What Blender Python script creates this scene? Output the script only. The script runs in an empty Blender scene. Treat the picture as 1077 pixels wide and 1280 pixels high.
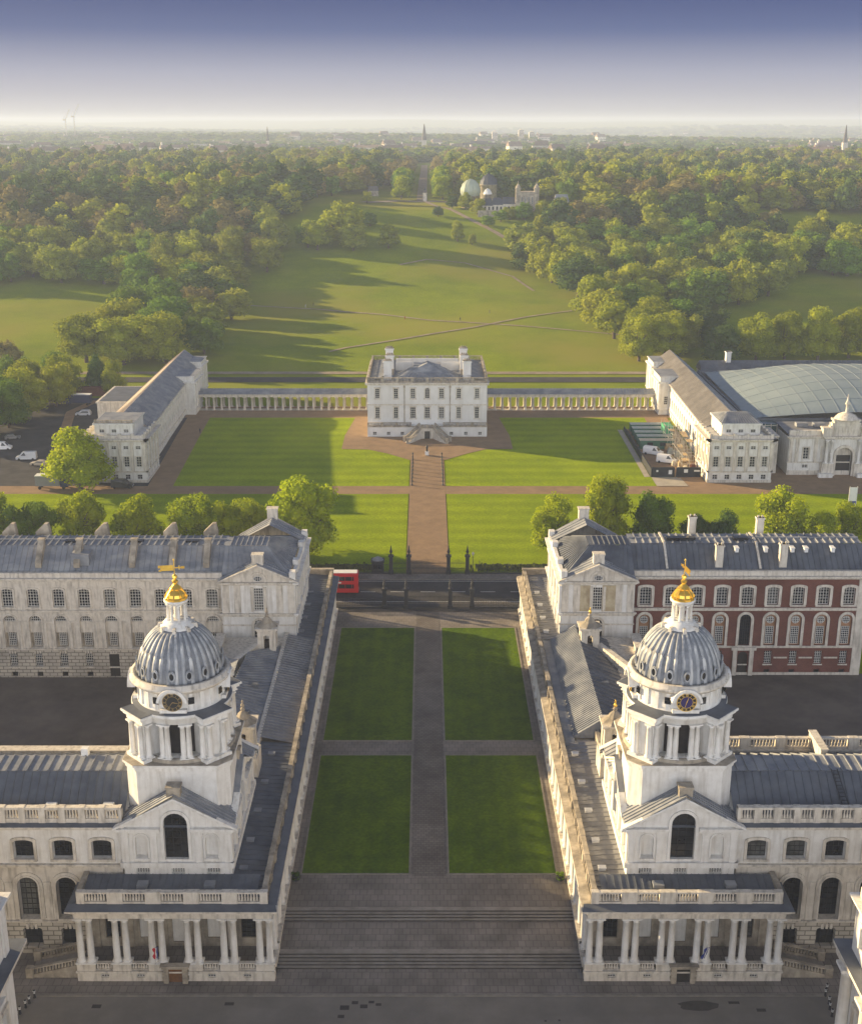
import bpy, bmesh, math, random
from mathutils import Vector, Matrix
from mathutils.geometry import tessellate_polygon
PI = math.pi
R = math.radians
scn = bpy.context.scene
col = scn.collection
# ---------------------------------------------------------------- camera
F_PX = 1543.0
PITCH = math.atan(488 / F_PX)
CAM_H = 92.6
cam = bpy.data.cameras.new("camera")
camo = bpy.data.objects.new("camera", cam)
col.objects.link(camo)
camo.location = (-0.41, 0, CAM_H)
camo.rotation_euler = (PI / 2 - PITCH, 0, 0)
cam.sensor_fit = 'VERTICAL'
cam.sensor_height = 36
cam.lens = 36 * F_PX / 1280
cam.shift_x = 6.5 / 1280
cam.clip_start = 1
cam.clip_end = 60000
scn.camera = camo
# ---------------------------------------------------------------- light
SUN_EL, SUN_AZ = 14.0, 24.0      # elevation; the light travels towards +X and a little towards -Y
sun = bpy.data.lights.new("sun", 'SUN')
sun.energy = 5.0
sun.angle = R(0.5)
sun.color = (1.0, 0.76, 0.43)
suno = bpy.data.objects.new("sun", sun)
col.objects.link(suno)
ld = Vector((math.cos(R(SUN_AZ)) * math.cos(R(SUN_EL)), -math.sin(R(SUN_AZ)) * math.cos(R(SUN_EL)), -math.sin(R(SUN_EL))))
suno.rotation_euler = ld.to_track_quat('-Z', 'Y').to_euler()
suno.location = (-200, 200, 300)
w = bpy.data.worlds.new("World")
scn.world = w
w.use_nodes = True
nt = w.node_tree
nt.nodes.clear()
sky = nt.nodes.new('ShaderNodeTexSky')
sky.sky_type = 'NISHITA'
sky.sun_disc = False
sky.sun_elevation = R(SUN_EL)
sky.sun_rotation = math.atan2(-ld.x, -ld.y)
sky.air_density = 1.2
sky.dust_density = 1.5
geo = nt.nodes.new('ShaderNodeTexCoord')
sep = nt.nodes.new('ShaderNodeSeparateXYZ')
nt.links.new(geo.outputs['Generated'], sep.inputs[0])
ramp = nt.nodes.new('ShaderNodeValToRGB')      # a bank of bright haze under a deep blue morning sky
els = ramp.color_ramp.elements
els[0].position = 0.0
els[0].color = (0.14, 0.138, 0.145, 1)
els[1].position = 1.0
els[1].color = (0.062, 0.072, 0.10, 1)
for p, c in ((0.012, (0.165, 0.162, 0.18, 1)), (0.035, (0.118, 0.124, 0.165, 1)), (0.065, (0.024, 0.038, 0.10, 1)), (0.10, (0.0015, 0.009, 0.062, 1)),
             (0.25, (0.035, 0.05, 0.10, 1))):
    e = els.new(p)
    e.color = c
nt.links.new(sep.outputs['Z'], ramp.inputs[0])
# unseen pale cloud bank, added behind the camera to brighten the shaded fronts
bk = nt.nodes.new('ShaderNodeMapRange'); bk.interpolation_type = 'SMOOTHSTEP'
bk.inputs[1].default_value = -0.05; bk.inputs[2].default_value = -0.75
nt.links.new(sep.outputs['Y'], bk.inputs[0])
bz = nt.nodes.new('ShaderNodeMapRange'); bz.interpolation_type = 'SMOOTHSTEP'
bz.inputs[1].default_value = 0.62; bz.inputs[2].default_value = 0.2
nt.links.new(sep.outputs['Z'], bz.inputs[0])
bm0 = nt.nodes.new('ShaderNodeMath'); bm0.operation = 'MULTIPLY'
nt.links.new(bk.outputs[0], bm0.inputs[0]); nt.links.new(bz.outputs[0], bm0.inputs[1])
bmx = nt.nodes.new('ShaderNodeMix'); bmx.data_type = 'RGBA'
nt.links.new(bm0.outputs[0], bmx.inputs[0]); nt.links.new(ramp.outputs[0], bmx.inputs[6]); bmx.inputs[7].default_value = (0.84, 0.85, 0.90, 1)
mx = nt.nodes.new('ShaderNodeMix')
mx.data_type = 'RGBA'
mx.blend_type = 'MIX'
mx.inputs[0].default_value = 0.97
sc = nt.nodes.new('ShaderNodeMix')
sc.data_type = 'RGBA'
sc.blend_type = 'MULTIPLY'
sc.inputs[0].default_value = 1.0
sc.inputs[7].default_value = (11, 11, 11, 1)
nt.links.new(bmx.outputs[2], sc.inputs[6])
nt.links.new(sky.outputs[0], mx.inputs[6])
nt.links.new(sc.outputs[2], mx.inputs[7])
bg = nt.nodes.new('ShaderNodeBackground')
bg.inputs[1].default_value = 0.10
nt.links.new(mx.outputs[2], bg.inputs[0])
wo = nt.nodes.new('ShaderNodeOutputWorld')
nt.links.new(bg.outputs[0], wo.inputs[0])
scn.view_settings.view_transform = 'Standard'
scn.view_settings.look = 'None'
scn.view_settings.exposure = 1.38
scn.view_settings.gamma = 1.0
scn.cycles.volume_bounces = 1
scn.cycles.max_bounces = 6
scn.cycles.transparent_max_bounces = 8

# ---------------------------------------------------------------- helpers
WP = {}


def tag(o, label=None, cat=None, group=None, kind=None):
    if label: o['label'] = label
    if cat: o['category'] = cat
    if group: o['group'] = group
    if kind: o['kind'] = kind
    return o


def wpos(p):
    return WP[p.name] if p is not None else Vector((0, 0, 0))


def thing(name, loc, label, cat, group=None, rz=0):
    o = bpy.data.objects.new(name, None)
    col.objects.link(o)
    o.empty_display_size = 1
    o.location = loc
    o.rotation_euler = (0, 0, rz)
    WP[o.name] = Vector(loc)
    return tag(o, label, cat, group)


def link(name, me, parent=None, loc=(0, 0, 0), rz=0, scale=None):
    """loc in world space"""
    o = bpy.data.objects.new(name, me)
    col.objects.link(o)
    WP[o.name] = Vector(loc)
    if parent is not None:
        o.parent = parent
        o.location = Vector(loc) - wpos(parent)
    else:
        o.location = loc
    o.rotation_euler = (0, 0, rz)
    if scale: o.scale = scale
    return o


def copy_tree(o, parent=None):
    c = o.copy()
    col.objects.link(c)
    if parent is not None:
        c.parent = parent
    for ch in list(o.children):
        copy_tree(ch, c)
    return c


class MB:
    def __init__(s):
        s.v = []; s.f = []; s.m = []; s.mi = 0; s.sm = []

    def face(s, pts, smooth=False):
        i = len(s.v)
        s.v.extend([tuple(p) for p in pts])
        s.f.append(list(range(i, i + len(pts))))
        s.m.append(s.mi); s.sm.append(smooth)

    def idx(s, verts, faces, smooth=False):
        i = len(s.v)
        s.v.extend([tuple(p) for p in verts])
        for f in faces:
            s.f.append([i + k for k in f]); s.m.append(s.mi); s.sm.append(smooth)

    def box(s, x0, x1, y0, y1, z0, z1):
        if x0 > x1: x0, x1 = x1, x0
        if y0 > y1: y0, y1 = y1, y0
        s.idx([(x0, y0, z0), (x1, y0, z0), (x1, y1, z0), (x0, y1, z0), (x0, y0, z1), (x1, y0, z1), (x1, y1, z1), (x0, y1, z1)],
              [(0, 3, 2, 1), (4, 5, 6, 7), (0, 1, 5, 4), (1, 2, 6, 5), (2, 3, 7, 6), (3, 0, 4, 7)])

    def prism(s, pts, z0, z1, caps=True):
        """pts ccw in xy"""
        n = len(pts)
        a = [(p[0], p[1], z0) for p in pts]; b = [(p[0], p[1], z1) for p in pts]
        fs = [(i, (i + 1) % n, n + (i + 1) % n, n + i) for i in range(n)]
        if caps:
            fs += [tuple(range(n - 1, -1, -1)), tuple(range(n, 2 * n))]
        s.idx(a + b, fs)

    def lathe(s, cx, cy, prof, n=16, smooth=True, cap=True, a0=0.0):
        vs = []
        for (r, z) in prof:
            for k in range(n):
                a = a0 + 2 * PI * k / n
                vs.append((cx + r * math.cos(a), cy + r * math.sin(a), z))
        fs = []
        for j in range(len(prof) - 1):
            for k in range(n):
                k2 = (k + 1) % n
                fs.append((j * n + k, j * n + k2, (j + 1) * n + k2, (j + 1) * n + k))
        s.idx(vs, fs, smooth)
        if cap:
            t = (len(prof) - 1) * n
            s.idx([vs[t + k] for k in range(n)], [tuple(range(n))])

    def cyl(s, cx, cy, r, z0, z1, n=12, smooth=True):
        s.lathe(cx, cy, [(r, z0), (r, z1)], n, smooth)

    def bar(s, a, b, wd, ht=None):
        """square bar from a to b"""
        ht = ht or wd
        a = Vector(a); b = Vector(b); d = (b - a)
        if d.length < 1e-6: return
        d.normalize()
        up = Vector((0, 0, 1)) if abs(d.z) < 0.95 else Vector((0, 1, 0))
        x = d.cross(up).normalized() * wd / 2
        y = x.cross(d).normalized() * ht / 2
        vs = [a - x - y, a + x - y, a + x + y, a - x + y, b - x - y, b + x - y, b + x + y, b - x + y]
        s.idx(vs, [(0, 3, 2, 1), (4, 5, 6, 7), (0, 1, 5, 4), (1, 2, 6, 5), (2, 3, 7, 6), (3, 0, 4, 7)])

    def tube(s, pts, rad, n=6):
        pts = [Vector(p) for p in pts]
        rings = []
        for i, p in enumerate(pts):
            d = (pts[min(i + 1, len(pts) - 1)] - pts[max(i - 1, 0)]).normalized()
            up = Vector((0, 0, 1)) if abs(d.z) < 0.9 else Vector((1, 0, 0))
            x = d.cross(up).normalized(); y = x.cross(d).normalized()
            r = rad[i] if isinstance(rad, (list, tuple)) else rad
            rings.append([p + x * r * math.cos(2 * PI * k / n) + y * r * math.sin(2 * PI * k / n) for k in range(n)])
        vs = [q for r in rings for q in r]
        fs = [(j * n + k, (j + 1) * n + k, (j + 1) * n + (k + 1) % n, j * n + (k + 1) % n) for j in range(len(rings) - 1) for k in range(n)]
        s.idx(vs, fs, True)

    def xf(s, i0, fn):
        for i in range(i0, len(s.v)):
            s.v[i] = tuple(fn(Vector(s.v[i])))

    def mesh(s, name, mats, origin=(0, 0, 0)):
        me = bpy.data.meshes.new(name)
        ox, oy, oz = origin
        me.from_pydata([(x - ox, y - oy, z - oz) for x, y, z in s.v], [], s.f)
        if not isinstance(mats, (list, tuple)): mats = [mats]
        for m in mats: me.materials.append(m)
        if len(mats) > 1: me.polygons.foreach_set('material_index', s.m)
        me.polygons.foreach_set('use_smooth', s.sm)
        me.update()
        return me

    def build_split(s, name, mats, parent=None):
        """one object for each stretch of geometry marked with mark()"""
        cuts = s.cuts + [(len(s.v), len(s.f))]
        for (v0, f0), (v1, f1) in zip(cuts, cuts[1:]):
            q = MB(); q.v = s.v[v0:v1]; q.f = [[i - v0 for i in f] for f in s.f[f0:f1]]; q.m = s.m[f0:f1]; q.sm = s.sm[f0:f1]
            q.build(name, mats, parent)

    def mark(s): s.cuts = getattr(s, 'cuts', []) + [(len(s.v), len(s.f))]

    def build(s, name, mats, parent=None, origin=None):
        if origin is None:
            origin = tuple(wpos(parent)) if parent is not None else (0, 0, 0)
        return link(name, s.mesh(name, mats, origin), parent, origin)


# ---------------------------------------------------------------- materials
def mat(name, base, rough=0.8, var=0.15, scale=1.0, second=None, bump=0.0, detail=4, metal=0.0, spec=0.3, streak=None, emit=None, coord='Object', objvar=0.0, transl=0.0):
    m = bpy.data.materials.new(name)
    m.use_nodes = True
    t = m.node_tree; N = t.nodes; L = t.links
    b = N['Principled BSDF']
    b.inputs['Roughness'].default_value = rough
    b.inputs['Metallic'].default_value = metal
    b.inputs['Specular IOR Level'].default_value = spec
    tc = N.new('ShaderNodeTexCoord')
    if coord == 'World':
        gp = N.new('ShaderNodeNewGeometry'); src = gp.outputs['Position']
    else:
        src = tc.outputs[coord]
    n1 = N.new('ShaderNodeTexNoise'); n1.inputs['Scale'].default_value = scale; n1.inputs['Detail'].default_value = detail; n1.inputs['Roughness'].default_value = 0.65
    L.new(src, n1.inputs['Vector'])
    r = N.new('ShaderNodeValToRGB')
    sec = second or tuple(c * (1 - var) for c in base)
    bb = base if second else tuple(min(1, c * (1 + var)) for c in base)
    r.color_ramp.elements[0].position = 0.36; r.color_ramp.elements[0].color = (*sec, 1)
    r.color_ramp.elements[1].position = 0.64; r.color_ramp.elements[1].color = (*bb, 1)
    L.new(n1.outputs['Fac'], r.inputs[0])
    out = r.outputs[0]
    if streak:      # long soft stains: (scale vector, colour, amount)
        mp = N.new('ShaderNodeMapping'); mp.inputs['Scale'].default_value = streak[0]
        L.new(src, mp.inputs[0])
        n2 = N.new('ShaderNodeTexNoise'); n2.inputs['Scale'].default_value = 1.0; n2.inputs['Detail'].default_value = 5
        L.new(mp.outputs[0], n2.inputs['Vector'])
        r2 = N.new('ShaderNodeValToRGB'); r2.color_ramp.elements[0].position = 0.48; r2.color_ramp.elements[1].position = 0.72
        L.new(n2.outputs['Fac'], r2.inputs[0])
        ml = N.new('ShaderNodeMath'); ml.operation = 'MULTIPLY'; ml.inputs[1].default_value = streak[2]
        L.new(r2.outputs[0], ml.inputs[0])
        mi = N.new('ShaderNodeMix'); mi.data_type = 'RGBA'
        L.new(ml.outputs[0], mi.inputs[0]); L.new(out, mi.inputs[6]); mi.inputs[7].default_value = (*streak[1], 1)
        out = mi.outputs[2]
    if objvar:
        oi = N.new('ShaderNodeObjectInfo')
        hs = N.new('ShaderNodeHueSaturation')
        mr = N.new('ShaderNodeMapRange'); mr.inputs[3].default_value = 1 - objvar; mr.inputs[4].default_value = 1 + objvar
        L.new(oi.outputs['Random'], mr.inputs[0]); L.new(mr.outputs[0], hs.inputs['Value'])
        mr2 = N.new('ShaderNodeMapRange'); mr2.inputs[3].default_value = 0.5 - objvar * 0.02; mr2.inputs[4].default_value = 0.5 + objvar * 0.08
        mm = N.new('ShaderNodeMath'); mm.operation = 'FRACT'; m3 = N.new('ShaderNodeMath'); m3.operation = 'MULTIPLY'; m3.inputs[1].default_value = 7.31
        L.new(oi.outputs['Random'], m3.inputs[0]); L.new(m3.outputs[0], mm.inputs[0]); L.new(mm.outputs[0], mr2.inputs[0]); L.new(mr2.outputs[0], hs.inputs['Hue'])
        L.new(out, hs.inputs['Color']); out = hs.outputs[0]
    L.new(out, b.inputs['Base Color'])
    if bump:
        bp = N.new('ShaderNodeBump'); bp.inputs['Strength'].default_value = bump; bp.inputs['Distance'].default_value = 0.05
        n3 = N.new('ShaderNodeTexNoise'); n3.inputs['Scale'].default_value = scale * 6; n3.inputs['Detail'].default_value = 4
        L.new(src, n3.inputs['Vector']); L.new(n3.outputs['Fac'], bp.inputs['Height']); L.new(bp.outputs[0], b.inputs['Normal'])
    if emit:
        b.inputs['Emission Color'].default_value = (*emit[:3], 1); b.inputs['Emission Strength'].default_value = emit[3]
    if transl:
        tr = N.new('ShaderNodeBsdfTranslucent'); L.new(out, tr.inputs['Color'])
        ms = N.new('ShaderNodeMixShader'); ms.inputs[0].default_value = transl
        L.new(b.outputs[0], ms.inputs[1]); L.new(tr.outputs[0], ms.inputs[2])
        L.new(ms.outputs[0], N['Material Output'].inputs['Surface'])
    return m


def brick_mat(name, c1, c2, mortar, bw, bh, msize=0.02, rough=0.9, rot=(0, 0, 0), coord='Object', stain=None, offset=0.5, axis='XZ', var=0.25):
    m = mat(name, c1, rough)
    t = m.node_tree; N = t.nodes; L = t.links
    b = N['Principled BSDF']
    tc = N.new('ShaderNodeNewGeometry')
    sp = N.new('ShaderNodeSeparateXYZ'); cb = N.new('ShaderNodeCombineXYZ')
    L.new(tc.outputs['Position'], sp.inputs[0])
    L.new(sp.outputs['X' if axis[0] == 'X' else 'Y'], cb.inputs[0])
    L.new(sp.outputs['Z' if axis[1] == 'Z' else 'Y'], cb.inputs[1])
    b.inputs['Specular IOR Level'].default_value = 0.1
    br = N.new('ShaderNodeTexBrick')
    br.offset = offset
    br.inputs['Scale'].default_value = 1.0
    br.inputs['Brick Width'].default_value = bw
    br.inputs['Row Height'].default_value = bh
    br.inputs['Mortar Size'].default_value = msize
    br.inputs['Color1'].default_value = (*c1, 1); br.inputs['Color2'].default_value = (*c2, 1); br.inputs['Mortar'].default_value = (*mortar, 1)
    L.new(cb.outputs[0], br.inputs['Vector'])
    n = N.new('ShaderNodeTexNoise'); n.inputs['Scale'].default_value = 0.22; n.inputs['Detail'].default_value = 6
    L.new(tc.outputs['Position'], n.inputs['Vector'])
    mr = N.new('ShaderNodeMapRange'); mr.inputs[1].default_value = 0.3; mr.inputs[2].default_value = 0.7; mr.inputs[3].default_value = 1 - var; mr.inputs[4].default_value = 1 + var
    L.new(n.outputs['Fac'], mr.inputs[0])
    hs = N.new('ShaderNodeHueSaturation'); L.new(mr.outputs[0], hs.inputs['Value']); L.new(br.outputs[0], hs.inputs['Color'])
    L.new(hs.outputs[0], b.inputs['Base Color'])
    return m


M = {}
M['stone'] = mat('portland stone', (0.68, 0.63, 0.54), 0.85, 0.1, 0.9, second=(0.55, 0.50, 0.42), bump=0.3, detail=8, streak=((2.2, 2.2, 0.35), (0.20, 0.175, 0.14), 0.6), coord='World')
M['stone_w'] = mat('pale ashlar', (0.75, 0.735, 0.69), 0.85, 0.08, 0.8, second=(0.65, 0.63, 0.58), bump=0.2, detail=8, streak=((2.0, 2.0, 0.22), (0.34, 0.30, 0.24), 0.42), coord='World')
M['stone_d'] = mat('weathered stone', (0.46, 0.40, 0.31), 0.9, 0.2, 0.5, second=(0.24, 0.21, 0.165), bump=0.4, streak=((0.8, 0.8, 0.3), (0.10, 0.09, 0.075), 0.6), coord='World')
M['ashlar'] = brick_mat('coursed ashlar', (0.56, 0.52, 0.44), (0.50, 0.46, 0.39), (0.28, 0.25, 0.21), 1.6, 0.55, 0.035)
M['rustic'] = brick_mat('rusticated stone', (0.50, 0.46, 0.38), (0.42, 0.38, 0.32), (0.20, 0.18, 0.15), 1.3, 0.62, 0.07)
M['brick'] = brick_mat('red brick', (0.155, 0.055, 0.04), (0.12, 0.044, 0.034), (0.22, 0.13, 0.10), 0.45, 0.15, 0.012)
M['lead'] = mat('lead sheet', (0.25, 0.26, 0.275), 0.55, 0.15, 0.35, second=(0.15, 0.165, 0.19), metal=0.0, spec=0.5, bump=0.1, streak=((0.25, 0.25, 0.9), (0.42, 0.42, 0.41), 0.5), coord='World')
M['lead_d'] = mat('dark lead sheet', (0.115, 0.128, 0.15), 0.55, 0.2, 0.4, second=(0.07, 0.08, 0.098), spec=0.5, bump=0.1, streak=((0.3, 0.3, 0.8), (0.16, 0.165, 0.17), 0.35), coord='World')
M['lead_dome'] = mat('dome lead', (0.31, 0.325, 0.34), 0.55, 0.15, 0.6, second=(0.18, 0.195, 0.215), spec=0.5, streak=((1.6, 1.6, 0.15), (0.62, 0.62, 0.60), 0.8), coord='Object')
M['dome_shell'] = mat('dark dome lead', (0.21, 0.225, 0.245), 0.6, 0.2, 0.8, second=(0.13, 0.14, 0.155), spec=0.4)
M['panel'] = mat('stained render panel', (0.52, 0.45, 0.30), 0.9, 0.1, 0.6, second=(0.40, 0.32, 0.20), coord='World', streak=((1.5, 1.5, 0.5), (0.20, 0.15, 0.09), 0.5))
M['slate'] = brick_mat('slate', (0.17, 0.16, 0.155), (0.13, 0.125, 0.125), (0.08, 0.08, 0.08), 0.6, 0.5, 0.03, axis='XY')
M['glass'] = mat('dark window glass', (0.03, 0.032, 0.035), 0.15, 0.5, 0.35, second=(0.008, 0.009, 0.01), spec=0.4, coord='World')
M['glass_l'] = mat('paler window glass', (0.13, 0.13, 0.12), 0.2, 0.3, 0.6, second=(0.06, 0.062, 0.06), spec=0.4, coord='World')
M['dark'] = mat('dark interior', (0.035, 0.03, 0.027), 0.9, 0.3, 0.8)
M['frame'] = mat('white window paint', (0.60, 0.59, 0.55), 0.5, 0.05, 2.0)
M['gold'] = mat('gilding', (0.95, 0.60, 0.10), 0.28, 0.08, 2.0, metal=0.85, spec=0.6)
M['gold_p'] = mat('gold paint', (0.75, 0.50, 0.12), 0.4, 0.05, 2.0, metal=0.3)
M['black'] = mat('black paint', (0.02, 0.02, 0.022), 0.4, 0.2, 2.0)
M['iron'] = mat('dark iron', (0.03, 0.032, 0.035), 0.5, 0.2, 2.0)
M['wood'] = mat('brown door wood', (0.16, 0.075, 0.03), 0.6, 0.2, 2.0)
M['wood_d'] = mat('dark door wood', (0.03, 0.025, 0.02), 0.6, 0.2, 2.0)
M['tarmac'] = mat('tarmac', (0.075, 0.072, 0.072), 0.9, 0.2, 0.25, second=(0.05, 0.048, 0.048), bump=0.3, coord='World', spec=0.08)
M['street'] = mat('worn street surface', (0.23, 0.21, 0.18), 0.9, 0.2, 0.15, second=(0.175, 0.16, 0.137), bump=0.2, streak=((0.02, 0.4, 1), (0.17, 0.15, 0.125), 0.5), coord='World', spec=0.08)
M['court'] = mat('dark gravelled court', (0.165, 0.137, 0.112), 0.95, 0.3, 0.12, second=(0.095, 0.08, 0.067), bump=0.5, streak=((0.12, 0.25, 1), (0.12, 0.10, 0.085), 0.5), coord='World', spec=0.08)
M['paving'] = brick_mat('york paving', (0.23, 0.205, 0.178), (0.195, 0.173, 0.152), (0.14, 0.124, 0.11), 0.9, 1.15, 0.04, axis='XY', var=0.3)
M['cobble'] = brick_mat('path paving', (0.18, 0.16, 0.14), (0.145, 0.128, 0.112), (0.105, 0.094, 0.084), 0.7, 0.5, 0.04, axis='XY', var=0.3)
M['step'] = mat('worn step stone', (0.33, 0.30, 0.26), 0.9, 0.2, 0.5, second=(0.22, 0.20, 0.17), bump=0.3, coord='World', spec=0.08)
M['riser'] = mat('shade toned riser stone', (0.06, 0.052, 0.045), 0.95, 0.3, 0.8, coord='World', spec=0.08)  # shade on the step risers, painted into their colour
M['gravel'] = mat('tan gravel', (0.31, 0.21, 0.125), 0.95, 0.2, 0.35, second=(0.24, 0.165, 0.10), bump=0.4, coord='World', detail=8, spec=0.08)
M['path'] = mat('park path', (0.30, 0.24, 0.17), 0.95, 0.2, 0.2, coord='World', spec=0.08)
M['kerb'] = mat('kerb stone', (0.22, 0.20, 0.17), 0.9, 0.15, 1.0, coord='World')
M['white'] = mat('white paint', (0.72, 0.72, 0.70), 0.5, 0.05, 1.0)
M['flag_red'] = mat('flag red', (0.5, 0.02, 0.04), 0.8, 0.05, 1.0)
M['flag_blue'] = mat('flag blue', (0.03, 0.05, 0.25), 0.8, 0.05, 1.0)
M['red'] = mat('red bus paint', (0.55, 0.015, 0.02), 0.3, 0.05, 0.5, spec=0.5)

M['hoard'] = mat('dark hoarding', (0.025, 0.028, 0.03), 0.7, 0.2, 1.0)
M['cabin_green'] = mat('cabin green', (0.05, 0.14, 0.10), 0.6, 0.1, 1.0)
M['cab_pale'] = mat('pale cabin roof', (0.42, 0.46, 0.42), 0.6, 0.1, 0.6)
M['cab_cream'] = mat('cream cabin roof', (0.55, 0.50, 0.38), 0.6, 0.1, 0.6)
M['pole'] = mat('scaffold pole', (0.45, 0.43, 0.38), 0.5, 0.1, 1.0)
M['board'] = mat('scaffold board', (0.45, 0.33, 0.18), 0.8, 0.2, 1.0)
M['net'] = mat('green netting', (0.06, 0.30, 0.16), 0.8, 0.1, 1.0)
M['pad'] = mat('pale concrete', (0.38, 0.34, 0.27), 0.9, 0.1, 0.5, coord='World')


def grass_mat(name, a, b, stripe=0.0, scale=0.05, dry=None, swidth=3.0, axis=0):
    m = mat(name, a, 0.95, 0.2, scale, second=b, coord='World', detail=8, spec=0.02)
    t = m.node_tree; N = t.nodes; L = t.links
    bs = N['Principled BSDF']
    cur = bs.inputs['Base Color'].links[0].from_socket
    g = N.new('ShaderNodeNewGeometry')
    fn = N.new('ShaderNodeTexNoise'); fn.inputs['Scale'].default_value = 2.2; fn.inputs['Detail'].default_value = 5
    L.new(g.outputs['Position'], fn.inputs['Vector'])
    mr = N.new('ShaderNodeMapRange'); mr.inputs[1].default_value = 0.3; mr.inputs[2].default_value = 0.7; mr.inputs[3].default_value = 0.78; mr.inputs[4].default_value = 1.22
    L.new(fn.outputs['Fac'], mr.inputs[0])
    hs = N.new('ShaderNodeHueSaturation'); L.new(mr.outputs[0], hs.inputs['Value']); L.new(cur, hs.inputs['Color'])
    cur = hs.outputs[0]
    if stripe:
        sp = N.new('ShaderNodeSeparateXYZ'); L.new(g.outputs['Position'], sp.inputs[0])
        ms = N.new('ShaderNodeMath'); ms.operation = 'MULTIPLY'; ms.inputs[1].default_value = PI / swidth; L.new(sp.outputs[axis], ms.inputs[0])
        sn = N.new('ShaderNodeMath'); sn.operation = 'SINE'; L.new(ms.outputs[0], sn.inputs[0])
        m2 = N.new('ShaderNodeMapRange'); m2.inputs[1].default_value = -1; m2.inputs[2].default_value = 1; m2.inputs[3].default_value = 1 - stripe; m2.inputs[4].default_value = 1 + stripe
        L.new(sn.outputs[0], m2.inputs[0])
        h2 = N.new('ShaderNodeHueSaturation'); L.new(m2.outputs[0], h2.inputs['Value']); L.new(cur, h2.inputs['Color']); cur = h2.outputs[0]
    if dry:
        nn = N.new('ShaderNodeTexNoise'); nn.inputs['Scale'].default_value = 0.012; nn.inputs['Detail'].default_value = 7
        L.new(g.outputs['Position'], nn.inputs['Vector'])
        rr = N.new('ShaderNodeValToRGB'); rr.color_ramp.elements[0].position = 0.47; rr.color_ramp.elements[1].position = 0.66
        L.new(nn.outputs['Fac'], rr.inputs[0])
        mi = N.new('ShaderNodeMix'); mi.data_type = 'RGBA'; L.new(rr.outputs[0], mi.inputs[0]); L.new(cur, mi.inputs[6]); mi.inputs[7].default_value = (*dry, 1)
        cur = mi.outputs[2]
    L.new(cur, bs.inputs['Base Color'])
    bp = N.new('ShaderNodeBump'); bp.inputs['Strength'].default_value = 0.5; bp.inputs['Distance'].default_value = 0.08
    L.new(fn.outputs['Fac'], bp.inputs['Height']); L.new(bp.outputs[0], bs.inputs['Normal'])
    return m


M['lawn'] = grass_mat('mown court lawn', (0.092, 0.15, 0.004), (0.055, 0.10, 0.004), 0.05, 0.25, swidth=1.2, axis=0)
M['lawn2'] = grass_mat('mown front lawn', (0.255, 0.325, 0.002), (0.19, 0.26, 0.002), 0.09, 0.08, swidth=3.2, axis=1)
M['park'] = grass_mat('park grass', (0.22, 0.27, 0.006), (0.15, 0.20, 0.005), 0.0, 0.03, dry=(0.25, 0.24, 0.03))
M['rough'] = grass_mat('long grass', (0.11, 0.13, 0.03), (0.07, 0.09, 0.02), 0.0, 0.4)

# ---------------------------------------------------------------- terrain
GP = [(-60, 0), (118.9, 0), (128.6, 1.5), (225, 2.6), (300, 4.2), (350, 5.2), (450, 5.8), (560, 11), (640, 17.5), (700, 25), (745, 35), (785, 43), (900, 44),
      (1500, 44), (3000, 38), (6000, 25), (10000, 40), (13000, 90), (15000, 102), (17000, 95)]


def g1(y):
    if y <= GP[0][0]: return GP[0][1]
    for (a, b), (c, d) in zip(GP, GP[1:]):
        if y <= c: return b + (d - b) * (y - a) / (c - a)
    return GP[-1][1]


def terr(x, y):
    z = g1(y)
    if y > 450:
        k = min(1, (y - 450) / 200)
        if y < 1400:
            f = max(0, 1 - max(0, y - 1000) / 400)
            e = (max(0, abs(x - 15) - 110)) / 330
            dip = 12 * min(1, e) ** 1.2 if y > 640 else 0
            dip *= min(1, max(0, (y - 640) / 120))
            z -= dip * f
            z += k * f * (1.1 * math.sin(x * 0.031 + y * 0.013) + 0.9 * math.sin(x * 0.017 - y * 0.027 + 1.3))
        elif y > 3000:
            z += 12 * math.sin(x / 900 + y / 1700) + (8 * math.sin(x / 410 + 2) if y > 9000 else 0)
    return z


YS = [-60, 60, 100, 114, 118.9, 119.0, 120.6, 127, 128.6, 140, 170, 200, 225, 240, 260, 280, 300, 325, 350, 380, 410, 430, 450]
y = 450
while y < 1000: y += 10; YS.append(y)
while y < 1500: y += 40; YS.append(y)
while y < 17000: y = y * 1.06 + 20; YS.append(y)
XS = []
x = 0
while x < 400: XS.append(x); x += 10 if x >= 10 else 10
while x < 900: XS.append(x); x += 40
while x < 12000: XS.append(x); x = x * 1.12 + 20
XS.append(12000)
XS = sorted(set([-a for a in XS] + XS))
HT = [[terr(a, b) for a in XS] for b in YS]
import bisect


def hz(x, y):
    i = min(max(bisect.bisect_right(XS, x) - 1, 0), len(XS) - 2)
    j = min(max(bisect.bisect_right(YS, y) - 1, 0), len(YS) - 2)
    u = min(max((x - XS[i]) / (XS[i + 1] - XS[i]), 0), 1); v = min(max((y - YS[j]) / (YS[j + 1] - YS[j]), 0), 1)
    a, b, c, d = HT[j][i], HT[j][i + 1], HT[j + 1][i], HT[j + 1][i + 1]
    return (a * (1 - u) + b * u) * (1 - v) + (c * (1 - u) + d * u) * v


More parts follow.
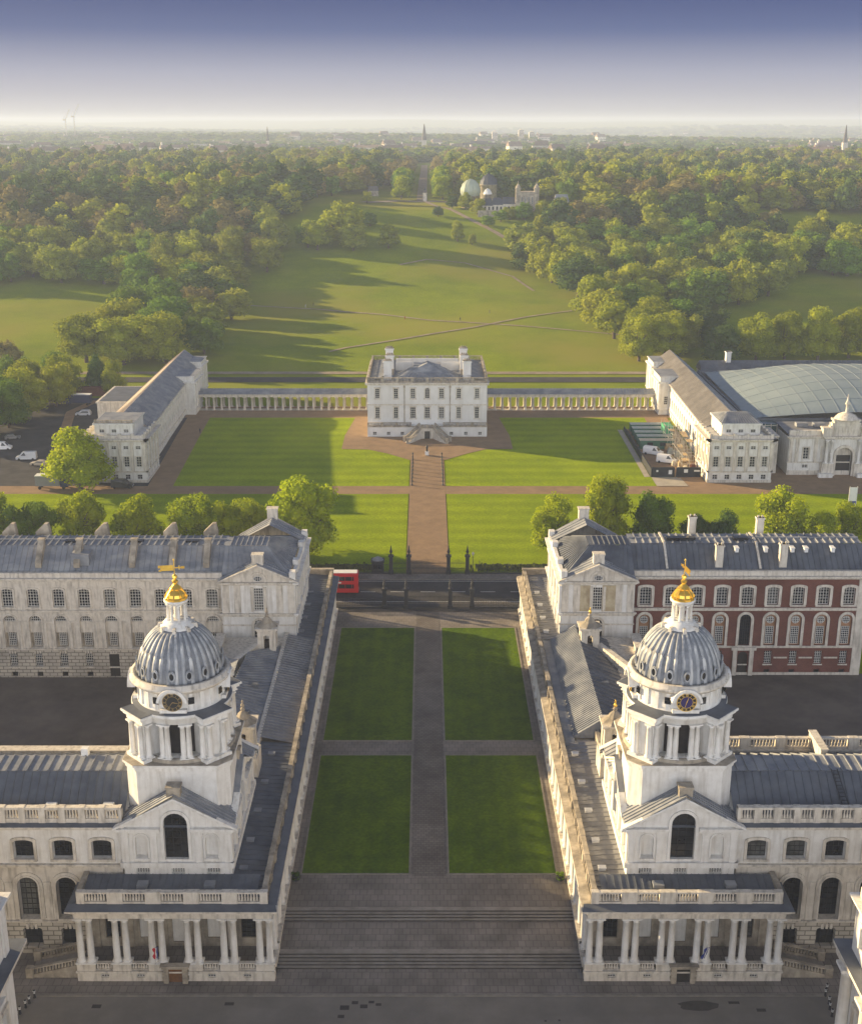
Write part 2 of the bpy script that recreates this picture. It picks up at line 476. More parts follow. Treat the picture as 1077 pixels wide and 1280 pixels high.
mb = MB()
nx = len(XS)
stepz = {119.0: 0.0, 120.6: 0.8, 127: 0.8}
for j, b in enumerate(YS):
    for i, a in enumerate(XS):
        zz = HT[j][i] - 0.12
        mb.v.append((a, b, zz - (0.6 if 100 < b < 130 else 0)))
for j in range(len(YS) - 1):
    for i in range(nx - 1):
        mb.f.append([j * nx + i, j * nx + i + 1, (j + 1) * nx + i + 1, (j + 1) * nx + i]); mb.m.append(0); mb.sm.append(True)
tag(mb.build('ground', M['park']), kind='structure')


def sheet(name, poly_or_rect, mt, dz=0.0, z=None, label=None):
    """flat sheet following the terrain profile between y0 and y1: (x0a,x1a) at y0, (x0b,x1b) at y1"""
    x0a, x1a, x0b, x1b, y0, y1 = poly_or_rect
    ys = sorted(set([y0, y1] + [p[0] for p in GP if y0 < p[0] < y1]))
    m = MB()
    for a, b in zip(ys, ys[1:]):
        def X(t, e):
            k = (t - y0) / (y1 - y0)
            return (x0a + (x0b - x0a) * k) if e == 0 else (x1a + (x1b - x1a) * k)
        za, zb = (g1(a) + dz, g1(b) + dz) if z is None else (z, z)
        m.face([(X(a, 0), a, za), (X(a, 1), a, za), (X(b, 1), b, zb), (X(b, 0), b, zb)])
    o = m.build(name, mt)
    return tag(o, kind='structure')


def ribbon(name, pts, width, mt, dz=0.1):
    m = MB()
    P = []
    for (a, b) in zip(pts, pts[1:]):
        n = max(1, int(math.hypot(b[0] - a[0], b[1] - a[1]) / 4))
        for k in range(n): P.append((a[0] + (b[0] - a[0]) * k / n, a[1] + (b[1] - a[1]) * k / n))
    P.append(pts[-1])
    L_ = []
    for i, p in enumerate(P):
        q0 = P[max(0, i - 1)]; q1 = P[min(len(P) - 1, i + 1)]
        dx, dy = q1[0] - q0[0], q1[1] - q0[1]; l = math.hypot(dx, dy) or 1
        nx_, ny_ = -dy / l * width / 2, dx / l * width / 2
        a = (p[0] + nx_, p[1] + ny_); b = (p[0] - nx_, p[1] - ny_)
        L_.append(((a[0], a[1], hz(*a) + dz), (b[0], b[1], hz(*b) + dz)))
    for (a, b), (c, d) in zip(L_, L_[1:]): m.face([b, d, c, a])
    return tag(m.build(name, mt), kind='structure')


# dark patches, drains and a damp stain in the street
for (x_, y_, a_, b_) in ((-9.3, 112.6, .5, .35), (-8.2, 113.4, .35, .25), (-7.2, 112.8, .4, .3), (-6.4, 113.5, .3, .2), (-9.6, 111.2, .35, .25), (-5.6, 113.1, .3, .2), (-14.6, 109.0, .3, .25), (33.5, 113.4, .6, .2), (36.2, 112.2, .5, .25), (-36.5, 112.8, .5, .3), (-22.0, 113.2, .5, .25), (12.5, 110.5, .12, .12), (14.0, 110.6, .12, .12)):
    k = MB(); k.box(x_ - a_, x_ + a_, y_ - b_, y_ + b_, -.2, 0.028)
    tag(k.build('street_patch', mat('patch', (0.05, 0.045, 0.04), 0.9)), kind='structure')
k = MB(); k.face([(29.5 + 2.2 * math.cos(t / 16 * 2 * PI) * (1 + .15 * math.sin(t * 2.1)), 112.9 + 0.85 * math.sin(t / 16 * 2 * PI), 0.027) for t in range(16)])
tag(k.build('damp_stain', mat('damp', (0.07, 0.062, 0.052), 0.7)), kind='structure')
# --- street and forecourt in front of the porticoes
sheet('street', (-140, 140, -140, 140, -60, 114.4), M['street'], z=0.02)
m = MB(); m.box(-140, 140, 114.4, 114.75, -0.3, 0.13); tag(m.build('kerb', M['kerb']), kind='structure')
m = MB(); m.face([(-58, 114.75, 0.08), (58, 114.75, 0.08), (58, 119, 0.08), (-58, 119, 0.08)])
m.face([(-58, 119, 0.078), (-39, 119, 0.078), (-39, 122.5, 0.078), (-58, 122.5, 0.078)])
m.face([(39, 119, 0.078), (58, 119, 0.078), (58, 122.5, 0.078), (39, 122.5, 0.078)])
tag(m.build('pavement', M['paving']), kind='structure')
# two flights of steps rising away from the viewer
m = MB()
def stair_flight(m, y0, z0, n, yend):
    for k in range(n):
        za, zb = z0 + 0.16 * k, z0 + 0.16 * (k + 1)
        ya = y0 + k * 0.42; yb = y0 + (k + 1) * 0.42 if k < n - 1 else yend
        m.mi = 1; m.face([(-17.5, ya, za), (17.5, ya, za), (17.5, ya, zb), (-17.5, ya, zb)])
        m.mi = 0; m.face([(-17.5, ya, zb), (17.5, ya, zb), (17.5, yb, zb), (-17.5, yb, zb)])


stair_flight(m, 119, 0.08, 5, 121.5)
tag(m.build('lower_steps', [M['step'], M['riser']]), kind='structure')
m = MB(); m.face([(-17.5, 121.5, 0.88), (17.5, 121.5, 0.88), (17.5, 126.7, 0.88), (-17.5, 126.7, 0.88)])
tag(m.build('landing', M['paving']), kind='structure')
m = MB()
stair_flight(m, 126.7, 0.88, 4, 128.7)
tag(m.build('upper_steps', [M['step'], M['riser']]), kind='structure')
# courtyard paving between the colonnades
sheet('terrace_paving', (-17.5, 17.5, -17.5, 17.5, 128.7, 135.0), M['paving'], dz=0.02)
sheet('court_paving', (-17.5, 17.5, -17.5, 17.5, 135.0, 222.3), M['paving'], dz=0.0)
sheet('centre_path', (-2.15, 2.15, -2.15, 2.15, 135.0, 222.2), M['cobble'], dz=0.03)
for y0, y1 in ((135.4, 165.6), (170, 213.2)):
    for sx in (-1, 1):
        a, b = sorted((sx * 2.45, sx * 16.2))
        sheet('lawn', (a, b, a, b, y0, y1), M['lawn'], dz=0.07)
        k = MB()
        for (p, q) in (((a, y0), (b, y0)), ((a, y1), (b, y1)), ((a, y0), (a, y1)), ((b, y0), (b, y1))):
            k.bar((p[0], p[1], g1(p[1]) + 0.04), (q[0], q[1], g1(q[1]) + 0.04), 0.22, 0.14)
        tag(k.build('lawn_kerb', M['kerb']), kind='structure')
# inner courts either side
for sx in (-1, 1):
    a, b = sorted((sx * 30, sx * 140))
    sheet('court_surface', (a, b, a, b, 136, 193.6), M['court'], dz=0.05)
# the road crossing behind the court
sheet('road', (-260, 260, -260, 260, 225.2, 239.4), M['tarmac'], dz=0.02)
sheet('road_pavement', (-260, 260, -260, 260, 221.0, 225.0), M['tarmac'], dz=0.1)
sheet('road_pavement', (-260, 260, -260, 260, 237.6, 240.6), M['paving'], dz=0.12)
m = MB()
for yy in (225.0, 237.4): m.box(-260, 260, yy, yy + 0.2, 2.3, g1(yy) + 0.13)
tag(m.build('road_kerb', M['kerb']), kind='structure')
m = MB()
for k in range(-20, 21):
    m.box(k * 6.0 - 1.5, k * 6.0 + 1.5, 231.0, 231.14, 2.5, g1(231) + 0.03)
m.box(-200, 200, 236.7, 236.82, 2.5, g1(236.8) + 0.03)
m.box(-200, 200, 226.0, 226.12, 2.5, g1(226) + 0.03)
tag(m.build('road_markings', M['white']), kind='structure')
# front lawns of the white house
for sx in (-1, 1):
    a, b = sorted((sx * 4.7, sx * 68)); c, d = sorted((sx * 4.7, sx * 120))
    sheet('front_lawn', (min(sx * 4.7, sx * 130), max(sx * 4.7, sx * 130), min(sx * 4.7, sx * 130), max(sx * 4.7, sx * 130), 241.5, 294.7), M['lawn2'], dz=0.02)
    sheet('house_lawn', (min(sx * 4.7, sx * 64.6), max(sx * 4.7, sx * 64.6), min(sx * 4.7, sx * 67), max(sx * 4.7, sx * 67), 301.2, 372.5), M['lawn2'], dz=0.02)
sheet('gravel_walk', (-4.5, 4.5, -4.5, 4.5, 240.4, 328), M['gravel'], dz=0.05)
sheet('cross_walk', (-130, 130, -130, 130, 294.7, 301.2), M['gravel'], dz=0.03)
m = MB()
ft = [(-24, 335.6), (-16.6, 335.2), (-11, 331), (-4.8, 324.6), (4.8, 324.6), (11, 331), (16.3, 335.4), (24, 335.6), (24, 374), (-24, 374)]
m.face([(a, b, g1(b) + 0.07) for a, b in ft])
m = MB(); f1 = [(-24, 335.6), (-16.6, 335.2), (-11, 331), (-4.8, 324.6), (4.8, 324.6), (11, 331), (16.3, 335.4), (24, 335.6), (24, 350), (-24, 350)]; f2 = [(-24, 350), (24, 350), (22, 374), (-22, 374)]
for f_ in (f1, f2): m.face([(a, b, g1(b) + 0.09 if b > 330 or b < 325 else g1(b) + 0.09) for a, b in f_])
tag(m.build('gravel_forecourt', M['gravel']), kind='structure')
m = MB()
for k, (a, b) in enumerate(zip([-24, -16.6, -11, -4.8], [-16.6, -11, -4.8, 4.8])): pass
sheet('terrace_walk', (-75, 75, -75, 75, 372.5, 388), M['gravel'], dz=0.04)
for sx in (-1, 1):
    a, b = sorted((sx * 64.6, sx * 71)); c, d = sorted((sx * 67, sx * 74))
    sheet('side_walk', (a, b, c, d, 301.2, 372.5), M['gravel'], dz=0.03)
# drive and car park left, museum forecourt right
sheet('car_park', (-260, -86, -260, -90, 301.2, 400), M['tarmac'], dz=0.02)
sheet('car_park', (-86, -71, -90, -74, 301.2, 395), M['tarmac'], dz=0.015)
sheet('compound_ground', (58.3, 73, 58.3, 74, 309, 358), M['gravel'], dz=0.06)
sheet('museum_forecourt', (71, 180, 71, 180, 296, 305), M['gravel'], dz=0.035)
sheet('museum_forecourt', (88, 180, 88, 180, 305, 322), M['gravel'], dz=0.035)
# lane behind the house
sheet('sunken_lane', (-420, 420, -420, 420, 425.5, 434), M['tarmac'], dz=0.06)
sheet('park_edge_path', (-420, 420, -420, 420, 439.5, 444), M['path'], dz=0.05)
# ---------------------------------------------------------------- wall kit
def outline(kind, w, h, n=10):
    """ccw outline of an opening, centred on x = 0, foot at z = 0"""
    if kind == 'rect': return [(-w / 2, 0), (w / 2, 0), (w / 2, h), (-w / 2, h)]
    if kind == 'oval': return [(w / 2 * math.cos(2 * PI * k / 16), h / 2 + h / 2 * math.sin(2 * PI * k / 16)) for k in range(16)]
    if kind == 'arch': r, rise = w / 2, w / 2
    else: rise = w * 0.16
    p = [(-w / 2, 0), (w / 2, 0)]
    for k in range(n + 1):
        a = PI * k / n
        p.append((w / 2 * math.cos(a), h - rise + rise * math.sin(a)))
    return p


class Wall:
    """a vertical wall plane: u along, v into the wall, z up"""
    nb = 0

    def __init__(s, ox, oy, ang):
        s.ox, s.oy, s.ang = ox, oy, ang
        s.c, s.s = math.cos(ang), math.sin(ang)

    def p(s, u, v, z): return (s.ox + u * s.c - v * s.s, s.oy + u * s.s + v * s.c, z)

    def poly(s, mb, pts, v):
        mb.face([s.p(u, v, z) for u, z in pts])

    def facade(s, mb, u0, u1, z0, z1, holes, depth=0.45, v=0.0, outer=None):
        """holes: (kind, centre u, foot z, w, h)"""
        outer = outer or [(u0, z0), (u1, z0), (u1, z1), (u0, z1)]
        loops = [[Vector((a, b, 0)) for a, b in outer]]
        for k, cu, fz, w_, h_ in holes:
            loops.append([Vector((cu + a, fz + b, 0)) for a, b in reversed(outline(k, w_, h_))])
        tris = tessellate_polygon(loops)
        fl = [q for l in loops for q in l]
        vs = [s.p(q.x, v, q.y) for q in fl]
        fs = []
        for t in tris:
            a, b, c = [fl[i] for i in t]
            cr = (b.x - a.x) * (c.y - a.y) - (b.y - a.y) * (c.x - a.x)
            if abs(cr) < 1e-9: continue
            fs.append(tuple(t) if cr > 0 else tuple(reversed(t)))
        mb.idx(vs, fs)
        for l in loops[1:]:
            n = len(l)
            for i in range(n):
                a, b = l[i], l[(i + 1) % n]
                mb.face([s.p(a.x, v, a.y), s.p(a.x, v + depth, a.y), s.p(b.x, v + depth, b.y), s.p(b.x, v, b.y)])

    def ubox(s, mb, u0, u1, v0, v1, z0, z1):
        i0 = len(mb.v)
        Wall.nb = (Wall.nb + 1) % 7; e = Wall.nb * 0.0017
        z0 -= e; z1 += e; v0 -= e
        if u0 > u1: u0, u1 = u1, u0
        u0 -= e; u1 += e
        mb.box(u0, u1, v0, v1, z0, z1)
        for i in range(i0, len(mb.v)):
            a, b, c = mb.v[i]; mb.v[i] = s.p(a, b, c)

    def ring(s, mb, kind, cu, fz, w_, h_, t=0.22, proud=0.14, foot=True):
        inn = outline(kind, w_, h_); out = outline(kind, w_ + 2 * t, h_ + t)
        if kind == 'oval': out = [(a, b - t / 2) for a, b in outline(kind, w_ + 2 * t, h_ + 2 * t)]; out = [(a, b - t / 2) for a, b in out]
        n = len(inn)
        rng = range(n) if (kind == 'oval') else range(1, n)
        for i in rng:
            j = (i + 1) % n
            a, b, c, d = inn[i], inn[j], out[j], out[i]
            P = lambda q, v: s.p(cu + q[0], v, fz + q[1])
            mb.face([P(a, -proud), P(d, -proud), P(c, -proud), P(b, -proud)])
            mb.face([P(d, -proud), P(d, 0), P(c, 0), P(c, -proud)])
            mb.face([P(a, 0), P(a, -proud), P(b, -proud), P(b, 0)])

    def rot(s): return s.ang


_wm = {}
WR_ = random.Random(9)


def window_mesh(kind, w_, h_, nx_, nz_, bar=0.05, glass='glass', fm='frame', sill=False):
    key = (kind, round(w_, 2), round(h_, 2), nx_, nz_, bar, glass, fm)
    if key in _wm: return _wm[key]
    m = MB(); W = Wall(0, 0, 0)
    W.poly(m, outline(kind, w_, h_), 0)
    g = m.mesh('window', M[glass])
    f = MB()
    t = bar * 1.4
    inn = outline(kind, w_ - 2 * t, h_ - 2 * t); out = outline(kind, w_, h_)
    inn = [(a, b + t) for a, b in inn]
    n = len(inn)
    for i in range(n):
        j = (i + 1) % n
        f.face([(inn[i][0], -0.05, inn[i][1]), (out[i][0], -0.05, out[i][1]), (out[j][0], -0.05, out[j][1]), (inn[j][0], -0.05, inn[j][1])])

    def top(x):
        if kind == 'rect': return h_
        if kind == 'arch': return h_ - w_ / 2 + math.sqrt(max(0, (w_ / 2) ** 2 - x * x))
        if kind == 'seg': return h_ - 0.16 * w_ + 0.16 * w_ * math.sqrt(max(0, 1 - (2 * x / w_) ** 2))
        return h_ / 2 + h_ / 2 * math.sqrt(max(0, 1 - (2 * x / w_) ** 2))

    def wid(z):
        if kind == 'arch' and z > h_ - w_ / 2: return math.sqrt(max(0, (w_ / 2) ** 2 - (z - h_ + w_ / 2) ** 2))
        if kind == 'oval': return w_ / 2 * math.sqrt(max(0, 1 - (2 * z / h_ - 1) ** 2))
        return w_ / 2
    for k in range(1, nx_):
        x_ = -w_ / 2 + w_ * k / nx_
        z0_ = 0 if kind != 'oval' else h_ - top(x_)
        f.box(x_ - bar / 2, x_ + bar / 2, -0.07, -0.01, z0_, top(x_))
    for k in range(1, nz_):
        z_ = h_ * k / nz_
        b_ = wid(z_)
        f.box(-b_, b_, -0.068, -0.012, z_ - bar / 2, z_ + bar / 2)
    fr = f.mesh('frame', M[fm])
    _wm[key] = (g, fr)
    return _wm[key]


def put_window(W, kind, cu, fz, w_, h_, parent, nx_=4, nz_=6, bar=0.06, depth=0.4, v=0.0, name='window', glass='glass', fm='frame', label=None):
    if glass == 'glass' and WR_.random() < 0.16: glass = 'glass_l'
    g, f = window_mesh(kind, w_, h_, nx_, nz_, bar, glass, fm)
    o = link(name, g, parent, W.p(cu, v + depth, fz), W.ang)
    if label: o['label'] = label
    c = bpy.data.objects.new('frame', f); col.objects.link(c); c.parent = o
    return o


_cm = {}


def column_mesh(h, r, mt='stone_w', seg=12, base=True, cap='doric'):
    key = (round(h, 2), r, mt, seg, cap)
    if key not in _cm:
        m = MB()
        m.box(-r * 1.45, r * 1.45, -r * 1.45, r * 1.45, 0, r * 0.5)
        prof = [(r * 1.35, r * 0.5), (r * 1.35, r * 0.85), (r * 1.05, r * 1.0), (r, r * 1.2), (r * 0.98, h * 0.4), (r * 0.84, h - r * 1.5), (r * 0.98, h - r * 1.45), (r * 0.86, h - r * 1.3)]
        if cap == 'doric': prof += [(r * 0.9, h - r * 0.9), (r * 1.25, h - r * 0.5)]
        else: prof += [(r * 0.95, h - r * 1.2), (r * 1.1, h - r * 0.9), (r * 1.0, h - r * 0.85), (r * 1.35, h - r * 0.4)]
        m.lathe(0, 0, prof, seg)
        m.box(-r * 1.35, r * 1.35, -r * 1.35, r * 1.35, h - r * 0.5, h)
        _cm[key] = m.mesh('column', M[mt])
    return _cm[key]


def put_column(x_, y_, z_, h, r, parent, mt='stone_w', rz=0, seg=12, cap='doric'):
    return link('column', column_mesh(h, r, mt, seg, cap=cap), parent, (x_, y_, z_), rz)


def balustrade(mb, a, b, z0, h=1.3, bay=4.0, pier=1.5, thick=0.45, sp=0.36, z1=None, endp=True, fine=True):
    """a, b in plan; z0 foot height (z1 at b)"""
    a = Vector((a[0], a[1])); b = Vector((b[0], b[1]))
    L_ = (b - a).length; d = (b - a) / L_
    z1 = z0 if z1 is None else z1
    W = Wall(a.x, a.y, math.atan2(d.y, d.x))
    n = max(1, round(L_ / bay))
    bl = L_ / n
    zz = lambda u: z0 + (z1 - z0) * u / L_
    i0 = len(mb.v)

    def slab(u0, u1, v0, v1, lo, hi):
        mb.idx([W.p(u0, v0, zz(u0) + lo), W.p(u1, v0, zz(u1) + lo), W.p(u1, v1, zz(u1) + lo), W.p(u0, v1, zz(u0) + lo),
                W.p(u0, v0, zz(u0) + hi), W.p(u1, v0, zz(u1) + hi), W.p(u1, v1, zz(u1) + hi), W.p(u0, v1, zz(u0) + hi)],
               [(0, 3, 2, 1), (4, 5, 6, 7), (0, 1, 5, 4), (1, 2, 6, 5), (2, 3, 7, 6), (3, 0, 4, 7)])
    t = thick / 2
    slab(0, L_, -t, t, 0, h * 0.14)
    slab(0, L_, -t - 0.04, t + 0.04, h * 0.87, h)
    for k in range(n + 1):
        c0 = k * bl - pier / 2; c1 = k * bl + pier / 2
        c0 = max(0, c0); c1 = min(L_, c1)
        if k in (0, n) and not endp: continue
        slab(c0, c1, -t - 0.07, t + 0.07, 0.0, h + 0.04)
        if k < n:
            s0 = k * bl + pier / 2 + sp * 0.5; s1 = (k + 1) * bl - pier / 2
            u = s0
            while u < s1 - sp * 0.3:
                r = 0.1
                for (lo, hi, r0) in ((h * 0.18, h * 0.5, 0.105), (h * 0.5, h * 0.82, 0.07)):
                    slab(u - r0, u + r0, -r0, r0, lo, hi)
                u += sp


def lead_roof(mb, p00, p10, p11, p01, n, roll=0.09, wdt=0.09, thick=0.0):
    """sheet with raised rolls running from the p00-p10 edge up to the p01-p11 edge"""
    p00, p10, p11, p01 = [Vector(p) for p in (p00, p10, p11, p01)]
    mb.face([p00, p10, p11, p01])
    nrm = (p10 - p00).cross(p01 - p00).normalized()
    if nrm.z < 0: nrm = -nrm
    for k in range(1, n):
        t = k / n
        a = p00.lerp(p10, t); b = p01.lerp(p11, t)
        d = (b - a)
        if d.length < 0.1: continue
        x_ = d.normalized().cross(nrm) * wdt / 2
        hgt = nrm * roll
        mb.idx([a - x_, a + x_, b + x_, b - x_, a - x_ + hgt, a + x_ + hgt, b + x_ + hgt, b - x_ + hgt],
               [(4, 5, 6, 7), (0, 1, 5, 4), (1, 2, 6, 5), (2, 3, 7, 6), (3, 0, 4, 7)])


def cornice(mb, W, u0, u1, z, h=0.6, proud=0.6, v=0.0, ends=True, back=0.3):
    """stepped moulding along a wall"""
    k = 3
    for i in range(k):
        p = proud * (i + 1) / k
        e = p if ends else 0
        W.ubox(mb, u0 - e, u1 + e, v - p, v + back, z + h * i / k, z + h * (i + 1) / k)


def pediment(mb, W, cu, hw, z, rise, v=0.0, proud=0.5, thick=0.45, window=None, depth=0.6):
    """gable triangle with raking mouldings on a wall"""
    hole = []
    tri = [(cu - hw, z), (cu + hw, z), (cu, z + rise)]
    if window: hole = [window]
    W.facade(mb, 0, 0, 0, 0, hole, outer=tri, v=v + 0.0)
    sl = math.atan2(rise, hw)
    for sgn in (-1, 1):
        a = (cu + sgn * (hw + 0.5), z - 0.5 * math.tan(sl)); b = (cu, z + rise)
        th = thick / math.cos(sl)
        for pr, z0_, z1_ in ((proud, th * 0.45, th), (proud * 0.55, 0, th * 0.45)):
            pts = [(a[0], a[1] + z0_), (b[0], b[1] + z0_), (b[0], b[1] + z1_), (a[0], a[1] + z1_)]
            if sgn > 0: pts = pts[::-1]
            f = [W.p(u, v - pr, q) for u, q in pts]; g = [W.p(u, v + depth, q) for u, q in pts]
            mb.face(f)
            mb.face([f[3], f[2], g[2], g[3]] if sgn < 0 else [f[1], f[0], g[0], g[1]])
            mb.face([f[0], g[0], g[1], f[1]] if sgn < 0 else [f[2], f[3], g[3], g[2]])
            mb.face([f[0], f[3], g[3], g[0]] if sgn < 0 else [f[3], g[3], g[0], f[0]])


def urn(mb, x_, y_, z_, s=1.0):
    mb.lathe(x_, y_, [(0.28 * s, z_), (0.28 * s, z_ + 0.12 * s), (0.1 * s, z_ + 0.25 * s), (0.34 * s, z_ + 0.75 * s), (0.22 * s, z_ + 0.95 * s), (0.12 * s, z_ + 1.1 * s), (0.16 * s, z_ + 1.25 * s), (0.02 * s, z_ + 1.5 * s)], 8)


# ================================================================ the domed corner buildings
SIDE = {-1: 'left', 1: 'right'}
TXT = {-1: dict(court='pale all stone court', clock='small gold numbered clock, beside the dusky stone court'), 1: dict()}
DL = {-1: 'left domed clock tower, pale stone with a broad flag shaped gold vane',
      1: 'right domed clock tower with blue centred clock dial, before the red brick range'}


def domed_tower(sx):
    cx, cy = sx * 28.5, 129.6
    T = thing('domed_tower', (cx, cy, 0), DL[sx], 'clock tower', 'pair of domed clock towers')
    # ---- vestibule block with four gables
    x0, x1, y0, y1 = cx - 6.1, cx + 6.1, 121.5, 139.6
    m = MB(); win = []; niche = []
    sides = [(Wall(x0, y0, 0), x1 - x0, 'f'), (Wall(x1, y0, PI / 2), y1 - y0, 's'), (Wall(x0, y1, -PI / 2), y1 - y0, 's'), (Wall(x1, y1, PI), x1 - x0, 'b')]
    for W, L_, kd in sides:
        c = L_ / 2
        holes = [('arch', c, 12.9, 2.7, 5.9)]
        if kd == 'f':
            holes += [('rect', c + q * 4.0, 10.9 + 0.02, 1.5, 0.95) for q in (-1, 0, 1)]
            nn = (-3.95, 3.95)
        else:
            nn = (-6.4, -3.95, 3.95, 6.4) if kd == 's' else (-3.95, 3.95)
        for q in nn: holes.append(('arch', c + q, 13.1, 1.35, 3.0))
        W.facade(m, 0, L_, 0, 17.0 if kd != 'f' else 17.0, [h for h in holes if h[0] != 'arch' or h[3] < 2], depth=0.5)
    m2 = MB()
    for W, L_, kd in sides:
        c = L_ / 2
    m = MB()
    for W, L_, kd in sides:
        c = L_ / 2
        hw = 6.1
        top = [(0, 0), (L_, 0), (L_, 17.0)]
        top += [(c + hw, 17.0)] if L_ > 12.3 else []
        top += [(c, 20.35)]
        top += [(c - hw, 17.0)] if L_ > 12.3 else []
        top += [(0, 17.0)]
        holes = [('arch', c, 12.9, 2.7, 6.0)]
        nn = (-3.95, 3.95) if kd != 's' else (-7.2, -3.95, 3.95, 7.2)
        for q in nn: holes.append(('arch', c + q, 13.2, 1.4, 2.9))
        if kd == 'f': holes += [('rect', c + q * 4.0, 11.0, 1.5, 0.9) for q in (-1, 0, 1)]
        W.facade(m, 0, 0, 0, 0, holes, depth=0.55, outer=top)
        # orders and mouldings
        for u in ([0.35, c - 2.55, c + 2.55, L_ - 0.35] + ([c - 5.5, c + 5.5] if kd == 's' else [])):
            W.ubox(m, u - 0.38, u + 0.38, -0.16, 0.05, 12.6, 16.3)
            W.ubox(m, u - 0.46, u + 0.46, -0.22, 0.05, 16.1, 16.4)
        W.ubox(m, -0.25, L_ + 0.25, -0.35, 0.1, 11.95, 12.6)
        for (a, b) in ((-0.3, c - 1.75), (c + 1.75, L_ + 0.3)):
            W.ubox(m, a, b, -0.22, 0.05, 16.4, 16.75)
            W.ubox(m, a - (0.3 if a < 0 else 0), b + (0.3 if b > L_ else 0), -0.5, 0.1, 16.75, 17.05)
        W.ring(m, 'arch', c, 12.9, 2.7, 6.0, 0.35, 0.2)
        for q in nn:
            W.ring(m, 'arch', c + q, 13.2, 1.4, 2.9, 0.2, 0.12)
            W.ubox(m, c + q - 0.7, c + q + 0.7, 0.5, 0.56, 13.2, 16.2)
            # rounded sill shell under each niche
            W.ubox(m, c + q - 0.75, c + q + 0.75, -0.3, 0.02, 12.95, 13.18)
        pr = MB()
        for sgn in (-1, 1):
            sl = math.atan2(3.35, hw)
            a = (c + sgn * (hw + 0.9), 17.0 - 0.9 * math.tan(sl) + 0.3); b = (c, 20.35 + 0.3)
            for pr_, lo, hi in ((0.55, 0.05, 0.3), (0.25, -0.35, 0.05)):
                pts = [(a[0], a[1] + lo), (b[0], b[1] + lo), (b[0], b[1] + hi), (a[0], a[1] + hi)]
                if sgn > 0: pts = pts[::-1]
                f = [W.p(u, -pr_, q) for u, q in pts]; g = [W.p(u, 0.25, q) for u, q in pts]
                m.face(f)
                for i in range(4):
                    j = (i + 1) % 4
                    m.face([f[i], g[i], g[j], f[j]])
        put = [(('arch', c, 12.9, 2.7, 6.0), 4, 8)]
        if kd in 'fs': put_window(W, 'arch', c, 12.9, 2.7, 6.0, T, 3, 7, 0.05, 0.5, fm='black', name='arched_window')
        if kd == 'f':
            for q in (-1, 0, 1): put_window(W, 'rect', c + q * 4.0, 11.0, 1.5, 0.9, T, 5, 3, 0.07, 0.35)
    m.build('gabled_block', M['stone_w'], T)
    # roofs of the block: two crossing ridges, all in rolled lead
    m = MB()
    ze, zr = 17.25, 21.3
    yc = (y0 + y1) / 2
    ov = 0.3
    for s_ in (-1, 1):
        xe = cx + s_ * 6.5
        for (ya, yb) in ((y0 - 0.5, cy - 4.4), (y1 + 0.5, cy + 4.4)):
            lead_roof(m, (xe, ya, ze), (xe, yb, ze), (cx, yb, zr), (cx, ya, zr), 7, 0.1, 0.12)
    for s_ in (-1, 1):
        xa = cx + s_ * 6.6; xb = cx + s_ * 4.4
        for (ye, hw) in ((yc - 6.4, 1), (yc + 6.4, 1)):
            lead_roof(m, (xa, ye, ze), (xb, ye, ze), (xb, yc, zr), (xa, yc, zr), 3, 0.1, 0.12)
    m.face([(x0, y0, 17.0), (x1, y0, 17.0), (x1, y1, 17.0), (x0, y1, 17.0)])
    m.build('block_roof', M['lead'], T)
    m = MB()
    for (px, py) in ((cx, y0 + 0.5), (cx + sx * -5.4, yc), (cx - sx * -5.4, yc)):
        m.mark()
        m.box(px - 0.75, px + 0.75, py - 0.6, py + 0.6, 20.4, 22.0)
        m.box(px - 0.85, px + 0.85, py - 0.7, py + 0.7, 21.9, 22.15)
    m.build_split('gable_pedestal', M['stone_d'], T)
    # ---- chamfered base of the drum
    m = MB()

    def octo(h, c_): return [(cx - h + c_, cy - h), (cx + h - c_, cy - h), (cx + h, cy - h + c_), (cx + h, cy + h - c_), (cx + h - c_, cy + h), (cx - h + c_, cy + h), (cx - h, cy + h - c_), (cx - h, cy - h + c_)]
    m.prism(octo(5.85, 1.35), 16.9, 23.2)
    m.prism(octo(6.0, 1.4), 22.9, 23.25)
    m.prism(octo(6.1, 1.42), 23.25, 23.5)
    m.prism(octo(6.25, 1.46), 23.5, 23.7)
    m.build('drum_base', M['stone_w'], T)
    m = MB()
    pts = octo(6.2, 1.46)
    m.prism(pts, 23.704, 23.75)
    m.build('base_weathering', M['stone_d'], T)
    # ---- drum with open bays between paired columns and four diagonal buttresses
    m = MB(); m.cyl(cx, cy, 4.05, 23.7, 28.6, 24); m.build('drum_core', M['dark'], T)
    m = MB()
    for k in range(4):
        m.mark()
        a = PI / 4 + k * PI / 2
        i0 = len(m.v)
        m.box(3.6, 6.15, -1.2, 1.2, 24.1, 28.4)
        m.box(3.5, 6.75, -1.75, 1.75, 23.75, 24.15)
        m.box(3.5, 6.5, -1.6, 1.6, 28.4, 28.95)
        m.box(3.5, 6.75, -1.85, 1.85, 28.95, 29.25)
        m.box(3.5, 6.95, -2.05, 2.05, 29.25, 29.5)
        m.xf(i0, lambda p: (cx + p.x * math.cos(a) - p.y * math.sin(a), cy + p.x * math.sin(a) + p.y * math.cos(a), p.z))
    m.build_split('buttress', M['stone_w'], T)
    m = MB()
    for k in range(4):
        a = PI / 4 + k * PI / 2
        i0 = len(m.v)
        m.box(3.5, 6.85, -1.95, 1.95, 29.504, 29.56)
        m.xf(i0, lambda p: (cx + p.x * math.cos(a) - p.y * math.sin(a), cy + p.x * math.sin(a) + p.y * math.cos(a), p.z))
    m.lathe(cx, cy, [(5.7, 29.56), (5.1, 29.72)], 48, cap=False)
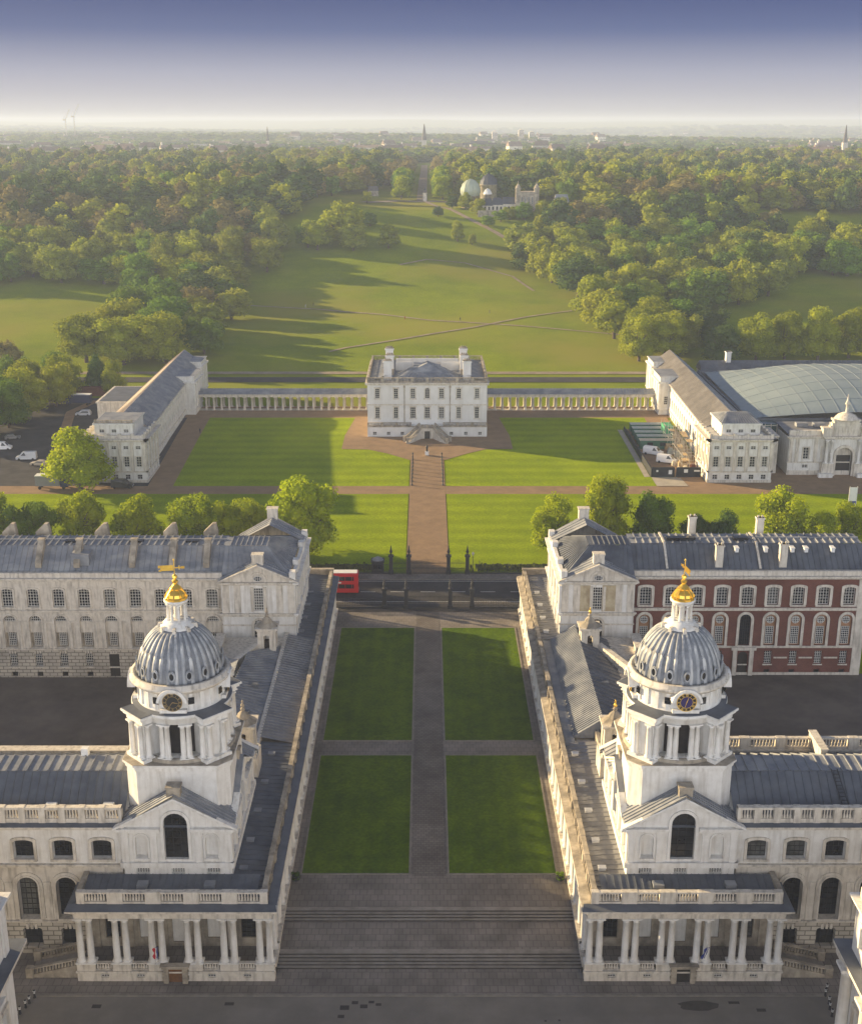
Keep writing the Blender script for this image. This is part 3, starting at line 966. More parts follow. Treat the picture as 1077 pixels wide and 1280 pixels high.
    m.build('lead_covering', M['lead_d'], T)
    m = MB()
    m.lathe(cx, cy, [(5.9, 23.75), (5.85, 24.1), (4.0, 24.12)], 48, cap=False)
    m.lathe(cx, cy, [(4.3, 28.4), (5.45, 28.4), (5.45, 28.95), (5.6, 29.0), (5.75, 29.3), (5.75, 29.54), (4.9, 29.54)], 48, cap=False)
    m.build('entablature', M['stone_w'], T)
    m = MB(); m.lathe(cx, cy, [(5.93, 23.76), (5.9, 24.03), (5.88, 24.13), (5.2, 24.16)], 48, cap=False); m.build('drum_ledge', M['stone_d'], T)
    for q in range(4):
        for da in (-16.6, -9.6, 9.6, 16.6):
            a = q * PI / 2 + R(da)
            put_column(cx + 5.25 * math.cos(a), cy + 5.25 * math.sin(a), 24.1, 4.3, 0.32, T, 'stone_w', a, cap='c')
        for (u, v_) in ((6.4, -0.9), (6.4, 0.9), (5.75, -1.45), (5.75, 1.45)):
            a = PI / 4 + q * PI / 2
            put_column(cx + u * math.cos(a) - v_ * math.sin(a), cy + u * math.sin(a) + v_ * math.cos(a), 24.15, 4.25, 0.32, T, 'stone_w', a, cap='c')
    # ---- attic with square lights and clocks
    m = MB()
    m.lathe(cx, cy, [(5.05, 29.5), (5.05, 29.9), (4.95, 29.95), (4.95, 31.9), (5.2, 31.95)], 48, cap=False)
    for k in range(24):
        a = 2 * PI * (k + 0.5) / 24
        i0 = len(m.v); m.box(4.9, 5.07, -0.22, 0.22, 29.9, 31.95)
        m.xf(i0, lambda p: (cx + p.x * math.cos(a) - p.y * math.sin(a), cy + p.x * math.sin(a) + p.y * math.cos(a), p.z))
    m.build('attic', M['stone_w'], T)
    m = MB()
    m.lathe(cx, cy, [(5.0, 31.9), (5.35, 32.0), (5.45, 32.25), (5.75, 32.35), (5.75, 32.6), (5.55, 32.65), (5.55, 33.05), (5.1, 33.05), (5.05, 32.75), (4.4, 32.75)], 64, cap=False)
    m.build('ring_cornice', M['stone'], T)
    for k in range(16):
        if k % 4 == 0: continue
        a = 2 * PI * k / 16
        if k % 4 == 2: continue
        m = MB(); m.box(-0.32, 0.32, -0.03, 0.0, -0.35, 0.35)
        W = Wall(cx + 5.0 * math.cos(a), cy + 5.0 * math.sin(a), a + PI / 2)
        put_window(W, 'rect', 0, 30.65, 0.7, 0.8, T, 2, 2, 0.04, 0.0, v=-0.16, fm='black', name='square_light')
    # clocks on four faces
    clock_w = 1.12
    for k in range(4):
        a = k * PI / 2 - PI / 2
        W = Wall(cx + 5.0 * math.cos(a), cy + 5.0 * math.sin(a), a + PI / 2)
        h = MB()
        n = 18
        # hood: semicircular moulded canopy round the dial
        for (ra, rb, v0, v1) in ((1.42, 1.72, -0.85, 0.3), (1.16, 1.43, -0.5, 0.3)):
            for i in range(n):
                t0 = 0.02 * PI + 0.96 * PI * i / n; t1 = 0.02 * PI + 0.96 * PI * (i + 1) / n
                q = [(ra, t0), (rb, t0), (rb, t1), (ra, t1)]
                f = [W.p(r_ * math.cos(t), v0, 31.15 + r_ * math.sin(t)) for r_, t in q]
                g = [W.p(r_ * math.cos(t), v1, 31.15 + r_ * math.sin(t)) for r_, t in q]
                h.face(f); h.face([f[1], g[1], g[2], f[2]]); h.face([f[0], f[3], g[3], g[0]])
        W.ubox(h, -1.5, 1.5, -0.3, 0.2, 29.75, 30.15)
        h.build('clock_hood', M['stone_w'], T)
        d = MB()
        W.poly(d, [(clock_w * math.cos(2 * PI * i / 32), 31.15 + clock_w * math.sin(2 * PI * i / 32)) for i in range(32)], -0.4)
        face = d.build('clock_face', M['clock' if sx < 0 else 'clock_blue'], T)
        e = MB()
        rings = ((1.05, 1.12), (0.68, 0.72))
        for ra, rb in rings:
            for i in range(32):
                t0 = 2 * PI * i / 32; t1 = 2 * PI * (i + 1) / 32
                e.face([W.p(r_ * math.cos(t), -0.42, 31.15 + r_ * math.sin(t)) for r_, t in ((ra, t0), (rb, t0), (rb, t1), (ra, t1))])
        numer = ['XII', 'I', 'II', 'III', 'IIII', 'V', 'VI', 'VII', 'VIII', 'IX', 'X', 'XI']

        def stroke(x_a, y_a, x_b, y_b, ang, wd=0.035):
            # numerals drawn as strokes in the ring, tops outward; positions local to the hour
            def tr(px, py):
                rr = 0.885 + py
                return (px * math.cos(ang) + rr * math.sin(ang), -px * math.sin(ang) + rr * math.cos(ang))
            a_ = tr(x_a, y_a); b_ = tr(x_b, y_b)
            dx, dy = b_[0] - a_[0], b_[1] - a_[1]; l = math.hypot(dx, dy); nx_, nz_ = -dy / l * wd / 2, dx / l * wd / 2
            e.face([W.p(a_[0] + nx_, -0.425, 31.15 + a_[1] + nz_), W.p(a_[0] - nx_, -0.425, 31.15 + a_[1] - nz_), W.p(b_[0] - nx_, -0.425, 31.15 + b_[1] - nz_), W.p(b_[0] + nx_, -0.425, 31.15 + b_[1] + nz_)])
        for hnum, s_ in enumerate(numer):
            ang = 2 * PI * hnum / 12
            wds = {'I': 0.07, 'V': 0.14, 'X': 0.14}
            tot = sum(wds[c_] for c_ in s_); px = -tot / 2
            for c_ in s_:
                wv = wds[c_]; c0 = px + wv / 2
                if c_ == 'I': stroke(c0, -0.13, c0, 0.13, ang)
                elif c_ == 'V': stroke(c0 - 0.05, 0.13, c0, -0.13, ang); stroke(c0 + 0.05, 0.13, c0, -0.13, ang)
                else: stroke(c0 - 0.05, 0.13, c0 + 0.05, -0.13, ang); stroke(c0 + 0.05, 0.13, c0 - 0.05, -0.13, ang)
                px += wv
        eo = e.build('numerals', M['gold_dim' if sx < 0 else 'gold_p'], face, origin=tuple(wpos(face)))
        e = MB()
        for ang, ln, wd in (((R(100), 0.62, 0.09), (R(215), 0.8, 0.06)) if sx < 0 else ((R(18), 0.6, 0.09), (R(196), 0.85, 0.06))):
            dx, dz = math.sin(ang), math.cos(ang); nx_, nz_ = dz * wd / 2, -dx * wd / 2
            e.face([W.p(nx_, -0.45, 31.15 + nz_), W.p(-nx_, -0.45, 31.15 - nz_), W.p(dx * ln - nx_ * 0.4, -0.45, 31.15 + dz * ln - nz_ * 0.4), W.p(dx * ln + nx_ * 0.4, -0.45, 31.15 + dz * ln + nz_ * 0.4)][::-1])
        e.build('clock_hands', M['gold_dim' if sx < 0 else 'gold_p'], face, origin=tuple(wpos(face)))
    # ---- dome
    m = MB()
    RD, HD, Z0 = 4.72, 5.75, 32.7
    prof = []
    for j in range(17):
        t = j / 16 * (PI / 2) * 0.86
        prof.append((RD * math.cos(t) ** 0.92, Z0 + HD * math.sin(t) / math.sin(PI / 2 * 0.86)))
    m.lathe(cx, cy, prof, 72, True)
    dome = m.build('dome', M['dome_shell'], T, origin=(cx, cy, 32.7))
    m = MB()
    for k in range(32):
        a = 2 * PI * (k + 0.5) / 32
        pts = [(cx + (r_ - 0.1) * math.cos(a), cy + (r_ - 0.1) * math.sin(a), z_ - (0.12 if r_ < 2.5 else 0)) for r_, z_ in prof]
        m.tube(pts, [0.285 * (0.3 + 0.7 * r_ / RD) for r_, z_ in prof], 6)
    m.build('dome_ribs', M['lead_dome'], dome, origin=(cx, cy, 32.7))
    for k in range(16):
        a = 2 * PI * k / 16 + PI / 16 * 0
        t = 0.2
        r_ = RD * math.cos(t) ** 0.92 + 0.2
        W = Wall(cx + r_ * math.cos(a), cy + r_ * math.sin(a), a + PI / 2)
        ov_ = MB()
        W.ring(ov_, 'oval', 0, 33.55, 0.5, 0.85, 0.14, 0.16)
        W.poly(ov_, [(p_[0], 33.55 + p_[1]) for p_ in outline('oval', 0.78, 1.1)], -0.02)
        lu = ov_.build('lucarne', M['lead_dome'], dome, origin=tuple(wpos(dome)))
        gl = MB(); W.poly(gl, [(p_[0], 33.55 + p_[1]) for p_ in outline('oval', 0.5, 0.85)], -0.05)
        gl.build('pane', M['glass'], lu, origin=tuple(wpos(lu)))
    # ---- lantern and gilded cap
    m = MB()
    m.lathe(cx, cy, [(2.0, 38.0), (1.95, 38.35), (1.6, 38.45), (1.6, 38.7), (1.3, 38.75), (1.25, 38.95), (0.3, 38.96)], 20)
    m.cyl(cx, cy, 0.3, 38.9, 41.0, 8)
    m.lathe(cx, cy, [(0.5, 40.9), (1.15, 40.9), (1.15, 41.1), (1.4, 41.2), (1.4, 41.4), (0.6, 41.45)], 20, cap=False)
    lan = m.build('lantern', M['stone_w'], T, origin=(cx, cy, 38.0))
    for k in range(8):
        a = 2 * PI * k / 8 + PI / 8
        put_column(cx + 1.02 * math.cos(a), cy + 1.02 * math.sin(a), 38.93, 1.98, 0.15, lan, 'stone_w', a, 8)
    m = MB()
    for k in range(8):
        a = 2 * PI * k / 8
        i0 = len(m.v)
        m.box(1.45, 2.2, -0.14, 0.14, 37.6, 38.5)
        m.box(1.9, 2.25, -0.2, 0.2, 37.7, 38.3)
        m.xf(i0, lambda p: (cx + p.x * math.cos(a) - p.y * math.sin(a), cy + p.x * math.sin(a) + p.y * math.cos(a), p.z))
    m.build('scrolls', M['stone'], lan, origin=(cx, cy, 38.0))
    m = MB()
    m.lathe(cx, cy, [(1.3, 41.4), (1.32, 41.65), (1.15, 41.75), (1.1, 42.1), (0.75, 42.45), (0.62, 42.55), (0.7, 42.7), (0.42, 42.95), (0.2, 43.2), (0.33, 43.35), (0.36, 43.55), (0.14, 43.75), (0.3, 43.95), (0.26, 44.15), (0.06, 44.35), (0.05, 45.0)], 12, False)
    for k in range(8):
        a = 2 * PI * k / 8; m.bar((cx + 1.3 * math.cos(a), cy + 1.3 * math.sin(a), 41.7), (cx + 0.5 * math.cos(a), cy + 0.5 * math.sin(a), 42.8), 0.16)
    cap = m.build('gilded_cap', M['gold'], T, origin=(cx, cy, 41.4))
    m = MB()
    m.bar((cx, cy, 44.2), (cx, cy, 46.1), 0.09)
    m.lathe(cx, cy, [(0.02, 45.9), (0.14, 46.0), (0.02, 46.15)], 6)
    va = R(8) if sx < 0 else R(98)
    dx, dy = math.cos(va), math.sin(va)
    i0 = len(m.v)
    m.box(-1.5, -0.1, -0.03, 0.03, 44.75, 45.4); m.box(-1.75, -1.4, -0.03, 0.03, 45.1, 45.4); m.box(-1.7, -1.4, -0.03, 0.03, 44.7, 44.9)
    m.box(0, 0.9, -0.03, 0.03, 45.02, 45.14); m.box(0.75, 1.15, -0.03, 0.03, 44.95, 45.22); m.box(0.5, 0.62, -0.035, 0.035, 44.85, 45.32)
    m.xf(i0, lambda p: (cx + p.x * dx - p.y * dy, cy + p.x * dy + p.y * dx, p.z))
    m.build('weather_vane', M['gold'], cap, origin=(cx, cy, 41.4))
    return T


M['gold_dim'] = mat('tarnished gold paint', (0.34, 0.24, 0.10), 0.5, 0.1, 2.0)
M['clock'] = mat('black clock dial', (0.03, 0.03, 0.028), 0.5, 0.1, 1.0)


def dial_blue():
    m = mat('black dial with a blue centre', (0.03, 0.02, 0.03), 0.5, 0.1, 1.0)
    N = m.node_tree.nodes; L = m.node_tree.links
    g = N.new('ShaderNodeNewGeometry')
    vm = N.new('ShaderNodeVectorMath'); vm.operation = 'DISTANCE'; vm.inputs[1].default_value = (28.5, 124.2, 31.15)
    L.new(g.outputs['Position'], vm.inputs[0])
    r = N.new('ShaderNodeValToRGB'); r.color_ramp.interpolation = 'CONSTANT'
    r.color_ramp.elements[0].color = (0.03, 0.02, 0.10, 1); r.color_ramp.elements[1].position = 0.7; r.color_ramp.elements[1].color = (0.012, 0.012, 0.014, 1)
    L.new(vm.outputs['Value'], r.inputs[0]); L.new(r.outputs[0], N['Principled BSDF'].inputs['Base Color'])
    return m


M['clock_blue'] = dial_blue()


def portico(sx):
    xi, xo = sx * 17.4, sx * 39.6
    a, b = min(xi, xo), max(xi, xo)
    cx = (a + b) / 2
    T = thing('portico', (cx, 119, 0), 'portico of paired white columns below the %s' % ('left clock tower, with a brown street door' if sx < 0 else 'right clock tower, with a dark street door'), 'portico', 'porticoes below the clock towers')
    F = 116.9
    W = Wall(a, F, 0)
    L_ = b - a
    m = MB()
    holes = [('rect', L_ / 2, 0.02, 1.5, 1.95)]
    uw = [L_ / 2 + q * 4.0 for q in (-2, -1, 1, 2)]
    holes += [('rect', u, 0.55, 0.9, 0.5) for u in uw]
    W.facade(m, 0, L_, 0, 1.35, [h for h in holes if h[0] == 'rect' and h[4] < 1], depth=0.3)
    m.box(a, b, F + 0.32, 121.4, -0.5, 1.34)
    m.box(a - 0.12, b + 0.12, F - 0.14, F + 0.2, 1.22, 1.42)
    # pedestal course
    for k in range(6):
        u = a + 1.35 + k * 3.9
    m.build('plinth', M['stone'], T)
    for u in uw: put_window(W, 'rect', u, 0.55, 0.9, 0.5, T, 3, 2, 0.05, 0.25, name='basement_window')
    m = MB()
    pairs = [a + 1.05 + k * (L_ - 2.1) / 5 for k in range(6)]
    for p in pairs:
        m.box(p - 1.05, p + 1.05, F + 0.05, F + 1.0, 1.35, 2.3)
    for p, q in zip(pairs, pairs[1:]):
        if abs((p + q) / 2 - cx) < 0.5: continue
        balustrade(m, (p + 1.0, F + 0.45), (q - 1.0, F + 0.45), 1.35, 0.95, 9, 0.1, 0.35, 0.3)
    # inner side (towards the lawn)
    xs_ = xi + (-sx) * -0.5
    m.build('pedestal_course', M['stone'], T)
    m = MB(); m.face([(a + 0.1, F + 0.3, 1.46), (b - 0.1, F + 0.3, 1.46), (b - 0.1, 121.4, 1.46), (a + 0.1, 121.4, 1.46)])
    m.build('portico_floor', M['paving'], T)
    for p in pairs:
        for q in (-0.56, 0.56):
            put_column(p + q, F + 0.52, 2.3, 5.95, 0.40, T, 'stone_w', seg=14)
    # back wall with doorways
    m = MB()
    Wb = Wall(a + (0.6 if sx > 0 else 0.4), 121.3, 0)
    bl = L_ - 1.0
    holes = [('rect', bl / 2, 2.0, 2.0, 4.0)] + [('arch', bl / 2 + q * 3.9, 2.6, 1.7, 3.6) for q in (-2, -1, 1, 2)]
    Wb.facade(m, 0, bl, 1.4, 8.4, holes, depth=0.3)
    for q in (-2, -1, 1, 2): Wb.ring(m, 'arch', bl / 2 + q * 3.9, 2.6, 1.7, 3.6, 0.25, 0.12)
    for q in (-2.5, -1.5, -0.5, 0.5, 1.5, 2.5): Wb.ubox(m, bl / 2 + q * 3.9 - 0.4, bl / 2 + q * 3.9 + 0.4, -0.15, 0.05, 1.5, 8.2)
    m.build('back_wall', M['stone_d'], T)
    for q in (-2, -1, 1, 2): put_window(Wb, 'arch', bl / 2 + q * 3.9, 2.6, 1.7, 3.6, T, 3, 6, 0.06, 0.28, fm='black')
    m = MB(); Wb.ubox(m, bl / 2 - 1, bl / 2 + 1, 0.25, 0.35, 2.0, 6.0); m.build('inner_door', M['wood_d'], T)
    # street door
    m = MB()
    for s_ in (-1, 1):
        for k in range(5):
            e = 0.1 if k % 2 else 0.0
            m.box(cx + s_ * (0.78 + 0.0), cx + s_ * (1.35 + e), F - 0.45 - e * 0.3, F + 0.02, 0.05 + k * 0.4, 0.43 + k * 0.4)
    m.box(cx - 1.5, cx + 1.5, F - 0.55, F + 0.04, 2.05, 2.35)
    m.box(cx - 1.65, cx + 1.65, F - 0.7, F + 0.04, 2.35, 2.5)
    ds = m.build('door_surround', M['stone_d'], T)
    m = MB(); m.box(cx - 0.78, cx + 0.78, F - 0.12, F + 0.02, 0.05, 2.05); m.build('street_door', M['wood' if sx < 0 else 'wood_d'], T)
    # entablature
    m = MB()
    m.box(a + 0.15, b - 0.15, F + 0.1, F + 0.95, 8.25, 8.95)
    m.box(a + 0.1, b - 0.1, F + 0.05, F + 1.0, 8.6, 9.0)
    m.box(a - 0.1, b + 0.1, F - 0.15, 121.0, 9.0, 9.25)
    m.box(a - 0.4, b + 0.4, F - 0.45, 121.0, 9.25, 9.45)
    m.box(a - 0.6, b + 0.6, F - 0.65, 121.0, 9.45, 9.62)
    m.build('entablature', M['stone'], T)
    m = MB()
    m.face([(a - 0.62, F - 0.67, 9.64), (b + 0.62, F - 0.67, 9.64), (b + 0.3, F + 0.6, 9.86), (a - 0.3, F + 0.6, 9.86)])
    xo_ = xo + sx * 0.62
    m.face([(xo_, F - 0.67, 9.64), (xo_, 122, 9.64), (xo - sx * 0.3, 122, 9.86), (xo - sx * 0.3, F + 0.6, 9.86)])
    m.build('cornice_covering', M['lead_d'], T)
    m = MB()
    balustrade(m, (a + 0.5, F + 0.85), (b - 0.5, F + 0.85), 9.85, 1.45, 4.24, 1.75, 0.5, 0.33)
    m.build('balustrade', M['stone'], T)
    m = MB(); m.box(xo - sx * 0.9, xo - sx * 0.3, F + 1.1, 121.9, 9.8, 11.1); m.build('parapet', M['stone_d'], T)
    # lean-to lead roof
    m = MB()
    inner = sx * 24.0
    pa, pb = (inner, xo - sx * 1.0)
    lead_roof(m, (sx * 19.2, F + 1.3, 10.3), (xo - sx * 0.9, F + 1.3, 10.3), (xo - sx * 0.9, 121.45, 11.0), (sx * 19.2, 121.45, 11.0), 24, 0.08, 0.1)
    m.build('portico_roof', M['lead_d'], T)
    m = MB()
    for u in ((0.3, 0.72) if sx < 0 else (0.35, 0.8)):
        x_ = a + 2 + u * 18
        m.mark()
        m.box(x_ - 0.6, x_ + 0.6, 119.2, 120.2, 10.6, 11.05)
    m.build_split('rooflight', M['lead'], T)
    # side stair with sloping balustrades at the outer end
    m = MB()
    for k in range(9):
        x_ = xo + sx * (0.1 + k * 0.62)
        m.box(x_, x_ + sx * 0.62, 117.9, 120.6, 0, 1.35 - k * 0.148)
    m.build('stair', M['step'], T)
    m = MB()
    for yy in (117.7, 120.7):
        m.mark()
        m.box(xo, xo + sx * 0.02, yy - 0.2, yy + 0.2, 0, 1.4)
        pts = [(xo, 1.35), (xo + sx * 5.4, 0.05)]
        f = [(xo, yy - 0.2, 0), (xo + sx * 5.8, yy - 0.2, 0), (xo + sx * 5.8, yy - 0.2, 0.25), (xo, yy - 0.2, 1.6)]
        g = [(p[0], yy + 0.2, p[2]) for p in f]
        m.face(f); m.face(g[::-1]); m.face([f[3], f[2], g[2], g[3]])
        m.face([f[1], g[1], g[2], f[2]])
        balustrade(m, (xo, yy), (xo + sx * 5.4, yy), 1.6, 0.95, 5.4, 0.5, 0.35, 0.36, z1=0.3)
        m.box(xo + sx * 5.2, xo + sx * 6.0, yy - 0.35, yy + 0.35, 0, 1.35)
    m.build_split('stair_balustrade', M['stone_d'], T)
    return T


def colonnade(sx):
    xi = sx * 17.4
    T = thing('colonnade', (sx * 20.5, 170, 0), 'long colonnaded wing %s' % ('left of the central lawns, inner face in shade' if sx < 0 else 'right of the central lawns, inner face sunlit'), 'colonnade', 'colonnades facing the central lawns')
    Y0, Y1 = 117.9, 221.0
    ang = -PI / 2 if sx > 0 else PI / 2
    m = MB()
    # plinth following the court floor
    ys = [Y0, 121.5, 128.6, 145, 165, 185, 205, Y1 + 0.4]
    for p, q in zip(ys, ys[1:]):
        m.box(xi, sx * 24, p, q, -0.3, max(1.45, g1(q) + 0.45))
        m.box(xi - sx * 0.12, xi + sx * 0.4, p, q, max(1.2, g1(q) + 0.2), max(1.55, g1(q) + 0.55))
    m.build('plinth', M['stone'], T)
    m = MB()
    m.box(sx * 23.0, sx * 23.6, 121.5, Y1, 1.4, 9.2)
    for k in range(26):
        yy = 121.0 + k * 3.9
        m.box(sx * 22.7, sx * 23.1, yy - 0.4, yy + 0.4, 1.5, 8.4)
    m.build('inner_wall', M['stone'], T)
    n = 26
    for k in range(n):
        yc = 121.6 + k * 3.93
        zf = max(1.5, g1(yc) + 0.5)
        for q in (-0.55, 0.55):
            put_column(xi + sx * 0.55, yc + q, zf, 8.3 - zf, 0.38, T, 'stone_w', seg=10)
    m = MB()
    m.box(xi + sx * 0.12, sx * 23.6, F0 + 0.95, Y1, 8.3, 8.95)
    m.box(xi - sx * 0.1, sx * 23.6, F0 + 1, Y1, 8.95, 9.25)
    m.box(xi - sx * 0.45, sx * 23.6, F0 + 1, Y1 + 0.4, 9.25, 9.62)
    m.build('entablature', M['stone'], T)
    m = MB()
    m.face([(xi - sx * 0.47, F0 + 0.6, 9.64), (xi + sx * 0.6, F0 + 0.6, 9.86), (xi + sx * 0.6, Y1 + 0.4, 9.86), (xi - sx * 0.47, Y1 + 0.4, 9.64)][::sx])
    m.build('cornice_covering', M['lead_d' if sx < 0 else 'stone_d'], T)
    m = MB()
    balustrade(m, (xi + sx * 0.95, F0 + 0.9), (xi + sx * 0.95, Y1 + 0.3), 9.85, 1.35, 3.93, 1.3, 0.5, 0.36)
    for k in range(26):
        yy = F0 + 1 + k * 3.93
        if yy < Y1: m.box(xi + sx * 0.5, xi + sx * 0.75, yy - 0.35, yy + 0.35, 9.9, 11.0)
    m.build('balustrade', M['stone_d' if sx < 0 else 'stone_d'], T)
    # far end parapet
    m = MB(); m.box(xi + sx * 0.6, sx * 23.6, Y1 - 0.2, Y1 + 0.3, 9.6, 11.2); m.box(xi + sx * 0.5, sx * 23.6, Y1 - 0.35, Y1 + 0.45, 11.2, 11.4)
    m.build('end_parapet', M['stone_d'], T)
    # roof
    for (ya, yb, key) in ((F0 + 1.3, 146, 'lead_d'), (146, 154, 'lead_d'), (154, 190, 'lead'), (190, Y1 - 0.3, 'lead_d')):
        m = MB()
        if sx > 0 and key == 'lead':
            e0, r0 = 20.3, 24.4
            lead_roof(m, (e0, ya + 2, 10.2), (e0, yb, 10.2), (r0, yb, 12.9), (r0, ya + 2, 12.9), 60, 0.12, 0.14)
            m.face([(e0, ya + 2, 10.2), (r0, ya + 2, 12.9), (r0 + 2, ya + 2, 10.6), (r0 + 2, ya + 2, 9.9), (e0, ya + 2, 9.9)][::-1])
            lead_roof(m, (19, ya, 10.1), (20.4, ya, 10.1), (20.4, yb, 10.1), (19, yb, 10.1), 2, 0.02, 0.1)
            m.build('pitched_roof', M['lead'], T)
            m = MB()
            for i in range(7): m.box(20.6 + i * 0.62, 20.68 + i * 0.62, ya + 1.92, ya + 2.0, 10.0, 10.4 + i * 0.4)
            m.build('gable_battens', M['lead'], T)
            continue
        zi = 10.5 if not (sx < 0 and key == 'lead') else 11.2
        lead_roof(m, (sx * 18.7, ya, 10.15), (sx * 18.7, yb, 10.15), (sx * 23.5, yb, zi), (sx * 23.5, ya, zi), int((yb - ya) / (0.85 if key == 'lead' else 1.0)), 0.07 if key == 'lead_d' else 0.1, 0.1)
        m.build('lead_roof', M['lead_d' if sx < 0 and key == 'lead_d' else 'lead_g'], T)
    m = MB()
    m.box(sx * 23.3, sx * 23.9, F0 + 4.7, Y1, 9.5, 11.2)
    m.build('inner_parapet', M['stone_d' if sx > 0 else 'stone'], T)
    for k, yy in enumerate((123.5, 129.3, 136, 143, 150.5, 193, 199, 205, 211)):
        x_ = sx * (19.9 if sx > 0 else 21.4)
        m = MB(); m.box(x_ - 0.42, x_ + 0.42, yy - 0.3, yy + 0.3, 10.1, 10.55); m.box(x_ - 0.48, x_ + 0.48, yy - 0.36, yy + 0.36, 10.55, 10.62)
        m.build('roof_hatch', M['white' if sx > 0 else 'lead'], T)
    return T


F0 = 116.9
M['lead_g'] = mat('grey brown lead', (0.25, 0.25, 0.25), 0.6, 0.2, 0.4, second=(0.17, 0.17, 0.175), spec=0.4, bump=0.1, coord='World')


def bell_turret(parent, x_, y_, zb, h, gold):
    """little arched turret with an ogee cap"""
    s = 1.45
    m = MB()
    t = parent
    m.box(x_ - s - 0.2, x_ + s + 0.2, y_ - s - 0.2, y_ + s + 0.2, zb - 0.4, zb)
    for a in (-1, 1):
        for b in (-1, 1):
            m.box(x_ + a * s, x_ + a * (s - 1.0), y_ + b * s, y_ + b * (s - 1.0), zb, zb + h * 0.78)
    z2 = zb + h * 0.78
    for k in range(4):
        W = Wall(x_, y_, k * PI / 2)
        f = [(-s, z2 - 0.0), ]
        W.facade(m, -s, s, zb, z2, [('arch', 0, zb + 0.3, 1.35, h * 0.58)], depth=0.7, v=-s + 0.002)
    m.box(x_ - s - 0.12, x_ + s + 0.12, y_ - s - 0.12, y_ + s + 0.12, z2, z2 + 0.25)
    m.box(x_ - s - 0.35, x_ + s + 0.35, y_ - s - 0.35, y_ + s + 0.35, z2 + 0.25, z2 + 0.5)
    o = m.build('bell_turret', M['stone'], parent)
    m = MB()
    m.lathe(x_, y_, [(s * 1.3, z2 + 0.5), (s * 1.1, z2 + 0.7), (s * 0.62, z2 + 1.1), (s * 0.52, z2 + 1.5), (s * 0.3, z2 + 1.85), (0.2, z2 + 2.0), (0.35, z2 + 2.3), (0.12, z2 + 2.55)], 8, False, a0=PI / 8)
    m.build('turret_cap', M['stone_d'], o, origin=tuple(wpos(o)))
    m = MB()
    m.lathe(x_, y_, [(0.1, z2 + 2.5), (0.26, z2 + 2.7), (0.22, z2 + 2.95), (0.08, z2 + 3.1), (0.16, z2 + 3.3), (0.02, z2 + 3.6)], 8)
    m.build('finial', M['gold' if gold else 'stone_d'], o, origin=tuple(wpos(o)))
    m = MB(); m.box(x_ - 0.5, x_ + 0.5, y_ - 0.5, y_ + 0.5, zb, zb + 1.8); m.build('bell_frame', M['dark'], o, origin=tuple(wpos(o)))


def hall_wing(sx):
    """the lower hall behind the tower, between the colonnade and the court"""
    T = thing('hall_wing', (sx * 29, 165, 0), 'linking wing with two bell turrets behind the %s' % ('left dome, silvery low roofs' if sx < 0 else 'right dome, dark roof and gilded finials'), 'hall', 'linking wings with bell turrets')
    m = MB()
    a, b = sorted((sx * 23.9, sx * 34))
    m.box(a, b, 139.6, 190.0, 0, 10.6)
    m.build('wall', M['stone'], T)
    m = MB()
    if sx > 0:
        lead_roof(m, (33.8, 157, 8.8), (33.8, 189, 8.8), (24.4, 189, 12.9), (24.4, 157, 12.9), 22, 0.12, 0.14)
        lead_roof(m, (33.8, 143.5, 10.8), (33.8, 157, 10.8), (24.4, 157, 11.4), (24.4, 143.5, 11.4), 9, 0.1, 0.12)
        m.face([(33.8, 157, 8.8), (24.4, 157, 12.9), (24.4, 157, 10.5)])
    else:
        lead_roof(m, (-24, 143.5, 10.9), (-24, 160, 10.9), (-29.5, 160, 13.2), (-29.5, 143.5, 12.0), 14, 0.1, 0.12)
        lead_roof(m, (-24, 160, 10.9), (-24, 186, 10.9), (-28.6, 180, 12.4), (-29.5, 160, 13.2), 24, 0.1, 0.12)
        lead_roof(m, (-34, 143.5, 10.7), (-34, 182, 10.7), (-29.5, 176, 12.9), (-29.5, 143.5, 12.0), 20, 0.1, 0.12)
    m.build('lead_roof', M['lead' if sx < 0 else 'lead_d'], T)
    # stepped gable wall with scrolls on the court side
    m = MB()
    xs = sx * 33.6
    for k, (ya, yb, zt) in enumerate(((141, 148, 15.5), (148, 152, 13.6), (152, 156, 12.4), (156, 172, 11.4), (172, 178, 12.4), (178, 189, 11.4))):
        m.box(xs, xs + sx * 1.2, ya, yb, 0, zt); m.box(xs - sx * 0.2, xs + sx * 1.4, ya - 0.15, yb + 0.15, zt, zt + 0.3)
    for yy in (148, 152, 156, 172, 178): urn(m, xs + sx * 0.6, yy, 12.6, 0.8)
    # diagonal parapet coming off the far turret
    m.bar((sx * 27.5, 183.5, 11.4), (sx * 31.5, 174.5, 11.2), 0.9, 2.0)
    m.bar((sx * 31.5, 174.5, 11.2), (sx * 33.8, 166, 11.0), 0.8, 1.6)
    m.bar((sx * 24.2, 143.5, 11.0), (sx * 33.5, 143.5, 11.6), 0.6, 1.8)
    m.build('stepped_parapet', M['stone'], T)
    bell_turret(T, sx * 26.0, 184.5, 10.7, 5.0, sx > 0)
    bell_turret(T, sx * 24.3, 146.0, 13.6, 4.6, sx > 0)
    m = MB(); m.box(*sorted((sx * 22.4, sx * 26.2)), 144.1, 147.9, 9.9, 13.25); m.build('turret_base', M['stone'], T)
    m = MB()
    for yy in (152, 160, 169): m.mark(); m.box(sx * 26.3 - 0.7, sx * 26.3 + 0.7, yy - 0.35, yy + 0.35, 11.2, 12.15 + (0.3 if sx > 0 else 0))
    m.build_split('roof_hatch', M['lead_d'], T)
    return T


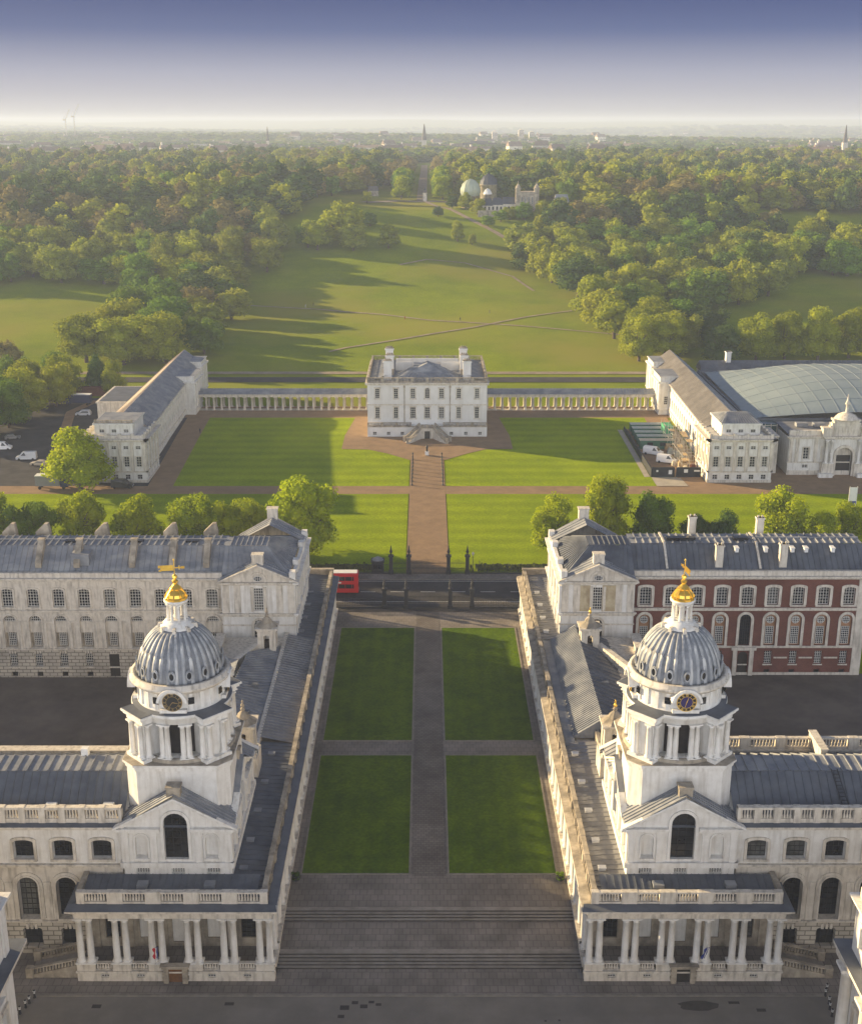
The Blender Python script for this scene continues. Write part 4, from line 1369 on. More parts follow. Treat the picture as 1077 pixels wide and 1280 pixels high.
def near_range(sx):
    """court range that runs outwards from the tower, parallel to the street"""
    xi = sx * 34.6; xo = sx * 66
    a, b = min(xi, xo), max(xi, xo)
    L_ = b - a; F = 122.0
    T = thing('court_range', (sx * 50, 130, 0), 'arched window stone range beside the %s, %s' % (('left clock tower', 'plain roof') if sx < 0 else ('right clock tower', 'ladder on its dark roof')), 'building', 'ranges with arched windows beside the clock towers')
    W = Wall(a, F, 0)
    m = MB()
    step = 4.43
    k0 = 37.1
    cs = []
    k = 0
    while k0 + k * step < 65: cs.append(sx * (k0 + k * step) - a); k += 1
    up = [('seg', u, 12.7, 2.3, 2.5) for u in cs]
    mid = [('arch', u, 4.75, 2.35, 5.6) for u in cs]
    lo = [('seg', u, 1.0, 2.2, 2.6) for u in cs]
    W.facade(m, 0, L_, 11.7, 17.0, up, depth=0.7)
    m.build('upper_wall', M['stone_w'], T)
    m = MB()
    W.facade(m, 0, L_, 4.3, 11.7, mid, depth=0.9)
    m.build('main_wall', M['stone'], T)
    m = MB(); W.facade(m, 0, L_, -0.1, 4.3, lo, depth=0.8, v=-0.12)
    m.build('ground_floor_wall', M['rustic'], T)
    m = MB()
    for u in cs:
        W.ring(m, 'seg', u, 12.7, 2.3, 2.5, 0.32, 0.22); W.ubox(m, u - 1.45, u + 1.45, -0.3, 0.1, 12.42, 12.7)
        W.ring(m, 'arch', u, 4.75, 2.35, 5.6, 0.55, 0.16); W.ring(m, 'arch', u, 4.75, 2.35, 5.6, 0.2, 0.26)
        W.ubox(m, u + step / 2 - 0.42, u + step / 2 + 0.42, -0.1, 0.02, 4.6, 9.6) if u + step / 2 + 0.4 < L_ else None
        W.ubox(m, u - 1.3, u + 1.3, -0.25, 0.1, 4.5, 4.74)
        for q in (-0.5, 0, 0.5): W.ubox(m, u + q - 0.14, u + q + 0.14, -0.26, -0.1, 3.45, 4.1)
    cornice(m, W, 0, L_, 11.55, 0.5, 0.4, ends=False)
    cornice(m, W, 0, L_, 4.15, 0.4, 0.35, ends=False)
    cornice(m, W, 0, L_, 16.5, 0.6, 0.7, ends=False)
    m.build('mouldings', M['stone'], T)
    m = MB(); m.face([W.p(0, -0.72, 17.12), W.p(L_, -0.72, 17.12), W.p(L_, 0.1, 17.3), W.p(0, 0.1, 17.3)]); m.build('cornice_covering', M['lead_d'], T)
    for u in cs:
        put_window(W, 'seg', u, 12.7, 2.3, 2.5, T, 4, 4, 0.05, 0.65, fm='black')
        put_window(W, 'arch', u, 4.75, 2.35, 5.6, T, 4, 8, 0.05, 0.85, fm='black', name='arched_window')
        put_window(W, 'seg', u, 1.0, 2.2, 2.6, T, 3, 3, 0.05, 0.6, fm='black')
    m = MB()
    balustrade(m, (a, F + 0.35), (b, F + 0.35), 17.1, 2.3 if False else 2.1, 4.43 / 2, 0.75, 0.6, 0.33)
    m.box(a, b, F + 0.1, F + 0.6, 17.0, 17.75)
    m.build('balustrade', M['stone'], T)
    # roof: steep front slope, flatter top, back slope
    n = int(L_ / 0.95)
    key = 'lead_d'
    m = MB()
    lead_roof(m, (a, F + 1.2, 17.3), (b, F + 1.2, 17.3), (b, F + 5.6, 20.7), (a, F + 5.6, 20.7), n, 0.12, 0.11)
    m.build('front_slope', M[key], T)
    m = MB()
    lead_roof(m, (a, F + 5.6, 20.75), (b, F + 5.6, 20.75), (b, F + 9.0, 20.9), (a, F + 9.0, 20.9), int(n * .8), 0.14, 0.13)
    m.build('roof_top', M['lead'], T)
    m = MB()
    lead_roof(m, (a, F + 14.4, 18.2), (b, F + 14.4, 18.2), (b, F + 9.0, 20.85), (a, F + 9.0, 20.85), int(n * .8), 0.14, 0.13)
    m.build('back_slope', M['lead'], T)
    m = MB()
    m.box(a, b, F + 15.2, F + 16.0, 0, 18.0)
    m.box(a, b, F + 14.9, F + 16.2, 18.0, 18.3)
    m.build('back_wall', M['stone'], T)
    m = MB()
    m.box(a + 0.0, a + 0.3, F, F + 15.5, 0, 17.0); m.box(b - 0.3, b, F, F + 15.5, 0, 17.0)
    m.build('end_wall', M['stone'], T)
    if sx > 0:
        m = MB(); balustrade(m, (a, F + 15.6), (b, F + 15.6), 18.3, 1.5, 4.43, 1.2, 0.5, 0.4); m.build('back_balustrade', M['stone'], T)
        m = MB()
        for q in (-0.35, 0.35): m.bar((47.5 + q, F + 1.3, 17.7), (46.9 + q, F + 5.6, 21.0), 0.08)
        for k in range(12):
            t = (k + 0.5) / 12; m.bar((47.15 - 0.6 * t, F + 1.3 + 4.3 * t, 17.7 + 3.3 * t), (47.85 - 0.6 * t, F + 1.3 + 4.3 * t, 17.7 + 3.3 * t), 0.06)
        m.build('roof_ladder', M['iron'], T)
        m = MB(); m.box(47.3, 48.1, F + 11.5, F + 16.4, 18.5, 20.2); m.box(47.2, 48.2, F + 11.4, F + 16.5, 20.2, 20.35); m.build('dormer', M['stone'], T)
    else:
        m = MB()
        for u in (36.5, 43.0, 52):
            m.mark(); m.box(-u - 0.6, -u + 0.6, F + 1.6, F + 2.3, 17.8, 18.6)
        m.mark(); m.box(-41.2, -40.4, F + 8.8, F + 9.6, 20.8, 21.8)
        m.build_split('roof_vent', M['white'], T)
    return T


def far_range(sx):
    """range on the far side of the court"""
    F = 192.3 if sx < 0 else 193.3
    xi = sx * 34.2; xo = sx * (95 if sx < 0 else 73.6)
    a, b = min(xi, xo), max(xi, xo); L_ = b - a
    G = 2.2
    if sx < 0: lab = 'long white stone range with arcade and stone chimneys behind the left dome'
    else: lab = 'long red brick range with white window surrounds behind the right dome'
    T = thing('far_court_range', (sx * 55, 200, 0), lab, 'building')
    W = Wall(a, F, 0)
    step = 4.27
    first = 36.1 if sx < 0 else 36.45
    cs = []; k = 0
    while first + k * step < abs(xo) - 1.5: cs.append(sx * (first + k * step) - a); k += 1
    ztop, zs1, zs0 = 20.2, 14.2, 7.4
    wm, tm = ('ashlar', 'stone') if sx < 0 else ('brick', 'stone')
    m = MB()
    up = [('seg', u, 15.1, 1.9, 3.2) for u in cs]
    W.facade(m, 0, L_, zs1, ztop, up, depth=0.5)
    if sx < 0:
        mid = [('arch', u, 7.7, 2.1, 5.9) for u in cs]
        W.facade(m, 0, L_, zs0, zs1, mid, depth=0.7)
    else:
        mid = [('arch', u, 7.7, 1.9, 5.7) for u in cs]
        W.facade(m, 0, L_, zs0, zs1, mid, depth=0.5)
    m.build('wall', M['stone' if sx < 0 else 'brick'], T)
    m = MB()
    door = 4 if sx < 0 else 4
    lo = [('rect', u, 4.3, 1.3, 2.4) for i, u in enumerate(cs) if i != door] + [('rect' if sx < 0 else 'arch', cs[door], 2.35, 1.7, 4.2)]
    lo += [('rect', u, 2.5, 1.0, 0.8) for i, u in enumerate(cs) if i != door]
    W.facade(m, 0, L_, G - 0.3, zs0, lo, depth=0.4, v=-0.1)
    m.build('ground_floor_wall', M['rustic' if sx < 0 else 'brick'], T)
    m = MB()
    for i, u in enumerate(cs):
        W.ring(m, 'seg', u, 15.1, 1.9, 3.2, 0.3 if sx < 0 else 0.45, 0.16)
        W.ubox(m, u - 1.3, u + 1.3, -0.25, 0.1, 14.85, 15.1)
        if sx < 0:
            W.ring(m, 'arch', u, 7.7, 2.1, 5.9, 0.3, 0.16)
            for q in (-1, 1): W.ubox(m, u + q * 1.6 - 0.22, u + q * 1.6 + 0.22, -0.14, 0.02, 7.6, 12.3)
            W.ubox(m, u - step / 2 + 0.0, u - 1.05, -0.2, 0.02, 12.3, 12.6); W.ubox(m, u + 1.05, u + step / 2, -0.2, 0.02, 12.3, 12.6)
            W.ubox(m, u - 1.05, u + 1.05, 0.2, 0.7, 10.4, 12.4)      # spandrel panel under the lunette
            for q in (-0.45, 0, 0.45): W.ubox(m, u + q - 0.12, u + q + 0.12, -0.3, -0.1, 6.75, 7.3)
            W.ubox(m, u - 0.95, u + 0.95, -0.22, -0.1, 4.05, 4.28)
        else:
            W.ring(m, 'arch', u, 7.7, 1.9, 5.7, 0.45, 0.14)
            W.ubox(m, u - 1.4, u + 1.4, -0.22, 0.05, 7.45, 7.7)
            W.ubox(m, u + step / 2 - 1.15, u + step / 2 + 1.15, -0.16, -0.1, 5.35, 5.6) if u + step / 2 + 1.2 < L_ and i != door and i != door - 1 else None
            W.ubox(m, u - 0.8, u + 0.8, -0.2, -0.1, 4.1, 4.3)
    if sx > 0:
        u = cs[door]
        for q in (-1, 1): W.ubox(m, u + q * 1.4 - 0.35, u + q * 1.4 + 0.35, -0.45, -0.05, 2.2, 7.0)
        W.ubox(m, u - 2.1, u + 2.1, -0.6, -0.05, 7.0, 7.5)
        W.ubox(m, 0, L_, -0.2, -0.05, 2.0, 2.75)
        W.ubox(m, L_ - 1.6, L_, -0.25, 0.1, 2.0, ztop)
    cornice(m, W, 0, L_, 14.05, 0.55, 0.35, ends=False)
    cornice(m, W, 0, L_, 7.25, 0.35, 0.3, ends=False)
    cornice(m, W, 0, L_, 19.75, 0.6, 0.75, ends=False)
    W.ubox(m, 0, L_, -0.1, 0.6, 20.35, 21.15)
    m.build('mouldings', M['stone'], T)
    m = MB()
    W.ubox(m, 0, L_, 0.95, 1.5, G - 0.3, 20)
    m.build('backing', M['dark'], T)
    for i, u in enumerate(cs):
        put_window(W, 'seg', u + (0.0), 15.1, 1.9, 3.2, T, 4, 6, 0.07, 0.45, name='upper_window')
        if sx < 0:
            put_window(W, 'rect', u, 7.9, 1.25, 2.5, T, 4, 6, 0.07, 0.62, name='window')
            put_window(W, 'arch', u, 12.4, 2.0, 1.0, T, 6, 2, 0.07, 0.4, name='lunette')
        elif i == door:
            put_window(W, 'arch', u, 7.7, 1.9, 5.7, T, 5, 10, 0.05, 0.45, name='stair_window', fm='black')
        else:
            put_window(W, 'rect', u, 7.9, 1.35, 3.2, T, 4, 8, 0.07, 0.38, name='window')
            put_window(W, 'oval', u, 11.6, 1.35, 1.35, T, 4, 4, 0.08, 0.38, name='round_window')
        if i != door:
            put_window(W, 'rect', u, 4.3, 1.3, 2.4, T, 4, 5, 0.07, 0.3)
    if sx < 0:
        m = MB()
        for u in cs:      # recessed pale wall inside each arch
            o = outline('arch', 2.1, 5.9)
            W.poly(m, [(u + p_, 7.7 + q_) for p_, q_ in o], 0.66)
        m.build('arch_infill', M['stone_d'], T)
    else:
        m = MB()
        for i, u in enumerate(cs):
            if i == door: continue
            W.poly(m, [(u + p_, 7.7 + q_) for p_, q_ in outline('arch', 1.9, 5.7)], 0.42)
        for u in cs: pass
        m.build('arch_infill', M['brick_tan'], T)
    m = MB(); W.ubox(m, cs[door] - 0.85, cs[door] + 0.85, 0.2, 0.3, 2.35, 6.5); m.build('court_door', M['wood_d'], T)
    # roof
    m = MB(); n = int(L_ / 0.95)
    lead_roof(m, (a, F + 1.1, 21.0), (b, F + 1.1, 21.0), (b, F + 5.0, 24.3), (a, F + 5.0, 24.3), n, 0.12, 0.11)
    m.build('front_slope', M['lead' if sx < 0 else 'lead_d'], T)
    m = MB()
    lead_roof(m, (a, F + 5.0, 24.35), (b, F + 5.0, 24.35), (b, F + 9.6, 24.5), (a, F + 9.6, 24.5), int(n * .8), 0.2, 0.16)
    m.bar((a, F + 7.4, 24.5), (b, F + 7.4, 24.55), 0.3, 0.3)
    m.face([(a, F + 14.6, 21.0), (b, F + 14.6, 21.0), (b, F + 9.6, 24.5), (a, F + 9.6, 24.5)][::-1])
    m.build('roof_top', M['lead'], T)
    m = MB(); m.box(a, b, F + 15, F + 15.8, 2, 21.2); m.box(a, b, F + 14.7, F + 16.1, 20.4, 20.8); m.build('back_wall', M['stone' if sx < 0 else 'brick'], T)
    m = MB(); m.box(xo - 0.3 if sx > 0 else xo, xo if sx > 0 else xo + 0.3, F, F + 15.5, 2, 20.4); m.build('end_wall', M['stone'], T)
    if sx < 0:
        cf = [(X_, F + 3.2) for X_ in (-37.0, -42.7, -49.4, -58.6, -65.0, -74, -84)]
        cb = [(X_, F + 11.3) for X_ in (-37.7, -44.7, -56.6, -66.8, -72.6, -80)]
        for (X_, Y_) in cf:
            m = MB()
            pts = [(Y_ - 1.9, 21.6), (Y_ + 1.5, 24.4), (Y_ + 1.5, 25.6), (Y_ + 0.9, 25.6), (Y_ - 1.9, 22.4)]
            for e in (0,):
                A = [(X_ - 0.5, p_, q_) for p_, q_ in pts]; B = [(X_ + 0.5, p_, q_) for p_, q_ in pts]
                m.face(A); m.face(B[::-1])
                for i in range(len(pts)):
                    j = (i + 1) % len(pts); m.face([A[i], B[i], B[j], A[j]][::-1])
            m.box(X_ - 0.6, X_ + 0.6, Y_ + 0.7, Y_ + 1.7, 25.5, 25.75)
            m.build('chimney', M['stone_d'], T)
        for (X_, Y_) in cb:
            m = MB()
            A = [(X_ - 1.2, Y_ - 0.6), (X_ + 1.2, Y_ - 0.6), (X_ + 1.2, Y_ + 0.6), (X_ - 1.2, Y_ + 0.6)]
            m.idx([(p_, q_, 23) for p_, q_ in A] + [(X_ - 1.2, Y_ - .6, 24.7), (X_ + 1.2, Y_ - .6, 24.7), (X_ + 1.2, Y_ + .6, 24.7), (X_ - 1.2, Y_ + .6, 24.7)] + [(X_ + 0.35, Y_ - .6, 26.2), (X_ + 0.95, Y_ - .6, 26.2), (X_ + 0.95, Y_ + .6, 26.2), (X_ + 0.35, Y_ + .6, 26.2)],
                  [(0, 1, 5, 4), (1, 2, 6, 5), (2, 3, 7, 6), (3, 0, 4, 7), (4, 5, 9, 8), (5, 6, 10, 9), (6, 7, 11, 10), (7, 4, 8, 11), (8, 9, 10, 11)])
            m.build('chimney', M['stone_d'], T)
        m = MB(); m.box(-59.6, -56.6, F + 1.8, F + 4.4, 21.8, 23.8); m.build('dormer', M['lead'], T)
        for X_ in (-60.6, -49.5, -40): 
            m = MB(); m.box(X_ - 1.1, X_ + 1.1, F + 6.1, F + 7.0, 24.4, 24.75); m.build('skylight', M['glass'], T)
    else:
        for (X_, Y_, zb, zt) in ((48.7, F + 1.8, 21.3, 25.2), (59.4, F + 1.8, 21.3, 25.4), (46.0, F + 11.5, 23.5, 27.1), (57.8, F + 11.5, 23.5, 26.9)):
            m = MB(); m.box(X_ - 0.62, X_ + 0.62, Y_ - 0.5, Y_ + 0.5, zb, zt); m.box(X_ - 0.74, X_ + 0.74, Y_ - 0.6, Y_ + 0.6, zt - 0.3, zt)
            for q in (-0.35, 0.35): m.cyl(X_ + q, Y_, 0.16, zt, zt + 0.35, 8)
            m.build('chimney', M['stone'], T)
        for X_ in (56.9, 61.4, 63.7, 68.2, 52.0):
            m = MB(); m.box(X_ - 0.3, X_ + 0.3, F + 3.2, F + 4.6, 23.3, 24.0); m.box(X_ - 0.38, X_ + 0.38, F + 3.1, F + 4.6, 24.0, 24.12); m.build('dormer', M['white'], T)
        m = MB(); m.box(40.6, 45.5, F + 5.9, F + 7.0, 24.5, 25.0); m.build('skylight', M['glass'], T); m = MB(); m.box(52, 54.5, F + 5.9, F + 7.0, 24.5, 25.0); m.build('skylight', M['glass'], T)
        # raised party rolls
        m = MB()
        for X_ in (40.0, 55.6): m.mark(); m.bar((X_, F + 1.1, 21.15), (X_, F + 5.0, 24.45), 0.35); m.bar((X_, F + 5, 24.45), (X_, F + 9.6, 24.65), 0.35)
        m.build_split('party_roll', M['stone'], T)
    return T


M['brick_tan'] = mat('tan rubbed brick', (0.36, 0.20, 0.11), 0.9, 0.15, 1.0, coord='World')


def end_pavilion(sx):
    """gabled pavilion at the inner end of the far range"""
    x0, x1 = sorted((sx * 22.0, sx * 34.2)); F = 190.8 if sx < 0 else 191.2
    T = thing('gabled_pavilion', ((x0 + x1) / 2, 200, 0), 'gabled stone pavilion closing the %s' % ('white court range on the left, clean pale stone' if sx < 0 else 'red brick range on the right, stained stone panels'), 'building', 'gabled pavilions at the inner ends of the far ranges')
    W = Wall(x0, F, 0); L_ = x1 - x0; c = L_ / 2
    wc = c
    ac = c + (0 if sx > 0 else 0) - sx * 0.0 + (2.6 if sx < 0 else -2.6) * 0
    m = MB()
    ua = c - 0.9 if sx > 0 else c + 0.3
    W.facade(m, 0, L_, 14.2, 20.0, [('rect', c, 15.0, 1.6, 4.0)], depth=0.4)
    m.build('upper_wall', M['stone_w'], T)
    m = MB()
    W.facade(m, 0, L_, 1.8, 14.2, [('arch', c, 7.7, 1.9, 5.7), ('oval', c + 2.4, 4.3, 1.0, 1.0)], depth=0.5)
    m.build('lower_wall', M['stone_w'], T)
    m = MB()
    W.ring(m, 'arch', c, 7.7, 1.9, 5.7, 0.4, 0.15)
    W.ubox(m, c - 1.3, c - 0.85, -0.15, 0.05, 14.9, 19.2); W.ubox(m, c + 0.85, c + 1.3, -0.15, 0.05, 14.9, 19.2)
    for u in (0.7, 2.6, L_ - 2.6, L_ - 0.7): W.ubox(m, u - 0.55, u + 0.55, -0.1, 0.02, 14.7, 19.5)
    cornice(m, W, 0, L_, 14.0, 0.6, 0.4)
    cornice(m, W, 0, L_, 12.3, 0.25, 0.15)
    cornice(m, W, 0, L_, 7.2, 0.4, 0.3)
    cornice(m, W, 0, L_, 19.6, 0.55, 0.6)
    W.ring(m, 'arch', c, 19.95, 2.2, 1.6, 0.3, 0.16)
    hw = L_ / 2
    pediment(m, W, c, hw, 20.15, 2.7, proud=0.6, thick=0.4)
    m.build('mouldings', M['stone'], T)
    put_window(W, 'rect', c, 15.0, 1.6, 4.0, T, 4, 8, 0.08, 0.35)
    put_window(W, 'arch', c, 7.7, 1.9, 5.7, T, 4, 8, 0.06, 0.45, name='arched_window', fm='frame' if sx < 0 else 'black')
    put_window(W, 'oval', c + 2.4, 4.3, 1.0, 1.0, T, 2, 2, 0.06, 0.3, name='round_window')
    put_window(W, 'oval', c, 20.25, 1.5, 0.9, T, 4, 2, 0.06, -0.03, name='gable_window')
    if sx > 0:
        for (ua_, ub_) in ((3.2, 4.75), (L_ - 4.75, L_ - 3.2)):
            m = MB(); W.ubox(m, ua_ - 0.6, ub_ + 0.1, -0.06, 0.02, 14.8, 19.4); m.build('stained_panel', M['panel'], T)
    # side towards the lawns
    ang = -PI / 2 if sx > 0 else PI / 2
    Ws = Wall(sx * 22.0, 213.0 if sx > 0 else F, ang)
    Ls = 213.0 - F
    m = MB()
    cu = [2.6 + k * 4.2 for k in range(5)]
    Ws.facade(m, 0, Ls, 9, 20.0, [('rect', u, 15.4, 1.6, 3.0) for u in cu] + [('arch', u, 10.2, 1.5, 3.2) for u in cu], depth=0.5)
    Wb = Wall(x1, 213.0, PI); Wb.facade(m, 0, L_, 2, 20, [], depth=0.1)
    for u in cu:
        Ws.ring(m, 'rect', u, 15.4, 1.6, 3.0, 0.3, 0.25)
        Ws.ubox(m, u - 1.2, u + 1.2, -0.4, 0.1, 18.6, 18.9)
        Ws.ring(m, 'arch', u, 10.2, 1.5, 3.2, 0.3, 0.15)
        Ws.ubox(m, u + 2.1 - 0.5, u + 2.1 + 0.5, -0.35, 0.05, 14.6, 19.4)
    cornice(m, Ws, 0, Ls, 14.0, 0.6, 0.5); cornice(m, Ws, 0, Ls, 19.6, 0.55, 0.7)
    Ws.ubox(m, 0, Ls, 0.0, 0.6, 20.15, 21.1)
    for u in (0.5, 6.5, Ls - 6.5, Ls - 0.5): Ws.ubox(m, u - 0.7, u + 0.7, -0.1, 0.9, 20.1, 21.9)
    m.build('side_wall', M['stone_w'], T)
    for u in cu:
        put_window(Ws, 'rect', u, 15.4, 1.6, 3.0, T, 4, 6, 0.07, 0.4); put_window(Ws, 'arch', u, 10.2, 1.5, 3.2, T, 4, 6, 0.07, 0.4)
    # roofs
    m = MB()
    xa = sx * 22.9; xr = sx * 27.2; xe = sx * 34.2
    yf, yb = F + 1.0, 212.2
    ys0, ys1 = F + 6.1, F + 10.7
    zr = 24.35
    lead_roof(m, (xa, yf, 21.0), (xe, yf, 21.0), (xe, ys0, zr), (xr, ys0, zr), 12, 0.12, 0.12)
    lead_roof(m, (xa, yb, 21.0), (xa, yf, 21.0), (xr, ys0, zr), (xr, ys1, zr), 18, 0.12, 0.12)
    lead_roof(m, (xe, yb, 21.0), (xa, yb, 21.0), (xr, ys1, zr), (xe, ys1, zr), 10, 0.12, 0.12)
    lead_roof(m, (xr, ys0, zr + .05), (xe, ys0, zr + .05), (xe, ys1, zr + .12), (xr, ys1, zr + .12), 8, 0.18, 0.15)
    m.build('hipped_roof', M['lead' if sx < 0 else 'lead_d'], T)
    m = MB()
    cx = (x0 + x1) / 2
    for (ya, yb_) in ((F - 0.3, F + 3.4),):
        for s_ in (-1, 1):
            lead_roof(m, (cx + s_ * 6.2, ya, 20.6), (cx + s_ * 6.2, yb_, 20.6), (cx, yb_ + 0.8, 23.35), (cx, ya, 23.35), 4, 0.1, 0.12)
    m.build('gable_roof', M['lead'], T)
    m = MB()
    for s_ in (-1, 1):
        lead_roof(m, (cx + s_ * 6.2, 213.3, 20.9), (cx + s_ * 6.2, 209, 20.9), (cx, 208, 24.4), (cx, 213.3, 24.4), 4, 0.1, 0.12)
    m.build('gable_roof', M['lead'], T)
    m = MB()
    m.face([(cx - 6.4, 213.35, 20.8), (cx + 6.4, 213.35, 20.8), (cx, 213.35, 24.5)]); m.face([(cx - 6.4, 212.9, 20.8), (cx, 212.9, 24.5), (cx + 6.4, 212.9, 20.8)])
    m.box(cx - 0.9, cx + 0.9, 212.3, 213.7, 24.0, 25.9); m.box(cx - 1.05, cx + 1.05, 212.2, 213.8, 25.9, 26.1)
    m.build('rear_gable', M['stone'], T)
    m = MB(); m.box(cx - 0.9, cx + 0.9, F + 0.2, F + 1.6, 22.5, 24.6); m.box(cx - 1.0, cx + 1.0, F + 0.1, F + 1.7, 24.6, 24.8)
    m.build('gable_chimney', M['stone'], T)
    return T


for sx in (-1, 1):
    domed_tower(sx); portico(sx); colonnade(sx); hall_wing(sx); near_range(sx); far_range(sx); end_pavilion(sx)

# the range closing the left court, standing just outside the picture
T = thing('court_end_range', (-104, 150, 0), 'stone court range closing the left court beyond the left edge', 'building')
m = MB(); m.box(-112, -99, 40, 214, 0, 16); m.box(-112.5, -98.5, 39.5, 214.5, 16, 16.6); m.build('wall', M['stone'], T)
m = MB(); lead_roof(m, (-98.8, 214, 16.7), (-98.8, 40, 16.7), (-105.5, 40, 19), (-105.5, 214, 19), 120, 0.1, 0.12); lead_roof(m, (-112.2, 40, 16.7), (-112.2, 214, 16.7), (-105.5, 214, 19), (-105.5, 40, 19), 120, 0.1, 0.12); m.build('roof', M['lead_d'], T)
# ================================================================ corner buildings nearest the viewer
def near_corner(sx):
    T = thing('corner_building', (sx * 45, 90, 0), 'corner of a giant ordered stone building at the %s edge, with deep cornice' % ('lower left' if sx < 0 else 'lower right'), 'building', 'building corners at the bottom edge')
    xi = sx * 39.7; xo = sx * 75; F = 98.8; Bk = 20.0
    # wall facing the central axis and wall facing away from the viewer
    ang = -PI / 2 if sx > 0 else PI / 2
    W = Wall(xi, F if sx > 0 else Bk, ang)
    L_ = F - Bk
    g = (lambda u: u) if sx > 0 else (lambda u: L_ - u)
    us = [g(3.6 + 5.2 * k) for k in range(15)]
    m = MB()
    W.facade(m, 0, L_, 0, 18.0, [('rect', u, 3.0, 1.9, 4.0) for u in us] + [('rect', u, 10.0, 1.9, 3.6) for u in us], depth=0.5)
    a, b = sorted((xi, xo))
    Wn = Wall(b, F, PI)
    Wn.facade(m, 0, b - a, 0, 18.0, [('rect', 4 + 5 * k, 3, 1.9, 4.0) for k in range(6)], depth=0.5)
    m.build('wall', M['stone_w'], T)
    m = MB()
    for u in us:
        W.ring(m, 'rect', u, 3.0, 1.9, 4.0, 0.35, 0.25); W.ring(m, 'rect', u, 10.0, 1.9, 3.6, 0.35, 0.25)
        W.ubox(m, u - 1.5, u + 1.5, -0.5, 0, 7.5, 7.9)
    W.ubox(m, -0.3, L_ + 0.3, -0.5, 0.1, 0, 2.2)
    W.ubox(m, 0, L_, -0.8, 0.2, 17.0, 17.6)
    W.ubox(m, -1.0, L_ + 1.0, -1.0, 0.2, 17.6, 17.9); W.ubox(m, -1.25, L_ + 1.25, -1.25, 0.2, 17.9, 18.25)
    Wn.ubox(m, 0, b - a + 1.25, -1.25, 0.2, 17.9, 18.25); Wn.ubox(m, 0, b - a + 1.0, -0.9, 0.2, 17.0, 17.9)
    m.build('cornice', M['stone'], T)
    m = MB()
    a2, b2 = sorted((xi - sx * 1.28, xi + sx * 0.02))
    m.face([(a2, Bk, 18.27), (b2, Bk, 18.27), (b2, F + 1.28, 18.27), (a2, F + 1.28, 18.27)])
    a3, b3 = sorted((xi + sx * 0.02, xo)); m.face([(a3, F - 0.2, 18.27), (b3, F - 0.2, 18.27), (b3, F + 1.28, 18.27), (a3, F + 1.28, 18.27)])
    m.build('cornice_covering', M['lead_d'], T)
    for i, u in enumerate(us):
        for q in ([-2.6] if i else [-2.6, ]):
            x_, y_, z_ = W.p(u + q, -0.45, 2.2)
            put_column(x_, y_, 2.2, 14.8, 0.62, T, 'stone_w', seg=16, cap='c')
        put_window(W, 'rect', u, 3.0, 1.9, 4.0, T, 4, 8, 0.06, 0.45); put_window(W, 'rect', u, 10.0, 1.9, 3.6, T, 4, 7, 0.06, 0.45)
    # attic storey
    Wa = Wall(xi + sx * 0.02, F - 0.2 if sx > 0 else Bk, ang)
    La = L_ - 0.2
    m = MB()
    ua = [g(3.6 + 5.2 * k) if sx < 0 else 2.7 + 5.2 * k for k in range(15)]
    Wa.facade(m, 0, La, 18.2, 23.6, [('rect', u, 19.6, 1.7, 2.4) for u in ua], depth=0.4)
    a4, b4 = sorted((xi + sx * 0.02, xo)); m.face([(b4, F - 0.2, 18.2), (a4, F - 0.2, 18.2), (a4, F - 0.2, 23.6), (b4, F - 0.2, 23.6)])
    for u in ua: Wa.ring(m, 'rect', u, 19.6, 1.7, 2.4, 0.3, 0.18); Wa.ubox(m, u + 2.0, u + 3.1, -0.2, 0.1, 18.2, 23.4)
    cornice(m, Wa, -0.0, La, 23.4, 0.6, 0.6)
    Wt = Wall(b4, F - 0.2, PI); cornice(m, Wt, 0, b4 - a4, 23.4, 0.6, 0.6)
    Wa.ubox(m, 0, La, 0.2, 0.8, 24.0, 25.0)
    m.build('attic_storey', M['stone_w'], T)
    for u in ua: put_window(Wa, 'rect', u, 19.6, 1.7, 2.4, T, 3, 4, 0.06, 0.35)
    m = MB(); m.face([(a4, Bk, 23.8), (b4, Bk, 23.8), (b4, F - 0.2, 23.8), (a4, F - 0.2, 23.8)]); m.build('roof', M['lead'], T)
    m = MB(); urn(m, xi + sx * 0.9, F - 0.9, 24.9, 0.9); m.box(xi + sx * 0.15, xi + sx * 1.5, F - 1.7, F - 0.35, 23.9, 25.0); m.build('urn', M['stone'], T)


